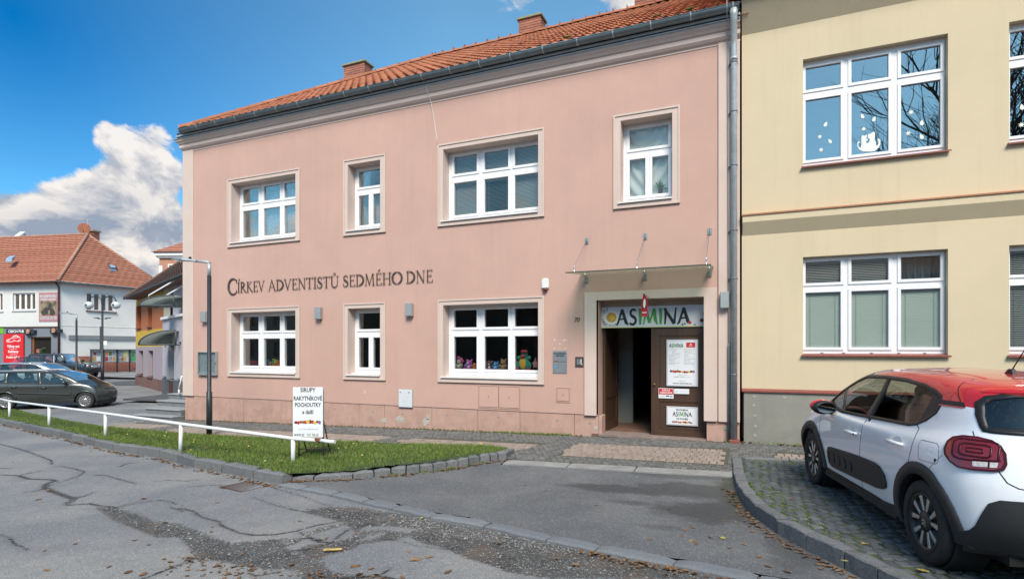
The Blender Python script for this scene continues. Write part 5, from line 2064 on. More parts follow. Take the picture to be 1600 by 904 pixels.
t = thing('intercom', 'dark framed door intercom panel with light buttons beside the door surround', 'intercom', (-3.046, D, 1.395))
MB().box(-.085, .085, -.018, -.001, -.10, .10).build('plate', mat('intercom_dark', (.09, .075, .07), .4, .1, 8, metal=.3), t, .004)
MB().box(-.05, .015, -.024, -.0185, -.05, .055).build('button_field', 'plate_grey', t, .002)
MB().box(.03, .045, -.024, -.0185, -.055, .055).box(.03, .068, -.024, -.0185, -.055, -.042).build('light_strip', 'white_print', t)
for j in range(2):
    MB().lathe([(.011, 0), (.011, -.004)], (-.018, -.0245, .025 - j * .04), 10, 'y').build('button', 'dark_grey', t)
t = thing('house_number', 'small dark metal house number 70 on the pink wall', 'house number', (-3.105, D, 2.23))
text('digit', '7', .13, wallM(-.030, 0, -.006), 'dark_letter', t, depth=.008, shear=.25)
text('digit', '0', .13, wallM(.030, 0, -.006), 'dark_letter', t, depth=.008, shear=.25)

# --- glass canopy
t = thing('glass_canopy', 'frameless glass canopy on steel brackets and tie rods over the brown door', 'canopy', (0, 0, 0))
pj, zf_, zw = 1.02, 3.030, 3.125
cx0, cx1 = -3.02, -.53
m_ = mat('canopy_glass', (.30, .36, .31), .05, .0, spec=.6)
nt = NT(m_.node_tree)
pb_ = nt.n['Principled BSDF']
pb_.inputs['Transmission Weight'].default_value = 0.0
trn = nt('ShaderNodeBsdfTransparent', i={0: (.72, .80, .74, 1)})
mxs = nt('ShaderNodeMixShader', i={0: .22, 1: trn.outputs[0], 2: pb_.outputs[0]})
nt.l.new(mxs.outputs[0], nt.n['Material Output'].inputs[0])
b = MB()
b.prism([(D - .01, zw), (D - pj, zf_), (D - pj, zf_ + .016), (D - .01, zw + .016)], cx0, cx1, 'x')
b.build('glass_sheet', 'canopy_glass', t, .002)
MB().box(cx0, cx1, D - pj - .003, D - pj + .004, zf_ - .001, zf_ + .017).build('glass_edge', mat('glass_edge', (.035, .07, .055), .2, 0), t)
for x in (-2.895, -1.755, -.605):
    br_ = MB().box(x - .035, x + .035, D - .018, D - .001, 2.955, 3.075).build('lower_bracket', 'steel', t, .006)
    MB().box(x - .012, x + .012, D - .20, D - .018, 3.04, 3.095).tube([(x, D - .14, 3.02), (x, D - .14, 3.15)], .018, 10).build('clamp', 'steel', br_)
    for dzv in (-.035, .03):
        MB().lathe([(.010, 0), (.010, -.008)], (x, D - .018, 3.015 + dzv), 8, 'y').build('bolt', 'dark_grey', br_)
    ub = MB().box(x - .035, x + .035, D - .018, D - .001, 3.725, 3.845).build('upper_bracket', 'steel', t, .006)
    for dzv in (-.035, .035):
        MB().lathe([(.011, 0), (.011, -.008)], (x, D - .018, 3.785 + dzv), 8, 'y').build('bolt', 'dark_grey', ub)
    MB().tube([(x, D - .018, 3.785), (x, D - .05, 3.775)], .014, 8).build('eyelet', 'steel', ub)
    yr, zr_ = D - .88, zf_ + .03
    MB().tube([(x, D - .05, 3.77), (x, yr, zr_ + .10)], .0045, 6).build('tie_rod', 'pipe_grey', t)
    MB().lathe([(.02, 0), (.02, .012), (.011, .02), (.013, .06), (.013, .11), (.006, .13)], (x, yr, zr_ - .005), 10).build('rod_fitting', 'steel', t)

# --- shop banner over the door
t = thing('shop_sign', 'white banner reading ASIMINA in black and green with pictures of tea over the door', 'sign', (-1.66, D + .24, 2.278))
MB().box(-1.0, 1.0, -.012, .018, -.208, .205).build('board', mat('banner_white', (.56, .55, .60), .45, .08, 2), t, .003)
MB().box(-1.0, 1.0, -.014, -.0122, -.208, -.190).build('yellow_edge', mat('banner_yellow', (.55, .52, .25), .5, 0), t)
Mb = Matrix.Translation((0, -.0125, 0)) @ Matrix.Rotation(R(90), 4, 'X')


def brand(parent, x0, x1, y0, h, M_, thick=1.25):
    w_ = {'A': .78, 'S': .60, 'I': .34, 'M': .95, 'N': .86}
    word = 'ASIMINA'
    tot = sum(w_[c_] for c_ in word)
    u = (x1 - x0) / tot
    x = x0
    arcp = lambda cx, cy, rx, ry, a0, a1, n=12: [(cx + rx * math.cos(R(a0 + (a1 - a0) * i / n)), cy + ry * math.sin(R(a0 + (a1 - a0) * i / n))) for i in range(n + 1)]
    S = {'A': [([(.0, -.02), (.10, .08), (.40, 1)], [.05, .09, .11]), ([(.38, 1.0), (.66, .10), (.80, .0)], [.12, .15, .06]), ([(.2, .34), (.58, .40)], [.07, .07])],
         'S': [(arcp(.34, .74, .18, .23, 35, 235), [.05] + [.10] * 12), (arcp(.28, .26, .21, .25, 55, -150), [.13] + [.11] * 11 + [.05]), ([(.22, .58), (.42, .44)], [.13, .13])],
         'I': [([(.17, 0), (.19, .5), (.16, 1)], [.10, .13, .12]), ([(.04, .98), (.28, .98)], [.04, .05])],
         'M': [([(.05, .0), (.14, .5), (.18, 1)], [.05, .08, .09]), ([(.18, 1), (.44, .10)], [.13, .14]), ([(.44, .10), (.72, 1.0)], [.06, .10]), ([(.72, 1), (.80, .25), (.92, .0)], [.13, .14, .06])],
         'N': [([(.10, -.02), (.14, .5), (.14, 1)], [.07, .10, .10]), ([(.06, 1.0), (.68, .02)], [.10, .15]), ([(.68, .02), (.72, .5), (.78, 1.03)], [.10, .09, .06])]}
    for i, c_ in enumerate(word):
        b = MB()
        for si, (pts, ws) in enumerate(S[c_]):
            ws = (ws + [ws[-1]] * 30)[:len(pts)]
            stroke_mesh(b, pts, ws, (u, h), x, y0, .0004 + si * .0003, .002 + si * .0003, 0, thick)
        o_ = b.build('letter', 'green_print' if i in (2, 3, 4) else 'black_print', parent)
        o_.matrix_basis = M_
        x += w_[c_] * u


brand(t, -.70, .70, -.15, .305, Mb, 1.45)


def disc(parent, name, cx, cz, rx, rz, y, m, n=14):
    return MB().prism([(cx + rx * math.cos(2 * PI * i / n), cz + rz * math.sin(2 * PI * i / n)) for i in range(n)], y - .0008, y, 'y').build(name, m, parent)


mat('tea_white', (.66, .66, .66), .5, 0)
mat('tea_gold', (.50, .27, .05), .5, .25, 30)
mat('herb_green', (.10, .14, .05), .6, .3, 60)
mat('herb_purple', (.22, .13, .22), .6, .3, 60)
mat('berry_red', (.42, .03, .03), .5, .2, 60)
mat('fruit_yellow', (.62, .40, .04), .5, .2, 60)
mat('choc', (.09, .03, .02), .5, .2, 60)
disc(t, 'picture_cup', -.80, -.005, .15, .145, -.0128, 'tea_white')
disc(t, 'picture_tea', -.795, 0, .105, .10, -.0140, 'tea_gold')
disc(t, 'picture_lemon', -.78, -.01, .05, .045, -.0152, 'fruit_yellow')
for k in range(26):
    a_ = random.uniform(PI * .35, PI * 1.75)
    r__ = random.uniform(.165, .21)
    xx, zz = -.80 + r__ * math.cos(a_), r__ * .95 * math.sin(a_)
    if abs(zz) < .185 and xx > -.985:
        disc(t, 'picture_herb', xx, zz, random.uniform(.008, .02), random.uniform(.008, .018), -.0129 - k * .00002, random.choice(['herb_green', 'herb_purple', 'choc']), 6)
for (xx, zz, r__, m_) in ((.69, -.13, .045, 'tea_white'), (.69, -.13, .034, 'berry_red'), (.60, -.15, .02, 'herb_green'), (.78, -.17, .02, 'herb_purple'), (.91, -.09, .055, 'tea_white'), (.91, -.09, .043, 'choc'), (.95, .03, .03, 'herb_green'), (.56, -.165, .018, 'choc')):
    disc(t, 'picture_herb', xx, zz, r__, r__ * .9, -.0130 - r__ * .0 - (.0012 if m_ in ('berry_red', 'choc') else 0), m_, 10)

# flag hanging in front of the banner
t = thing('shop_flag', 'small red vertical flag with white oval on a slanted pole above the door', 'flag', (-1.70, D - .28, 2.62))
MB().tube([(.10, .53, -.13), (-.03, -.02, .06)], .008, 6).build('pole', 'steel', t)
MB().ell((-.035, -.03, .07), .016, 8).build('pole_tip', 'sill_white', t)
V_ = []
pts = [(-.035, .06), (.02, -.02), (.035, -.36), (-.075, -.37), (-.055, -.02)]
fl = MB()
nn = 10
for j in range(nn + 1):
    v_ = j / nn
    z = .055 - .42 * v_
    xl = -.040 - .040 * min(1, v_ * 1.5)
    xr = -.020 + .065 * min(1, v_ * 3.5) - .012 * v_
    for x in (xl, (xl + xr) / 2, xr):
        fl.v.append((x, -.03 + .012 * math.sin(v_ * 6 + x * 40), z))
for j in range(nn):
    for i in range(2):
        fl.f.append((3 * j + i, 3 * j + i + 1, 3 * j + i + 4, 3 * j + i + 3))
        fl.m.append(0)
        fl.sm.append(True)
cl_ = fl.build('cloth', mat('flag_red', (.42, .015, .03), .8, .1, 12), t)
b = MB()
b.prism([(-.018 + .022 * math.cos(2 * PI * i / 16) + .004 * math.sin(2 * PI * i / 16), -.13 + .085 * math.sin(2 * PI * i / 16)) for i in range(16)], -.050, -.048, 'y')
b.build('white_oval', 'white_print', cl_)
text('flag_text', '2DPH', .034, wallM(-.02, -.30, -.048), 'white_print', cl_, bold=.001)


# --- posters and small signs on the right door leaf
def poster(name, x0, x1, z0, z1, label, y=D + .232, frame=True, th=.014):
    t = thing(name, label, 'sign', ((x0 + x1) / 2, y, (z0 + z1) / 2))
    w_, h_ = (x1 - x0) / 2, (z1 - z0) / 2
    MB().box(-w_, w_, 0, th, -h_, h_).build('sheet', 'sign_white', t, .002)
    if frame:
        b = MB()
        ring(b, -w_ + .012, w_ - .012, -h_ + .012, h_ - .012, .006, -.0012, .0002)
        b.build('border', mat('border_blue', (.16, .20, .27), .5, 0), t)
    return t, w_, h_, Matrix.Translation((0, -.0006, 0)) @ Matrix.Rotation(R(90), 4, 'X')


def fruit_row(parent, x0, x1, z, r_, y=-.0006, k=11):
    for i in range(k):
        x = x0 + (x1 - x0) * (i + .5) / k
        m_ = ['choc', 'berry_red', 'berry_red', 'herb_green', 'berry_red', 'fruit_yellow', 'choc', 'berry_red', 'fruit_yellow', 'choc', 'herb_purple'][i % 11]
        disc(parent, 'picture_fruit', x, z + random.uniform(-.3, .4) * r_, r_ * random.uniform(.7, 1.2), r_ * random.uniform(.7, 1.1), y - .0002 * (i % 3), m_, 8)


t, w_, h_, M0 = poster('price_poster', -1.393, -.822, .946, 1.83, 'tall white poster with two columns of text and a red badge on the brown door')
brand(t, -w_ + .045, .02, h_ - .15, .075, M0, 1.3)
MB().box(.075, w_ - .05, -.0014, .0002, h_ - .15, h_ - .055).build('badge', 'red_print', t)
MB().prism([(.13, h_ - .10), (.155, h_ - .075), (.18, h_ - .10)], -.0028, -.0016, 'y').build('badge_mark', 'white_print', t)
text('badge_text', 'MENU', .024, M0 @ Matrix.Translation((.155, h_ - .125, .001)), 'white_print', t)
for j in range(12):
    z = h_ - .19 - j * .0255
    for (xa, xb) in ((-w_ + .045, -.02), (.035, w_ - .045)):
        e = xa + (xb - xa) * random.uniform(.35, 1)
        x = xa if not (xa < 0 and j in (1, 2, 3)) else xa + .06
        while x < e:
            l_ = random.uniform(.012, .035)
            MB_ = None
            x2 = min(e, x + l_)
            b = MB().box(x, x2, -.0009, .0002, z, z + .007)
            b.build('text_line', 'grey_print', t)
            x = x2 + .006
fruit_row(t, -w_ + .06, w_ - .06, -.165, .024)
text('text_line', 'OTEVÍRACÍ DOBA', .020, M0 @ Matrix.Translation((0, -.235, 0)), 'grey_print', t)
text('text_line', 'PONDĚLÍ – PÁTEK  9–12  13–17', .022, M0 @ Matrix.Translation((0, -.268, 0)), 'black_print', t)
text('text_line', 'info@asimina.cz', .020, M0 @ Matrix.Translation((0, -.34, 0)), 'grey_print', t)
text('text_line', 'www.asimina.cz', .040, M0 @ Matrix.Translation((0, -.385, 0)), 'black_print', t, wx=1.35, bold=.0008)

t, w_, h_, M0 = poster('no_parking_sign', -1.545, -1.265, .707, .902, 'small red and white no parking sign on the brown door', frame=False)
MB().box(-w_ + .008, w_ - .008, -.0012, .0002, -.022, h_ - .008).build('red_field', 'red_print', t)
text('text_line', 'ZÁKAZ', .042, M0 @ Matrix.Translation((0, .058, .001)), 'white_print', t, bold=.0012, wx=1.1)
text('text_line', 'PARKOVÁNÍ', .040, M0 @ Matrix.Translation((0, .010, .001)), 'white_print', t, bold=.0012, wx=1.0)
text('text_line', 'průjezd', .026, M0 @ Matrix.Translation((-.06, -.055, 0)), 'grey_print', t)
MB().box(.0, .055, -.0012, .0002, -.062, -.045).box(.07, .12, -.0012, .0002, -.066, -.050).build('arrow_mark', 'black_print', t)
MB().prism([(.012, -.046), (.045, -.036), (.06, -.046)], -.0014, .0002, 'y').build('arrow_mark', 'black_print', t)

t, w_, h_, M0 = poster('letter_plate', -1.254, -.980, .800, .898, 'narrow white name strip beside the red no parking sign', frame=False)
text('text_line', 'Bc.', .03, M0 @ Matrix.Translation((-.09, -.004, 0)), 'grey_print', t)
MB().box(-.05, .11, -.001, .0002, -.002, .004).build('text_line', mat('faint_print', (.55, .56, .58), .6, 0), t)

t, w_, h_, M0 = poster('shop_poster', -1.393, -.822, .206, .559, 'white landscape poster reading PRODEJNA ASIMINA VE DVOŘE at the foot of the door')
text('text_line', 'PRODEJNA', .045, M0 @ Matrix.Translation((0, .115, 0)), 'black_print', t, bold=.0012)
brand(t, -.175, .175, -.005, .085, M0, 1.3)
text('text_line', 'VE DVOŘE', .045, M0 @ Matrix.Translation((0, -.055, 0)), 'black_print', t, bold=.0012)
fruit_row(t, -.18, .18, -.115, .020)

# ================================================================== PLUSH TOYS ON THE WINDOW SILL
for key in ('g2', 'g0', 'g1'):
    w, ps = WIN[key]
    a, c = XW[int(key[1])]
    MB().box(a + .03, c - .03, WY + .07, WY + .42, 1.14, 1.198).build('inner_sill', 'pvc_white', w)


def tx(px, y):
    return fx(px, y)


fur = {}


def furm(c_):
    key = 'fur_%d_%d_%d' % tuple(int(v * 99) for v in c_)
    return mat(key, c_, .95, .25, 60, .5, 90, sheen=.3)


def plush(px, h, w_, cols, label, kind='animal', y=WY + .20):
    """sitting soft toy: cols = body, belly, accent, dark"""
    x = fx(px, y)
    t = thing('plush_toy', label, 'soft toy', (x, y, 1.198), group='soft toys in the wide ground floor window')
    ms = [furm(c_) for c_ in cols]
    s_ = h
    b = MB().ell((0, 0, .30 * s_), (.42 * w_, .09, .30 * s_), 12)
    b.ell((0, -.05, .28 * s_), (.27 * w_, .06, .21 * s_), 10, 1)
    b.build('body', ms, t)
    b = MB().ell((0, -.01, .72 * s_), (.36 * w_, .085, .27 * s_), 12)
    b.ell((0, -.08, .66 * s_), (.17 * w_, .05, .11 * s_), 10, 1)
    for sx in (-1, 1):
        b.ell((sx * .13 * w_, -.085, .76 * s_), (.03 * w_ + .002, .012, .03 * s_ + .002), 7, 3)
    b.ell((0, -.125, .69 * s_), (.05 * w_, .015, .035 * s_), 7, 3)
    b.build('head', ms, t)
    for sx in (-1, 1):
        MB().ell((sx * .30 * w_, .0, .97 * s_), (.12 * w_, .03, .13 * s_), 8).build('ear', ms[2], t)
        MB().ell((sx * .42 * w_, -.05, .38 * s_), (.12 * w_, .05, .19 * s_), 8).build('arm', ms[0], t)
        MB().ell((sx * .30 * w_, -.10, .09 * s_), (.19 * w_, .08, .09 * s_), 8).build('leg', ms[2], t)
    return t


K_ = (.012, .010, .010)
t = plush(718.5, .23, .17, [(.42, .36, .30), (.55, .48, .42), (.34, .30, .24), K_], 'beige plush horse with bright pink mane, leftmost in the toy window')
for k in range(5):
    MB().ell((-.03 + .028 * k, -.01, .26 - .022 * k), (.03, .05, .035), 8).build('mane', furm((.45, .03, .20)), t)
t = plush(733.5, .205, .185, [(.50, .08, .42), (.62, .58, .66), (.50, .08, .40), K_], 'bright pink and white plush sitting second from left in the toy window')
MB().ell((0, -.12, .11), (.03, .03, .03), 8).build('charm', furm((.05, .30, .55)), t)
t = plush(742.5, .13, .10, [(.62, .22, .03), (.62, .30, .06), (.5, .16, .02), K_], 'small orange plush half hidden behind the window mullion', y=WY + .26)
plush(759.5, .17, .11, [(.24, .10, .04), (.60, .52, .42), (.20, .08, .03), K_], 'brown and white plush puppy at the left of the middle pane')
t = plush(766.5, .18, .12, [(.05, .045, .045), (.66, .60, .56), (.50, .14, .26), K_], 'small dark plush with white face and pink bow ears in the middle pane', y=WY + .17)
t = plush(775.5, .17, .15, [(.04, .24, .58), (.30, .52, .70), (.04, .20, .50), K_], 'bright blue plush with long ears in the middle pane')
plush(787, .225, .17, [(.28, .17, .065), (.36, .24, .11), (.25, .15, .06), K_], 'tan plush bear at the right of the middle pane')
t = plush(808.5, .20, .11, [(.24, .23, .21), (.40, .35, .33), (.24, .2, .2), K_], 'small grey plush mouse behind the green parrot', y=WY + .25)
t = thing('plush_toy', 'large green and yellow plush parrot with red beak and cap in the right pane', 'soft toy', (fx(819, WY + .2), WY + .2, 1.198), group='soft toys in the wide ground floor window')
gm, ym, rm, km = furm((.02, .22, .17)), furm((.60, .36, .03)), furm((.45, .02, .03)), furm(K_)
MB().ell((0, 0, .14), (.13, .09, .15), 14).build('body', gm, t)
MB().ell((-.01, -.05, .14), (.085, .06, .125), 12).build('belly', ym, t)
MB().ell((.0, -.01, .33), (.075, .07, .075), 12).build('head', gm, t)
MB().ell((.0, -.08, .295), (.055, .055, .035), 10).build('beak', rm, t)
MB().box(-.045, .06, -.09, .05, .375, .435).build('cap', rm, t, .015)
MB().box(-.05, .075, -.10, .06, .365, .377).build('cap_brim', km, t, .004)
for sx in (-1, 1):
    MB().ell((sx * .115, -.02, .265), (.05, .045, .045), 10).build('wing', gm, t)
    MB().ell((sx * .13, -.05, .10), (.055, .05, .085), 10).build('leg', gm, t)
    MB().ell((sx * .13, -.10, .025), (.06, .05, .025), 8).build('foot', rm, t)
t = thing('plush_toy', 'dusty pink plush starfish standing at the right edge of the toy window', 'soft toy', (fx(836.5, WY + .2), WY + .2, 1.198), group='soft toys in the wide ground floor window')
sp_ = []
for i in range(10):
    a_ = PI / 2 + 2 * PI * i / 10
    r__ = (.15 if i in (0,) else .11) if i % 2 == 0 else .045
    sp_.append((r__ * math.cos(a_) * .85, .13 + r__ * 1.1 * math.sin(a_)))
MB().prism(sp_, -.03, .03, 'y').build('body', furm((.48, .22, .21)), t, .02, seg=2)
# toys in the left window
def toy_blocks():
    y = WY + .17
    t = thing('toy_train', 'blue and yellow toy train of plastic blocks in the left ground floor window', 'toy', (fx(424, y), y, 1.198))
    cols = [('toy_blue', (.04, .30, .55)), ('toy_yellow', (.65, .45, .03)), ('toy_green', (.06, .32, .10)), ('toy_orange', (.6, .18, .03)), ('toy_red', (.5, .03, .04))]
    for n_, c_ in cols:
        mat(n_, c_, .35, .05, 8)
    for (x0, x1, z0, z1, m_) in [(-.24, -.16, .13, .20, 'toy_yellow'), (-.24, -.17, .0, .12, 'toy_blue'), (-.16, -.06, .03, .11, 'toy_blue'), (-.15, -.08, .11, .17, 'toy_blue'), (-.05, .0, .0, .08, 'toy_orange'), (-.04, .02, .08, .12, 'toy_yellow'),
                                  (.05, .13, .07, .17, 'toy_green'), (.13, .20, .07, .17, 'toy_yellow'), (.20, .27, .07, .16, 'toy_orange'), (.04, .28, .0, .065, 'toy_orange'), (.06, .12, .165, .195, 'toy_yellow')]:
        MB().box(x0, x1, -.03, .03, z0, z1).build('block', m_, t, .008)
    y = WY + .25
    t = thing('red_cushion', 'dark red cushion lying inside the left ground floor window', 'cushion', (fx(397, y), y, 1.198))
    MB().ell((0, 0, .07), (.15, .12, .08), 12).build('pillow', mat('cushion_red', (.20, .02, .04), .9, .2, 20), t)
    y = 12.4
    t = thing('wall_picture', 'dim blue and red picture on the back wall inside the left window', 'picture', (-11.35, 13.2, 1.75))
    MB().box(-.6, .6, 0, .03, -.3, .35).build('panel', mat('picture_blue', (.08, .10, .22), .7, .8, 7, col2=(.20, .20, .35, 1)), t)
    MB().prism([(.45, .1), (.5, .45), (.62, .45), (.66, .2), (.56, .05)], -.01, -.001, 'y').build('red_shape', 'berry_red', t)


toy_blocks()

# ================================================================== STREET FURNITURE
mat('pole_dark', (.030, .035, .042), .45, .12, 9, 0, metal=.3)
mat('lamp_head', (.20, .24, .27), .45, .1, 5, 0, metal=.3)


def arm_lamp(name, x, y, zb, h, rz, label, arm=.82):
    t = thing(name, label, 'street lamp', (x, y, zb), rz)
    MB().tube([(0, 0, -.05), (0, 0, .95), (0, 0, .96), (0, 0, h - .30)], [.058, .058, .043, .043], 14).build('pole', 'pole_dark', t)
    MB().box(-.012, .012, -.062, -.05, .45, .78).build('service_door', 'pole_dark', t, .003)
    MB().tube([(0, 0, h - .30), (0, 0, h - .03)], .036, 12).tube([(.01, 0, h - .03), (-.03, 0, h), (-.30, 0, h + .025)], .030, 10).build('spigot', 'galvanised', t)
    b = MB()
    b.add([(-.26, -.055, h + .005), (-.26, .055, h + .005), (-.26, .045, h + .05), (-.26, -.045, h + .05),
           (-.55, -.11, h + .028), (-.55, .11, h + .028), (-.55, .08, h + .085), (-.55, -.08, h + .085),
           (-arm, -.05, h + .06), (-arm, .05, h + .06), (-arm, .03, h + .078), (-arm, -.03, h + .078)],
          [(0, 1, 5, 4), (1, 2, 6, 5), (2, 3, 7, 6), (3, 0, 4, 7), (4, 5, 9, 8), (5, 6, 10, 9), (6, 7, 11, 10), (7, 4, 8, 11), (0, 3, 2, 1), (8, 9, 10, 11)])
    hd = b.build('lamp_head', 'lamp_head', t, .008)
    MB().box(-.72, -.42, -.07, .07, h + .020, h + .028).build('lens', 'sill_white', hd)
    MB().lathe([(.03, 0), (.03, .03), (.01, .045)], (-.42, 0, h + .075), 10).build('sensor', 'black_print', hd)
    return t


x, y = gp(327, 680)
arm_lamp('street_lamp', x, y, G(x), 3.78, TH, 'slim dark street lamp with flat grey head in front of the pink building corner')
p_ = up(119.5, 500, 25.7)
arm_lamp('street_lamp', p_.x, p_.y, G(p_.x), 3.85, TH, 'slim dark street lamp with flat grey head beyond the parked cars')

# twin globe lamp
p_ = up(160, 500, 40.0)
t = thing('globe_lamp', 'dark ornamental lamp post with two white glass globes on curved arms', 'street lamp', (p_.x, p_.y, G(p_.x)), TH)
H_ = 6.05
MB().tube([(0, 0, 0), (0, 0, 1.1), (0, 0, 1.12), (0, 0, H_ - .3)], [.11, .10, .075, .06], 10).build('pole', 'pole_dark', t)
mat('globe_glass', (.62, .63, .62), .15, .05, 3, 0)
for sx in (-1, 1):
    pts = [(0, 0, H_ - .95)]
    for i in range(13):
        a_ = PI - PI * i / 12
        pts.append((sx * (.52 + .45 * math.cos(a_)), 0, H_ - .28 + .30 * math.sin(a_)))
    pts[1] = (sx * .07, 0, H_ - .35)
    ar = MB().tube(pts, .035, 7).build('arm', 'pole_dark', t)
    gl_ = MB().ell((sx * .98, 0, H_ - .62), (.30, .30, .27), 16).build('globe', 'globe_glass', t)
    MB().lathe([(.03, .35), (.06, .28), (.09, .22), (.16, .19)], (sx * .98, 0, H_ - .60), 10).build('cap', 'pole_dark', gl_)
    MB().box(sx * .98 - .07, sx * .98 + .07, -.31, .31, H_ - .68, H_ - .54).build('fitting', 'dark_grey', gl_)
    MB().tube([(0, 0, H_ - 1.55), (sx * .25, 0, H_ - 1.62), (sx * .50, 0, H_ - 1.50)], .03, 6).lathe([(.16, .0), (.20, .06)], (sx * .42, 0, H_ - 1.56), 8).build('flower_bracket', 'pipe_grey', t)
MB().box(-.18, -.06, -.06, .06, 2.0, 3.9).build('cable_box', 'dark_grey', t, .03)
MB().box(.10, .35, -.03, 0, 2.55, 2.85).build('small_plate', 'sill_white', t)

# --- white tubular railing
FP = [gp(*p) for p in [(15, 652), (77, 665), (165, 682), (283, 705), (458, 721)]]
FH = [.53, .53, .515, .50, .37]
mat('rail_white', (.70, .71, .72), .5, .06, 14, .1, 40, dirt=.35, dirtcol=(.45, .43, .38))
mat('rust', (.16, .055, .025), .8, .4, 40, .4, 60)
t = thing('railing', 'low white tubular steel railing along the lawn, rusty at its near end', 'railing', (0, 0, 0))
pts = [Vector((x, y, G(x) + h)) for (x, y), h in zip(FP, FH)]
first = pts[0] + (pts[0] - pts[1]).normalized() * 3.5
first.z = G(first.x) + .53
endp = up(523, 690, 8.45)
endj = up(497, 687.5, 8.62)
MB().tube([first] + pts + [endj], .030, 12).build('rail', 'rail_white', t)
MB().tube([endj, endp], .0295, 12).build('rail_end', mat('rail_worn', (.70, .71, .72), .55, .02, dirt=1.0, vscale=30, dirtcol=(.18, .07, .035)), t)
MB().tube([endj - Vector((.05, .0, -.004)), endj + (endp - endj) * .18], .031, 12).build('rust_band', 'rust', t)
for k, ((x, y), h) in enumerate(zip(FP, FH)):
    tilt = (.02 if k == 3 else 0)
    MB().tube([(x - tilt, y, G(x) - .1), (x, y, G(x) + h - .02)], .034 if k > 1 else .036, 12).build('post', 'rail_white', t)

# --- A-board sign on the lawn
cx, cy = cw((481 - 800) / F * 9.0, 9.0)
gz = G(cx)
t = thing('advertising_board', 'white board reading SIRUPY RAKYTNÍKOVÉ POCHOUTKY a další standing on the lawn', 'sign', (cx, cy, gz), TH)
MB().box(-.245, .245, 0, .022, .355, 1.17).build('board', 'sign_white', t, .003)
MB().box(-.262, -.20, .10, .115, .37, 1.16).box(-.262, .23, .085, .10, .37, 1.15).build('rear_board', mat('board_back', (.30, .34, .44), .5, .1, 6), t, .003)
fr = MB()
for x in (-.16, .235):
    fr.tube([(x, .04, -.03), (x, .04, .42)], .013, 6)
    fr.tube([(x + .01, .40, -.03), (x, .05, .62)], .011, 6)
fr.tube([(-.16, .04, .16), (.235, .04, .16)], .009, 6).tube([(-.16, .04, .05), (.235, .10, .30)], .008, 6).tube([(.235, .04, .05), (.25, .35, .12)], .008, 6)
fr.build('stand', mat('stand_iron', (.045, .028, .020), .8, .3, 30, .3, 50), t)
M0 = Matrix.Translation((0, -.0008, 0)) @ Matrix.Rotation(R(90), 4, 'X')
for s_, z, sz_ in (('SIRUPY', 1.122, .098), ('RAKYTNÍKOVÉ', .985, .096), ('POCHOUTKY', .88, .096), ('a další', .765, .092)):
    text('text_line', s_, sz_, M0 @ Matrix.Translation((0, z, 0)), 'black_print', t, wx=.72 if len(s_) > 8 else .80, bold=.0018)
fruit_row(t, -.21, .21, .60, .030, -.0008, 11)
text('text_line', 'e-mail: asimina@seznam.cz', .036, M0 @ Matrix.Translation((0, .49, 0)), mat('faint_grey', (.35, .36, .38), .6, 0), t, wx=.85)
text('text_line', 'www.as', .085, M0 @ Matrix.Translation((-.225, .40, 0)), 'black_print', t, align='LEFT', wx=.62)
text('text_line', 'imi', .085, M0 @ Matrix.Translation((-.015, .40, 0)), 'green_print', t, align='LEFT', wx=.62)
text('text_line', 'na.cz', .085, M0 @ Matrix.Translation((.068, .40, 0)), 'black_print', t, align='LEFT', wx=.62)

# ================================================================== FAR BUILDINGS
class WallF:
    """vertical facade plane. P0 and direction in view coordinates (right, forward); local x right, y inward, z up"""
    def __init__(s, P0, d):
        l = math.hypot(*d)
        s.P, s.d = P0, (d[0] / l, d[1] / l)
        wx, wy = cw(*P0)
        dx, dy = cw(*s.d)
        s.M = Matrix(((dx, -dy, 0, wx), (dy, dx, 0, wy), (0, 0, 1, 0), (0, 0, 0, 1)))
        s.rz = math.atan2(dy, dx)
        s.o = (wx, wy, 0)

    def u(s, px, off=0.0):
        """local x where the ray of column px meets the plane pushed outward by off"""
        a = (px - 800) / F
        n = (-s.d[1], s.d[0])
        P = (s.P[0] - n[0] * off, s.P[1] - n[1] * off)
        return (a * P[1] - P[0]) / (s.d[0] - a * s.d[1])

    def Z(s, u, off=0.0):
        return s.P[1] + u * s.d[1] - s.d[0] * off

    def uz(s, px, py, off=0.0):
        u = s.u(px, off)
        return u, EYE + (HOR - py) / F * s.Z(u, off)

    def rect(s, b, px0, py0, px1, py1, y0, y1, mi=0, off=None):
        off = -y0 if off is None else off
        ua, za = s.uz(px0, py0, off)
        ub, zb = s.uz(px1, py1, off)
        b.box(min(ua, ub), max(ua, ub), y0, y1, min(za, zb), max(za, zb), mi)
        return min(ua, ub), max(ua, ub), min(za, zb), max(za, zb)


mat('far_white', (.76, .73, .69), .9, .06, .5, .1, 20, dirt=.5, dirtcol=(.58, .54, .48))
mat('far_grey', (.62, .62, .60), .9, .04, .5, .1, 20, dirt=.15, dirtcol=(.55, .55, .52))
mat('far_base', (.36, .15, .115), .9, .15, 1.5, .2, 20, dirt=.5, dirtcol=(.28, .17, .13))
mat('pub_grey', (.17, .19, .22), .8, .06, 1, 0)
mat('band_grey', (.22, .23, .24), .7, .1, 1, 0)
mat('brown_pipe', (.10, .045, .03), .6, .1, 2)
mat('far_glass', (.025, .022, .020), .08, 0, spec=.6)
mat('far_glass_warm', (.10, .075, .055), .15, .3, 2, spec=.6)
mat('orange_paint', (.46, .145, .060), .9, .08, .8, .1, 20)
mat('yellow_paint', (.56, .37, .045), .9, .06, .8, .1, 20)
mat('lilac_paint', (.345, .285, .315), .9, .06, .8, .1, 20, dirt=.2, dirtcol=(.27, .22, .24))
mat('brown_base', (.17, .085, .070), .9, .1, 1, .1, 20)
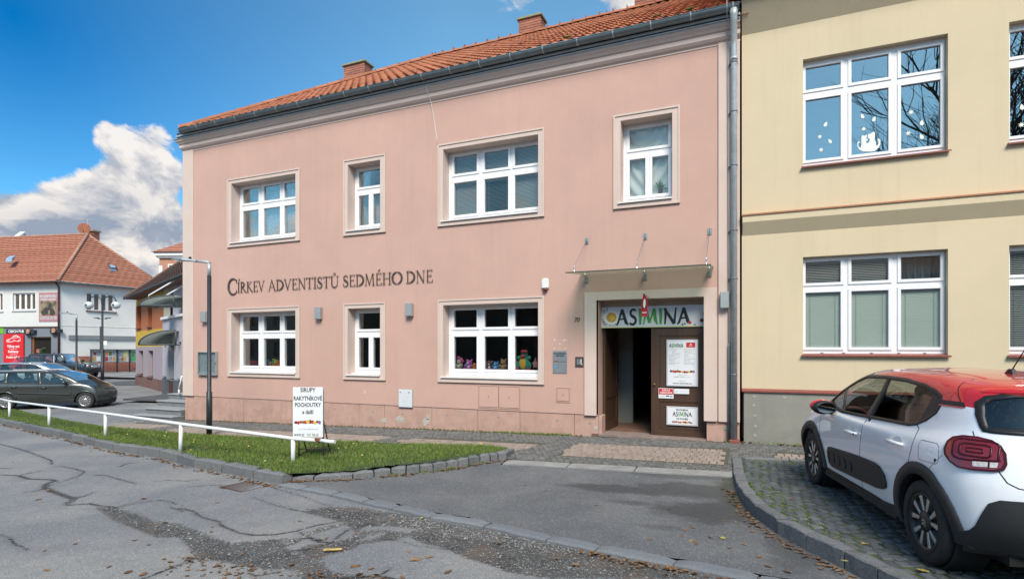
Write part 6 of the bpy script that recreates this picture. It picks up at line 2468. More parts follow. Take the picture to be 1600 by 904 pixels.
mat('pale_lilac', (.42, .40, .45), .9, .06, 1, .1, 20, dirt=.3, dirtcol=(.40, .38, .40))
mat('cream_paint', (.50, .46, .36), .9, .06, 1)
mat('salmon_paint', (.46, .225, .155), .9, .06, 1, .1, 20)
mat('step_stone', (.16, .175, .185), .8, .15, 8, .2, 50, dirt=.3)
mat('step_edge', (.27, .275, .28), .8, .12, 8, .2, 50)

# --- white corner building with the pub
A0 = (-36.8, 45.0)
WL = WallF(A0, (.985, -.174))          # left facade, x negative to the left
WR = WallF(A0, (.446, .895))           # right facade
wb = thing('corner_house', 'two-storey whitish corner house with orange hipped tile roof and grey pub front', 'building', (0, 0, 0))
EZ = 7.12


def child(b, name, m, W, parent, bevel=0.0):
    o = b.build(name, m, parent, bevel)
    o.matrix_basis = W.M
    return o


LW, RW = 24.0, 8.4
# facade left: openings
lw_rects = [WL.uz(20, 486), WL.uz(55, 457)]
b = MB()
wins = []
for (p0, p1) in (((-26, 486), (4.5, 458)), ((20, 484.5), (55.5, 457))):
    a_, z0 = WL.uz(*p0)
    c_, z1 = WL.uz(p1[0], p1[1])
    wins.append((a_, c_, z0, z1))
wall_holes(b, -LW, 0, 3.45, EZ, 0, .35, wins)
b.box(-LW, 0, .36, .5, -.8, EZ)
child(b, 'wall', 'far_grey', WL, wb)
for (a_, c_, z0, z1) in wins:
    n_ = 4
    pn = []
    wd = (c_ - a_)
    for k in range(n_):
        pn.append((a_ + wd * (k + .20) / n_, a_ + wd * (k + .88) / n_, z0 + .10, z1 - .10))
    b = MB()
    wall_holes(b, a_ + .01, c_ - .01, z0 + .01, z1 - .01, .12, .20, pn)
    wn = child(b, 'window', 'pvc_white', WL, wb)
    for p in pn:
        g_ = MB().box(p[0], p[1], .17, .18, p[2], p[3]).build('pane', 'far_glass_warm', wn)
    MB().box(a_ - .08, c_ + .08, -.10, .12, z0 - .08, z0).build('sill', 'sill_white', wn)
    MB().box(a_ - .10, a_, -.02, -.001, z0, z1 + .06).box(c_, c_ + .10, -.02, -.001, z0, z1 + .06).box(a_ - .10, c_ + .10, -.021, -.001, z1, z1 + .08).build('surround', 'far_white', wn)
# pub front
b = MB()
ua, _ = WL.uz(49, 555)
ub, _ = WL.uz(80.5, 555)
_, zt = WL.uz(60, 526)
b = MB()
wall_holes(b, -LW, -.05, -.8, 3.44, -.03, .30, [(ua, ub, -.79, zt)])
child(b, 'pub_front', 'pub_grey', WL, wb)
sh = MB()
sh.box(ua, ub, .22, .25, -.8, zt)
sw = child(sh, 'shop_window', 'far_glass', WL, wb)
dx_ = (ub - ua)
MB().prism([(ua, -.8), (ua + .12, -.8), (ua + .12, zt - .10), (ub, zt - .10), (ub, zt), (ua, zt)], .10, .22, 'y').build('window_frame', mat('orange_wood', (.25, .10, .035), .6, .15, 6), sw)
for z_ in (.9, 1.35):
    MB().box(ua + .25, ua + .65, .205, .216, z_, z_ + .30).build('window_notice', 'sign_white' if z_ < 1 else 'far_base', sw)
MB().box(-LW, .0, -.10, -.031, 3.42, 3.50).build('string_course', 'brown_pipe', wb).matrix_basis = WL.M
# right facade
b = MB()
rw = [WR.u(135.5), WR.u(180)]
_, rz1 = WR.uz(158, 458.5)
_, rz0 = WR.uz(158, 486)
wall_holes(b, 0, RW, 1.05, EZ, 0, .35, [(rw[0], rw[1], rz0, rz1)])
b.box(0, RW, .36, .5, -.8, EZ)
child(b, 'wall', 'far_white', WR, wb)
pn = []
wd = rw[1] - rw[0]
for k in range(4):
    pn.append((rw[0] + wd * (k + .10) / 4, rw[0] + wd * (k + .72) / 4, rz0 + .10, rz1 - .08))
b = MB()
wall_holes(b, rw[0] + .01, rw[1] - .01, rz0 + .01, rz1 - .01, .10, .18, pn)
wn = child(b, 'window', 'pvc_white', WR, wb)
for p in pn:
    MB().box(p[0], p[1], .15, .16, p[2], p[3]).build('pane', 'far_glass_warm', wn)
MB().box(rw[0] - .08, rw[1] + .08, -.12, .10, rz0 - .08, rz0).build('sill', 'brown_base', wn)
child(MB().box(-.03, RW, -.04, .30, -.9, 1.05), 'base_wall', 'far_base', WR, wb)
MB().box(-.012, RW, -.02, -.001, 3.55, 3.60).build('ledge', 'far_white', wb).matrix_basis = WR.M
b = MB()
WR.rect(b, 108, 523, 214, 531.5, -.10, -.001)
bd = child(b, 'grey_fascia', 'band_grey', WR, wb, .01)
text('fascia_mark', 'X–8', .5, WR.M @ wallM(WR.u(136), 2.93, -.11), 'sill_white', None).parent = bd
bd.children[0].matrix_basis = WR.M.inverted() @ WR.M
bd.children[0].matrix_parent_inverse = Matrix.Identity(4)
b = MB()
_, zb_ = WR.uz(115, 571)
WR.rect(b, 111.5, 556, 117.5, 573, -.25, -.041)
child(b, 'meter_box', 'sill_white', WR, wb, .01)
# downpipe at the corner, gutters
child(MB().tube([(.0, -.14, -.6), (.0, -.14, EZ - .4), (-.05, -.35, EZ - .1)], .07, 8), 'downpipe', 'brown_pipe', WL, wb)
child(MB().tube([(-LW, -.52, EZ - .02), (.45, -.52, EZ - .02)], .09, 8).box(-LW, .3, -.45, .0, EZ - .06, EZ), 'gutter', 'brown_pipe', WL, wb)
child(MB().tube([(-.45, -.52, EZ - .02), (RW + .4, -.52, EZ - .02)], .08, 8).box(-.2, RW, -.45, .0, EZ - .06, EZ), 'gutter', 'gutter_zinc', WR, wb)


# hipped roof, courses built as stepped strips
def loc(W, x, y, z):
    return W.M @ Vector((x, y, z))


eA = up(94.5, 438.5, 44.4)
apx = up(137, 366.5, 49.3)
eB = loc(WR, RW + .5, -.5, EZ)
eA = (loc(WL, .5, -.5, EZ) + loc(WR, -.5, -.5, EZ)) / 2
eL = loc(WL, -LW, -.5, EZ)
rL = apx + (loc(WL, -LW, 0, 0) - loc(WL, 0, 0, 0)) * .9
back = eB + (rL - apx) * .5 + Vector((0, 0, 0))


def coursed(name, e0, e1, t0, t1, n, m, parent, step=.03, wave=0):
    """roof plane between eave e0-e1 and top t0-t1 as n overlapping courses; each course a step of real depth"""
    V, Fc = [], []
    nrm = ((e1 - e0).cross(t0 - e0)).normalized()
    if nrm.z < 0:
        nrm = -nrm
    for k in range(n):
        a0, a1 = e0.lerp(t0, k / n), e1.lerp(t1, k / n)
        b0, b1 = e0.lerp(t0, (k + 1) / n), e1.lerp(t1, (k + 1) / n)
        o_ = len(V)
        seg_ = max(1, int((a1 - a0).length / wave)) if wave else 1
        for q_ in range(seg_ + 1):
            u = q_ / seg_
            w_ = nrm * (.02 * (q_ % 2)) if wave else Vector((0, 0, 0))
            V += [a0.lerp(a1, u) + w_, a0.lerp(a1, u) + nrm * step + w_, b0.lerp(b1, u) + w_ * .5]
        for q_ in range(seg_):
            i = o_ + 3 * q_
            Fc += [(i, i + 3, i + 4, i + 1), (i + 1, i + 4, i + 5, i + 2)]
    o = npmesh(name, [tuple(v) for v in V], Fc, m, False, parent)
    return o


rf = coursed('roof', eL, eA, rL, apx, 24, 'clay_tile_pale', wb, .05, .30)
stuff(coursed('roof_tiles', eA, eB, apx, apx + Vector((.01, .01, 0)), 24, 'clay_tile_pale', rf, .05, .30))
coursed('roof_side', eB, back, apx, rL.lerp(apx, .5), 12, 'clay_tile_pale', rf, .03)
hp = MB().tube([eA + Vector((0, 0, .05)), apx + Vector((0, 0, .08))], .13, 6).tube([apx + Vector((0, 0, .05)), rL + Vector((0, 0, .05))], .12, 6).tube([eB, apx], .12, 6)
hp.build('hip_tiles', mat('hip_tile', (.36, .19, .14), .85, .3, 6), rf)
b = MB()
q0, q1, q2, q3 = up(9, 406.8, 46.4), up(18.5, 406, 46.4), up(23.5, 401.5, 47.0), up(15.5, 402.2, 47.0)
n_ = Vector((0, 0, .14))
b.add([q0 + n_, q1 + n_, q2 + n_, q3 + n_, q0 - n_, q1 - n_, q2 - n_, q3 - n_], [(0, 1, 2, 3), (0, 4, 5, 1), (1, 5, 6, 2), (2, 6, 7, 3), (3, 7, 4, 0)])
b.build('skylight', mat('skylight_blue', (.30, .42, .55), .1, 0, spec=.8), rf)
q0, q1, q2, q3 = up(172, 420.5, 48.6), up(182, 421.5, 49.2), up(179, 413.5, 49.8), up(169, 412.8, 49.2)
b = MB()
b.add([q0 + n_, q1 + n_, q2 + n_, q3 + n_, q0 - n_, q1 - n_, q2 - n_, q3 - n_], [(0, 1, 2, 3), (0, 4, 5, 1), (1, 5, 6, 2), (2, 6, 7, 3), (3, 7, 4, 0)])
sk = b.build('skylight', 'skylight_blue', rf)
b = MB()
b.tube([q0 + n_, q1 + n_, q2 + n_, q3 + n_, q0 + n_], .06, 5)
b.build('skylight_frame', 'dark_grey', sk)
# chimney, dish and aerial
c0 = up(143, 372, 51.0)
cb = MB().box(-.55, .55, -.3, .3, -1.0, .55).build('chimney', 'brick_red', rf)
cb.location = (c0.x, c0.y, c0.z)
cb.rotation_euler = (0, 0, WL.rz)
MB().box(-.65, .65, -.4, .4, .55, .68).build('cap', 'cap_stone', cb)
ds = up(132.5, 357.5, 50.0)
dt = thing('satellite_dish', 'round rust-red satellite dish beside the chimney of the corner house', 'satellite dish', tuple(ds), TH + R(20))
MB().lathe([(.02, .0), (.25, -.03), (.42, -.10), (.50, -.17)], (0, 0, 0), 18, 'y').build('dish', mat('dish_rust', (.30, .10, .05), .7, .3, 5), dt)
MB().tube([(0, .02, 0), (0, .1, -.75)], .03, 6).tube([(0, -.15, -.45), (0, -.5, -.1)], .02, 5).build('mast', 'dark_grey', dt)
at_ = up(137, 352, 50.5)
an = thing('tv_aerial', 'thin television aerial above the ridge of the corner house', 'aerial', (at_.x, at_.y, at_.z - 1.0), TH)
b = MB().tube([(0, 0, 0), (0, 0, 1.6)], .02, 5).tube([(-.5, 0, 1.5), (.6, 0, 1.5)], .015, 4).tube([(-.35, 0, 1.1), (.45, 0, 1.1)], .012, 4)
for k in range(6):
    b.tube([(-.45 + k * .2, -.05, 1.35), (-.45 + k * .2, .05, 1.66)], .01, 4)
b.build('rods', 'lamp_grey', an)

# signs of the pub front
def wsign(name, W, px0, py0, px1, py1, m, label, off=.06, th=.05):
    ua, za = W.uz(px0, py0, off)
    ub, zb = W.uz(px1, py1, off)
    cx_, cz_ = (ua + ub) / 2, (za + zb) / 2
    p = W.M @ Vector((cx_, -off, cz_))
    t = thing(name, label, 'sign', tuple(p), W.rz)
    w_, h_ = abs(ub - ua) / 2, abs(za - zb) / 2
    MB().box(-w_, w_, 0, th, -h_, h_).build('panel', m, t, .008)
    return t, w_, h_, Matrix.Rotation(R(90), 4, 'X')


t, w_, h_, M0 = wsign('pub_sign', WL, 9.4, 521.3, 51.8, 513.8, mat('sign_navy', (.025, .03, .042), .5, 0), 'long dark sign reading CIBICH PUB over the grey front')
text('sign_text', 'CIBICH PUB', .30, M0 @ Matrix.Translation((-.35, 0, .004)), 'white_print', t, bold=.006, depth=.01)
for (px, py, lab) in ((43.2, 518, 'left of the two round orange pub signs'), (83.2, 516.8, 'right of the two round orange pub signs')):
    u_, z_ = WL.uz(px, py, .25)
    p = WL.M @ Vector((u_, -.25, z_))
    t = thing('round_sign', lab + ' on the grey pub front', 'sign', tuple(p), WL.rz, 'round pub signs')
    MB().lathe([(.30, .03), (.31, -.02), (.26, -.02), (.25, -.01)], (0, 0, 0), 20, 'y').build('rim', 'black_print', t)
    MB().lathe([(.25, -.012), (.001, -.013)], (0, 0, 0), 20, 'y').build('face', mat('sign_orange', (.46, .20, .08), .5, .15, 5), t)
    for k in range(4):
        MB().box(-.15 + .02 * k, .12 + .01 * k, -.022, -.014, -.10 + .06 * k, -.07 + .06 * k).build('mark', 'choc' if k % 2 else 'white_print', t)
    MB().box(.2, .65, .0, .24, -.14, .14).build('bracket', 'sign_navy', t)
t, w_, h_, M0 = wsign('red_banner', WL, 5.0, 566, 36.6, 521.2, mat('banner_red', (.62, .015, .02), .5, .03, 2), 'large red banner with white car outline and white lines of text', .14)
cp_ = [[(-.70, .45), (-.5, .55), (-.2, .60), (.0, .82), (.35, .86), (.62, .72), (.72, .55), (.70, .40), (.45, .36), (.2, .42), (-.1, .34), (-.35, .30), (-.62, .32), (-.70, .45)],
       [(-.2, .60), (.15, .66), (.6, .70)], [(-.60, .42), (-.45, .50), (-.3, .42), (-.45, .36), (-.6, .42)], [(-.1, .34), (.05, .5), (.2, .42)], [(.45, .36), (.55, .5), (.68, .42)], [(.0, .68), (.12, .80), (.34, .80), (.5, .70)]]
for pl in cp_:
    b = MB()
    stroke_mesh(b, pl, [.035] * len(pl), (1, 1), 0, .20, .002, .006)
    b.build('car_outline', 'white_print', t).matrix_basis = M0
for s_, z_, sz_ in (('Výkup aut', .16, .30), ('Reklamy', -.28, .30), ('Potisk triček', -.74, .26)):
    text('sign_text', s_, sz_, M0 @ Matrix.Translation((0, z_, .003)), 'white_print', t, bold=.006, depth=.006)
for z_ in (-.06, -.52):
    MB().box(-.35, .35, -.008, 0, z_ - .012, z_ + .012).build('rule', 'white_print', t)
t, w_, h_, M0 = wsign('green_sign', WL, -20, 521, 5.2, 510, mat('sign_green', (.14, .42, .02), .5, 0), 'bright green shop sign at the left edge of the photo')
t, w_, h_, M0 = wsign('wall_poster', WL, 60.5, 502, 90, 456.5, mat('poster_pink', (.42, .20, .22), .6, .06, 1), 'faded pink poster with a quad bike picture on the upper wall', .05)
MB().box(-w_ * .90, w_ * .90, -.006, .0, -h_ * .58, h_ * .40).build('picture', mat('poster_photo', (.10, .08, .05), .6, .8, 2.2, col2=(.42, .33, .20, 1)), t)
for (z0, z1, x1) in ((.66, .84, .9), (.46, .60, .85), (-.84, -.66, .9)):
    MB().box(-w_ * .88, w_ * x1, -.006, 0, h_ * z0, h_ * z1).build('text_band', mat('poster_pale', (.46, .40, .42), .6, .5, 9), t)
text('sign_text', 'Tel. 774 988 323', .22, M0 @ Matrix.Translation((0, -h_ * .75, .006)), mat('poster_ink', (.25, .12, .14), .6, 0), t, wx=.8)
# quad bike silhouette printed on the poster
b = MB()
for (x, z, r__) in ((-.42, -.45, .24), (.42, -.45, .26), (-.15, -.4, .16)):
    b.prism([(x + r__ * math.cos(2 * PI * i / 12), z + r__ * math.sin(2 * PI * i / 12)) for i in range(12)], -.010, -.007, 'y')
b.prism([(-.55, -.25), (-.3, -.05), (.0, .0), (.15, .35), (.3, .35), (.25, .0), (.5, -.1), (.6, -.3)], -.0135, -.0105, 'y')
b.build('printed_bike', mat('poster_dark', (.05, .045, .04), .6, .4, 6), t)

# --- gabled neighbour at the far left
nb_ = thing('gabled_house', 'house with red roof and white stepped gable wall left of the corner house', 'building', (0, 0, 0))
u0 = -9.8
g = MB()
g.prism([(-.5, EZ + .1), (5.0, 12.45), (10.5, EZ + .1), (10.5, -.8), (-.5, -.8)], u0 - .40, u0, 'x')
gw = child(g, 'gable_wall', 'far_white', WL, nb_)
MB().prism([(-.6, EZ + .15), (5.0, 12.62), (10.6, EZ + .15), (10.6, EZ - .0), (5.0, 12.46), (-.6, EZ + .0)], u0 - .48, u0 + .08, 'x').build('coping', 'sill_white', gw)
child(MB().box(u0 - 12, u0 - .41, 0, 10, -.8, EZ), 'wall', 'far_grey', WL, nb_)
e0, e1 = loc(WL, u0 - 12, -.5, EZ), loc(WL, u0 - .42, -.5, EZ)
coursed('roof', e0, e1, loc(WL, u0 - 12, 5, 12.1), loc(WL, u0 - .42, 5, 12.1), 24, mat('roof_red', (.42, .10, .06), .8, .2, 1.5), nb_, .04, .30)

# --- glazed notice boards in front of the right facade
brd = [(142.5, 158.5), (163, 182), (184.5, 201.5), (204, 219)]
mat('print_blue', (.20, .28, .40), .6, .8, 8, col2=(.45, .47, .5, 1))
mat('print_orange', (.48, .27, .10), .6, .5, 8)
mat('print_yellow', (.52, .45, .20), .6, .3, 8)
sheets = [[(.1, .9, .55, .9, 'print_blue'), (.1, .45, .1, .5, 'print_orange'), (.55, .9, .1, .45, 'tea_white'), (.2, .5, .6, .85, 'berry_red')],
          [(.08, .32, .1, .45, 'berry_red'), (.38, .62, .1, .45, 'print_blue'), (.68, .92, .1, .45, 'print_orange'), (.08, .32, .55, .9, 'emblem_orange'), (.38, .62, .55, .9, 'herb_green'), (.68, .92, .55, .9, 'print_blue')],
          [(.05, .48, .5, .95, 'print_blue'), (.52, .95, .5, .92, 'print_yellow'), (.1, .5, .08, .42, 'print_blue'), (.3, .75, .10, .45, 'print_orange')],
          [(.1, .9, .08, .9, 'toy_green'), (.2, .5, .45, .8, 'tea_white')]]
labs = ['leftmost glazed poster board before the red plinth of the corner house', 'second glazed poster board from the left, rows of small bright photographs',
        'third glazed poster board, blue, yellow and orange sheets', 'rightmost glazed poster board with a green sheet, partly hidden by the orange house']
for k, (pa_, pb_) in enumerate(brd):
    off = 1.1
    ua, za = WR.uz(pa_, 565.5, off)
    ub, zb = WR.uz(pb_, 547.5, off)
    z0_, z1_ = 1.65 - .62 * 1.7, 1.65 - .06
    z0_, z1_ = EYE + (HOR - 565.5) / F * WR.Z(ua, off), EYE + (HOR - 547) / F * WR.Z(ua, off)
    p = WR.M @ Vector(((ua + ub) / 2, -off, 0))
    t = thing('poster_board', labs[k], 'notice board', tuple(p), WR.rz, 'glazed poster boards by the corner house')
    w_ = (ub - ua) / 2
    MB().box(-w_, w_, .02, .06, z0_, z1_).build('back_panel', mat('board_pale', (.50, .50, .48), .7, .1, 3), t)
    b = MB()
    ring(b, -w_ - .03, w_ + .03, z0_ - .03, z1_ + .03, .05, -.03, .07)
    b.build('frame', 'dark_grey', t)
    MB().box(-w_ - .08, w_ + .08, -.15, .12, z1_ + .04, z1_ + .10).build('roof_strip', 'dark_grey', t)
    for x in (-w_ - .04, w_ + .04):
        MB().tube([(x, .02, -.6), (x, .02, z1_ + .05)], .035, 6).build('post', 'pole_dark', t)
    for (a_, c_, e_, f_, m_) in sheets[k]:
        MB().box(-w_ + 2 * w_ * a_, -w_ + 2 * w_ * c_, .008, .019, z0_ + (z1_ - z0_) * e_, z0_ + (z1_ - z0_) * f_).build('sheet', m_, t)
# green waste bin
p = up(126, 570, 43.5)
t = thing('waste_bin', 'green waste bin standing behind the dark off-road car', 'bin', (p.x, p.y, -.5), TH)
MB().prism([(-.45, 0), (.45, 0), (.55, 1.05), (-.55, 1.05)], -.35, .35, 'y').build('body', mat('bin_green', (.02, .20, .05), .5, .1, 4), t, .02)
MB().box(-.6, .6, -.4, .4, 1.055, 1.14).build('lid', 'bin_green', t, .02)
# potted shrubs before the pub
for (px, py0, w_, h_, Z_, lab) in ((67, 562, .95, 1.7, 43.4, 'dark green conical shrub before the pub window'), (84.5, 566, .6, 1.25, 43.0, 'smaller dark green shrub beside the pub downpipe')):
    p = up(px, 560, Z_)
    t = thing('potted_shrub', lab, 'shrub', (p.x, p.y, G(p.x)), 0)
    MB().lathe([(.22, 0), (.3, .45), (.26, .42)], n=12).build('pot', 'pot_clay', t)
    n = 900
    hh = rng.uniform(0, 1, n)
    rr = (1 - hh) ** .8 * w_ * np.sqrt(rng.uniform(.25, 1, n)) * (1 + .3 * np.sin(hh * 23))
    aa = rng.uniform(0, 2 * PI, n)
    c_ = np.column_stack([rr * np.cos(aa), rr * np.sin(aa), .4 + hh * h_])
    d1 = rng.normal(0, .06, (n, 3))
    d2 = rng.normal(0, .06, (n, 3))
    V = np.stack([c_, c_ + d1, c_ + d2], 1).reshape(-1, 3)
    npmesh('foliage', V, np.arange(3 * n).reshape(-1, 3), mat('shrub_green', (.035, .075, .02), .8, .4, 8), False, t)

# --- orange and yellow painted house with the lilac wing
WO = WallF((-23.5, 34.5), (.68, -.733))
oh = thing('painted_house', 'low house painted orange, yellow and lilac with dark tile roof behind the steps', 'building')
UL = WO.u(254, .35)
oz = lambda px, py: WO.uz(px, py)[1]
zy1, zo1, zo0, zy0 = 4.75, oz(213, 478.5), oz(213.5, 517.5), oz(213, 541.5)
ow = []
for (pa_, pb_, ya, yb) in ((214.5, 220.7, 478.0, 512.5), (231, 237.5, 473, 510.5), (216.5, 223.5, 547.5, 583.5), (231.5, 239, 547.5, 587.5)):
    a_, za = WO.uz(pa_, yb)
    c_, zb = WO.uz(pb_, ya)
    ow.append((a_, c_, za, EYE + (HOR - ya) / F * WO.Z(a_)))
bands = [(-.9, .62, 'brown_base'), (.62, zy0, 'lilac_paint'), (zy0, zo0, 'yellow_paint'), (zo0, zo1, 'orange_paint'), (zo1, 5.0, 'yellow_paint')]
zb0 = oz(213, 586)
bands[0] = (-.9, zb0, 'brown_base')
bands[1] = (zb0, zy0, 'lilac_paint')
for k, (z0, z1, m_) in enumerate(bands):
    hs = [(a_, c_, max(z0, zz0), min(z1, zz1)) for a_, c_, zz0, zz1 in ow if zz1 > z0 + .02 and zz0 < z1 - .02]
    b = MB()
    wall_holes(b, 0, UL, z0, z1, -.03 if k == 0 else 0, .4, hs)
    child(b, 'wall', m_, WO, oh)
child(MB().box(0, 18, .41, .6, -.9, 4.9), 'inner_wall', 'room_dark', WO, oh)
child(MB().box(0, .3, .61, 7, -.9, 4.9), 'side_wall', 'orange_paint', WO, oh)
for k, (a_, c_, z0, z1) in enumerate(ow):
    b = MB()
    ring(b, a_, c_, z0, z1, .06, .20, .26)
    wn = child(b, 'window', 'orange_paint' if k < 2 else 'pub_grey', WO, oh)
    MB().box(a_ + .05, c_ - .05, .23, .24, z0 + .05, z1 - .05).build('pane', 'far_glass', wn)
    MB().box(a_ - .05, c_ + .05, -.10, .2, z0 - .06, z0).build('sill', 'brown_base', wn)
# lilac wing, standing forward
lw_ = []
OF = .35
for (pa_, pb_, ya, yb) in ((257, 259.5, 540, 587), (263, 272, 538, 605), (279.5, 283, 534, 591)):
    a_, c_ = WO.u(pa_, OF), WO.u(pb_, OF)
    zc = WO.Z(a_, OF)
    lw_.append((a_, c_, EYE + (HOR - yb) / F * zc, EYE + (HOR - ya) / F * zc))
za0 = EYE + (HOR - 590) / F * WO.Z(UL, OF)
b = MB()
wall_holes(b, UL, 18, za0, 3.08, -OF, .0, [(a_, c_, max(z0, za0), z1) for a_, c_, z0, z1 in lw_])
child(b, 'wing_wall', 'pale_lilac', WO, oh)
b = MB()
wall_holes(b, UL, 18, -.9, za0 - .003, -OF - .03, .0, [])
child(b, 'wing_plinth', mat('slate_base', (.10, .10, .11), .8, .15, 4), WO, oh)
bk = MB().box(-.12, .12, -.01, .01, 0, .05).build('brick', 'choc', oh)
u_ = WO.u(268, OF)
for r in range(9):
    for c_ in range(3):
        Mx = WO.M @ Matrix.Translation((u_ - .3 + c_ * .27 + (r % 2) * .12, -OF - .042, -.55 + r * .075))
        if r == 0 and c_ == 0:
            bk.matrix_basis = Mx
        else:
            put('brick', bk.data, oh, Mx)
for k, (a_, c_, z0, z1) in enumerate(lw_):
    b = MB().box(a_, c_, -.12, -.06, max(z0, za0), z1)
    wn = child(b, 'door' if k == 1 else 'window', 'cream_paint' if k == 1 else 'far_glass_warm', WO, oh)
    MB().box(a_ - .05, c_ + .05, -OF - .08, -OF - .001, max(z0, za0) - .05, max(z0, za0)).build('sill', 'step_stone', wn)
# upper floor of the wing: cream recess with brown shutter, white wall, ledge
child(MB().box(UL, 18, -OF - .10, .0, 3.083, 3.20), 'ledge', 'sill_white', WO, oh)
a1, a2 = WO.u(258.5, .0), WO.u(272, .0)
b = MB()
wall_holes(b, UL, 18, 3.203, 5.2, -.05, .2, [(a1, a2, 3.3, 4.5)])
child(b, 'upper_wall', 'pale_lilac', WO, oh)
child(MB().box(UL + .15, a1, -.08, -.051, 3.25, 4.9), 'cream_strip', 'cream_paint', WO, oh)
child(MB().box(a1, a2, .05, .1, 3.3, 4.5), 'shutter', mat('shutter_brown', (.06, .03, .02), .7, .2, 6, stretch=(8, 8, .4)), WO, oh)
# roof
UE = WO.u(194, .7)
e0, e1 = loc(WO, UE, -.7, 4.72), loc(WO, 18, -.7, 4.72)
ux_ = WO.u(280, -2.4)
t0, t1 = loc(WO, ux_, 2.4, 7.25), loc(WO, 18, 2.4, 7.25)
rf2 = coursed('roof', e0, e1, t0, t1, 15, 'dark_tile', oh, .05, .24)
coursed('roof_hip', loc(WO, UE, 5.5, 4.72), e0, t0, t0 + Vector((.01, 0, 0)), 15, 'dark_tile', rf2, .05, .24)
child(MB().box(UE + .05, 18, -.68, .4, 4.66, 4.71), 'soffit', 'brown_base', WO, oh)
child(MB().tube([(UE, -.72, 4.70), (18, -.72, 4.70)], .06, 6), 'gutter', 'gutter_dark', WO, oh)
MB().tube([e0 + Vector((0, 0, .05)), t0 + Vector((0, 0, .1))], .09, 6).build('hip_tiles', 'dark_tile', rf2)

# barrel canopies over the entrances
m_ = mat('smoked_sheet', (.46, .46, .42), .35, .1, 3)
m_ = mat('pale_sheet', (.48, .56, .56), .3, .08, 3)
for k_ in ('smoked_sheet', 'pale_sheet'):
    nt = NT(MATS[k_].node_tree)
    tl_ = nt('ShaderNodeBsdfTranslucent', i={0: (.62, .64, .60, 1)})
    mx_ = nt('ShaderNodeMixShader', i={0: .55, 1: nt.n['Principled BSDF'].outputs[0], 2: tl_.outputs[0]})
    nt.l.new(mx_.outputs[0], nt.n['Material Output'].inputs[0])


def barrel(name, label, P, w_, h_, dpt, m_, flip=False):
    t = thing(name, label, 'canopy', tuple(P), TH)
    n = 12
    prof = [(-w_ * math.cos(PI / 2 * i / n), h_ * math.sin(PI / 2 * i / n)) for i in range(n + 1)]
    b = MB()
    for y in (0, dpt):
        for (x, z) in prof:
            b.v.append((x, y, z))
        for (x, z) in prof:
            b.v.append((x, y, z + .02))
    m1 = n + 1
    for i in range(n):
        for a_, c_ in ((0, 2 * m1), (m1, 3 * m1)):
            b.f.append((a_ + i, a_ + i + 1, c_ + i + 1, c_ + i))
            b.m.append(0)
            b.sm.append(True)
        for a_ in (0, 2 * m1):
            b.f.append((a_ + i, a_ + i + 1, a_ + m1 + i + 1, a_ + m1 + i))
            b.m.append(0)
            b.sm.append(False)
    b.build('sheet', m_, t)
    MB().tube([(x, 0, z + .02) for x, z in prof], .03, 6).build('front_rib', 'dark_grey', t)
    MB().tube([(x, dpt, z + .02) for x, z in prof], .03, 6).build('rear_rib', 'dark_grey', t)
    MB().prism([(x, z - .01) for x, z in prof] + [(0, 0)], dpt - .06, dpt - .04, 'y').build('end_panel', m_, t)
    MB().tube([(0, 0, 0), (0, 0, h_)], .03, 6).tube([(-w_, dpt, 0), (-w_, 0, 0), (0, 0, 0), (0, dpt, 0)], .03, 6).build('frame', 'dark_grey', t)
    return t


barrel('barrel_canopy', 'brownish barrel-shaped canopy over the ground floor entrance of the painted house', up(274.5, 538.3, 24.5), 1.65, .62, 1.3, 'smoked_sheet')
t = barrel('barrel_canopy', 'pale upper canopy hung on white rods above the painted house', up(271.3, 477, 24.0), 1.50, .42, 1.3, 'pale_sheet')
for (pa_, pb_) in (((232.5, 461), (288, 429)), ((256.5, 463), (288, 445))):
    a_, c_ = up(*pa_, 24.6), up(*pb_, 24.3)
    inv = Matrix.Rotation(-TH, 4, 'Z') @ Matrix.Translation(-Vector(t.location))
    pts = [inv @ (a_ + Vector((0, 0, -.12))), inv @ a_, inv @ c_]
    MB().tube(pts, .03, 6).build('rod', 'sill_white', t)

# salmon building behind
WS = WallF(((249 - 800) / F * 58, 58), (1, -.05))
sb = thing('salmon_building', 'tall salmon pink building with white cornice behind the painted house', 'building')
hs = (EYE + (HOR - 400) / F * 58)
a_, c_ = WS.u(264.5), WS.u(276)
child(wall_holes(MB(), 0, 14, -1, hs, 0, .4, [(a_, c_, hs - 2.8, hs - .95)]), 'wall', 'salmon_paint', WS, sb)
child(MB().box(0, .3, .41, 12, -1, hs), 'side_wall', 'salmon_paint', WS, sb)
child(MB().box(-.35, 14, -.35, .5, hs, hs + .35).box(-.2, 14, -.2, .5, hs - .2, hs), 'cornice', 'sill_white', WS, sb)
child(MB().box(-.03, .35, -.04, -.001, -1, hs - 1.0), 'quoin', 'sill_white', WS, sb)
b = MB()
ring(b, a_ - .12, c_ + .12, hs - 2.92, hs - .83, .14, -.05, -.001)
wn = child(b, 'window', 'sill_white', WS, sb)
MB().box(a_, c_, .1, .12, hs - 2.8, hs - .95).build('pane', 'far_glass', wn)
coursed('roof', loc(WS, -.5, -.5, hs + .36), loc(WS, 14, -.5, hs + .36), loc(WS, 2.2, 4.5, hs + 3.0), loc(WS, 14, 4.5, hs + 3.0), 10, 'clay_tile_pale', sb, .05)
coursed('roof_hip', loc(WS, -.5, 10, hs + .36), loc(WS, -.5, -.5, hs + .36), loc(WS, 2.2, 4.5, hs + 3.0), loc(WS, 2.21, 4.5, hs + 3.0), 10, 'clay_tile_pale', sb, .05)

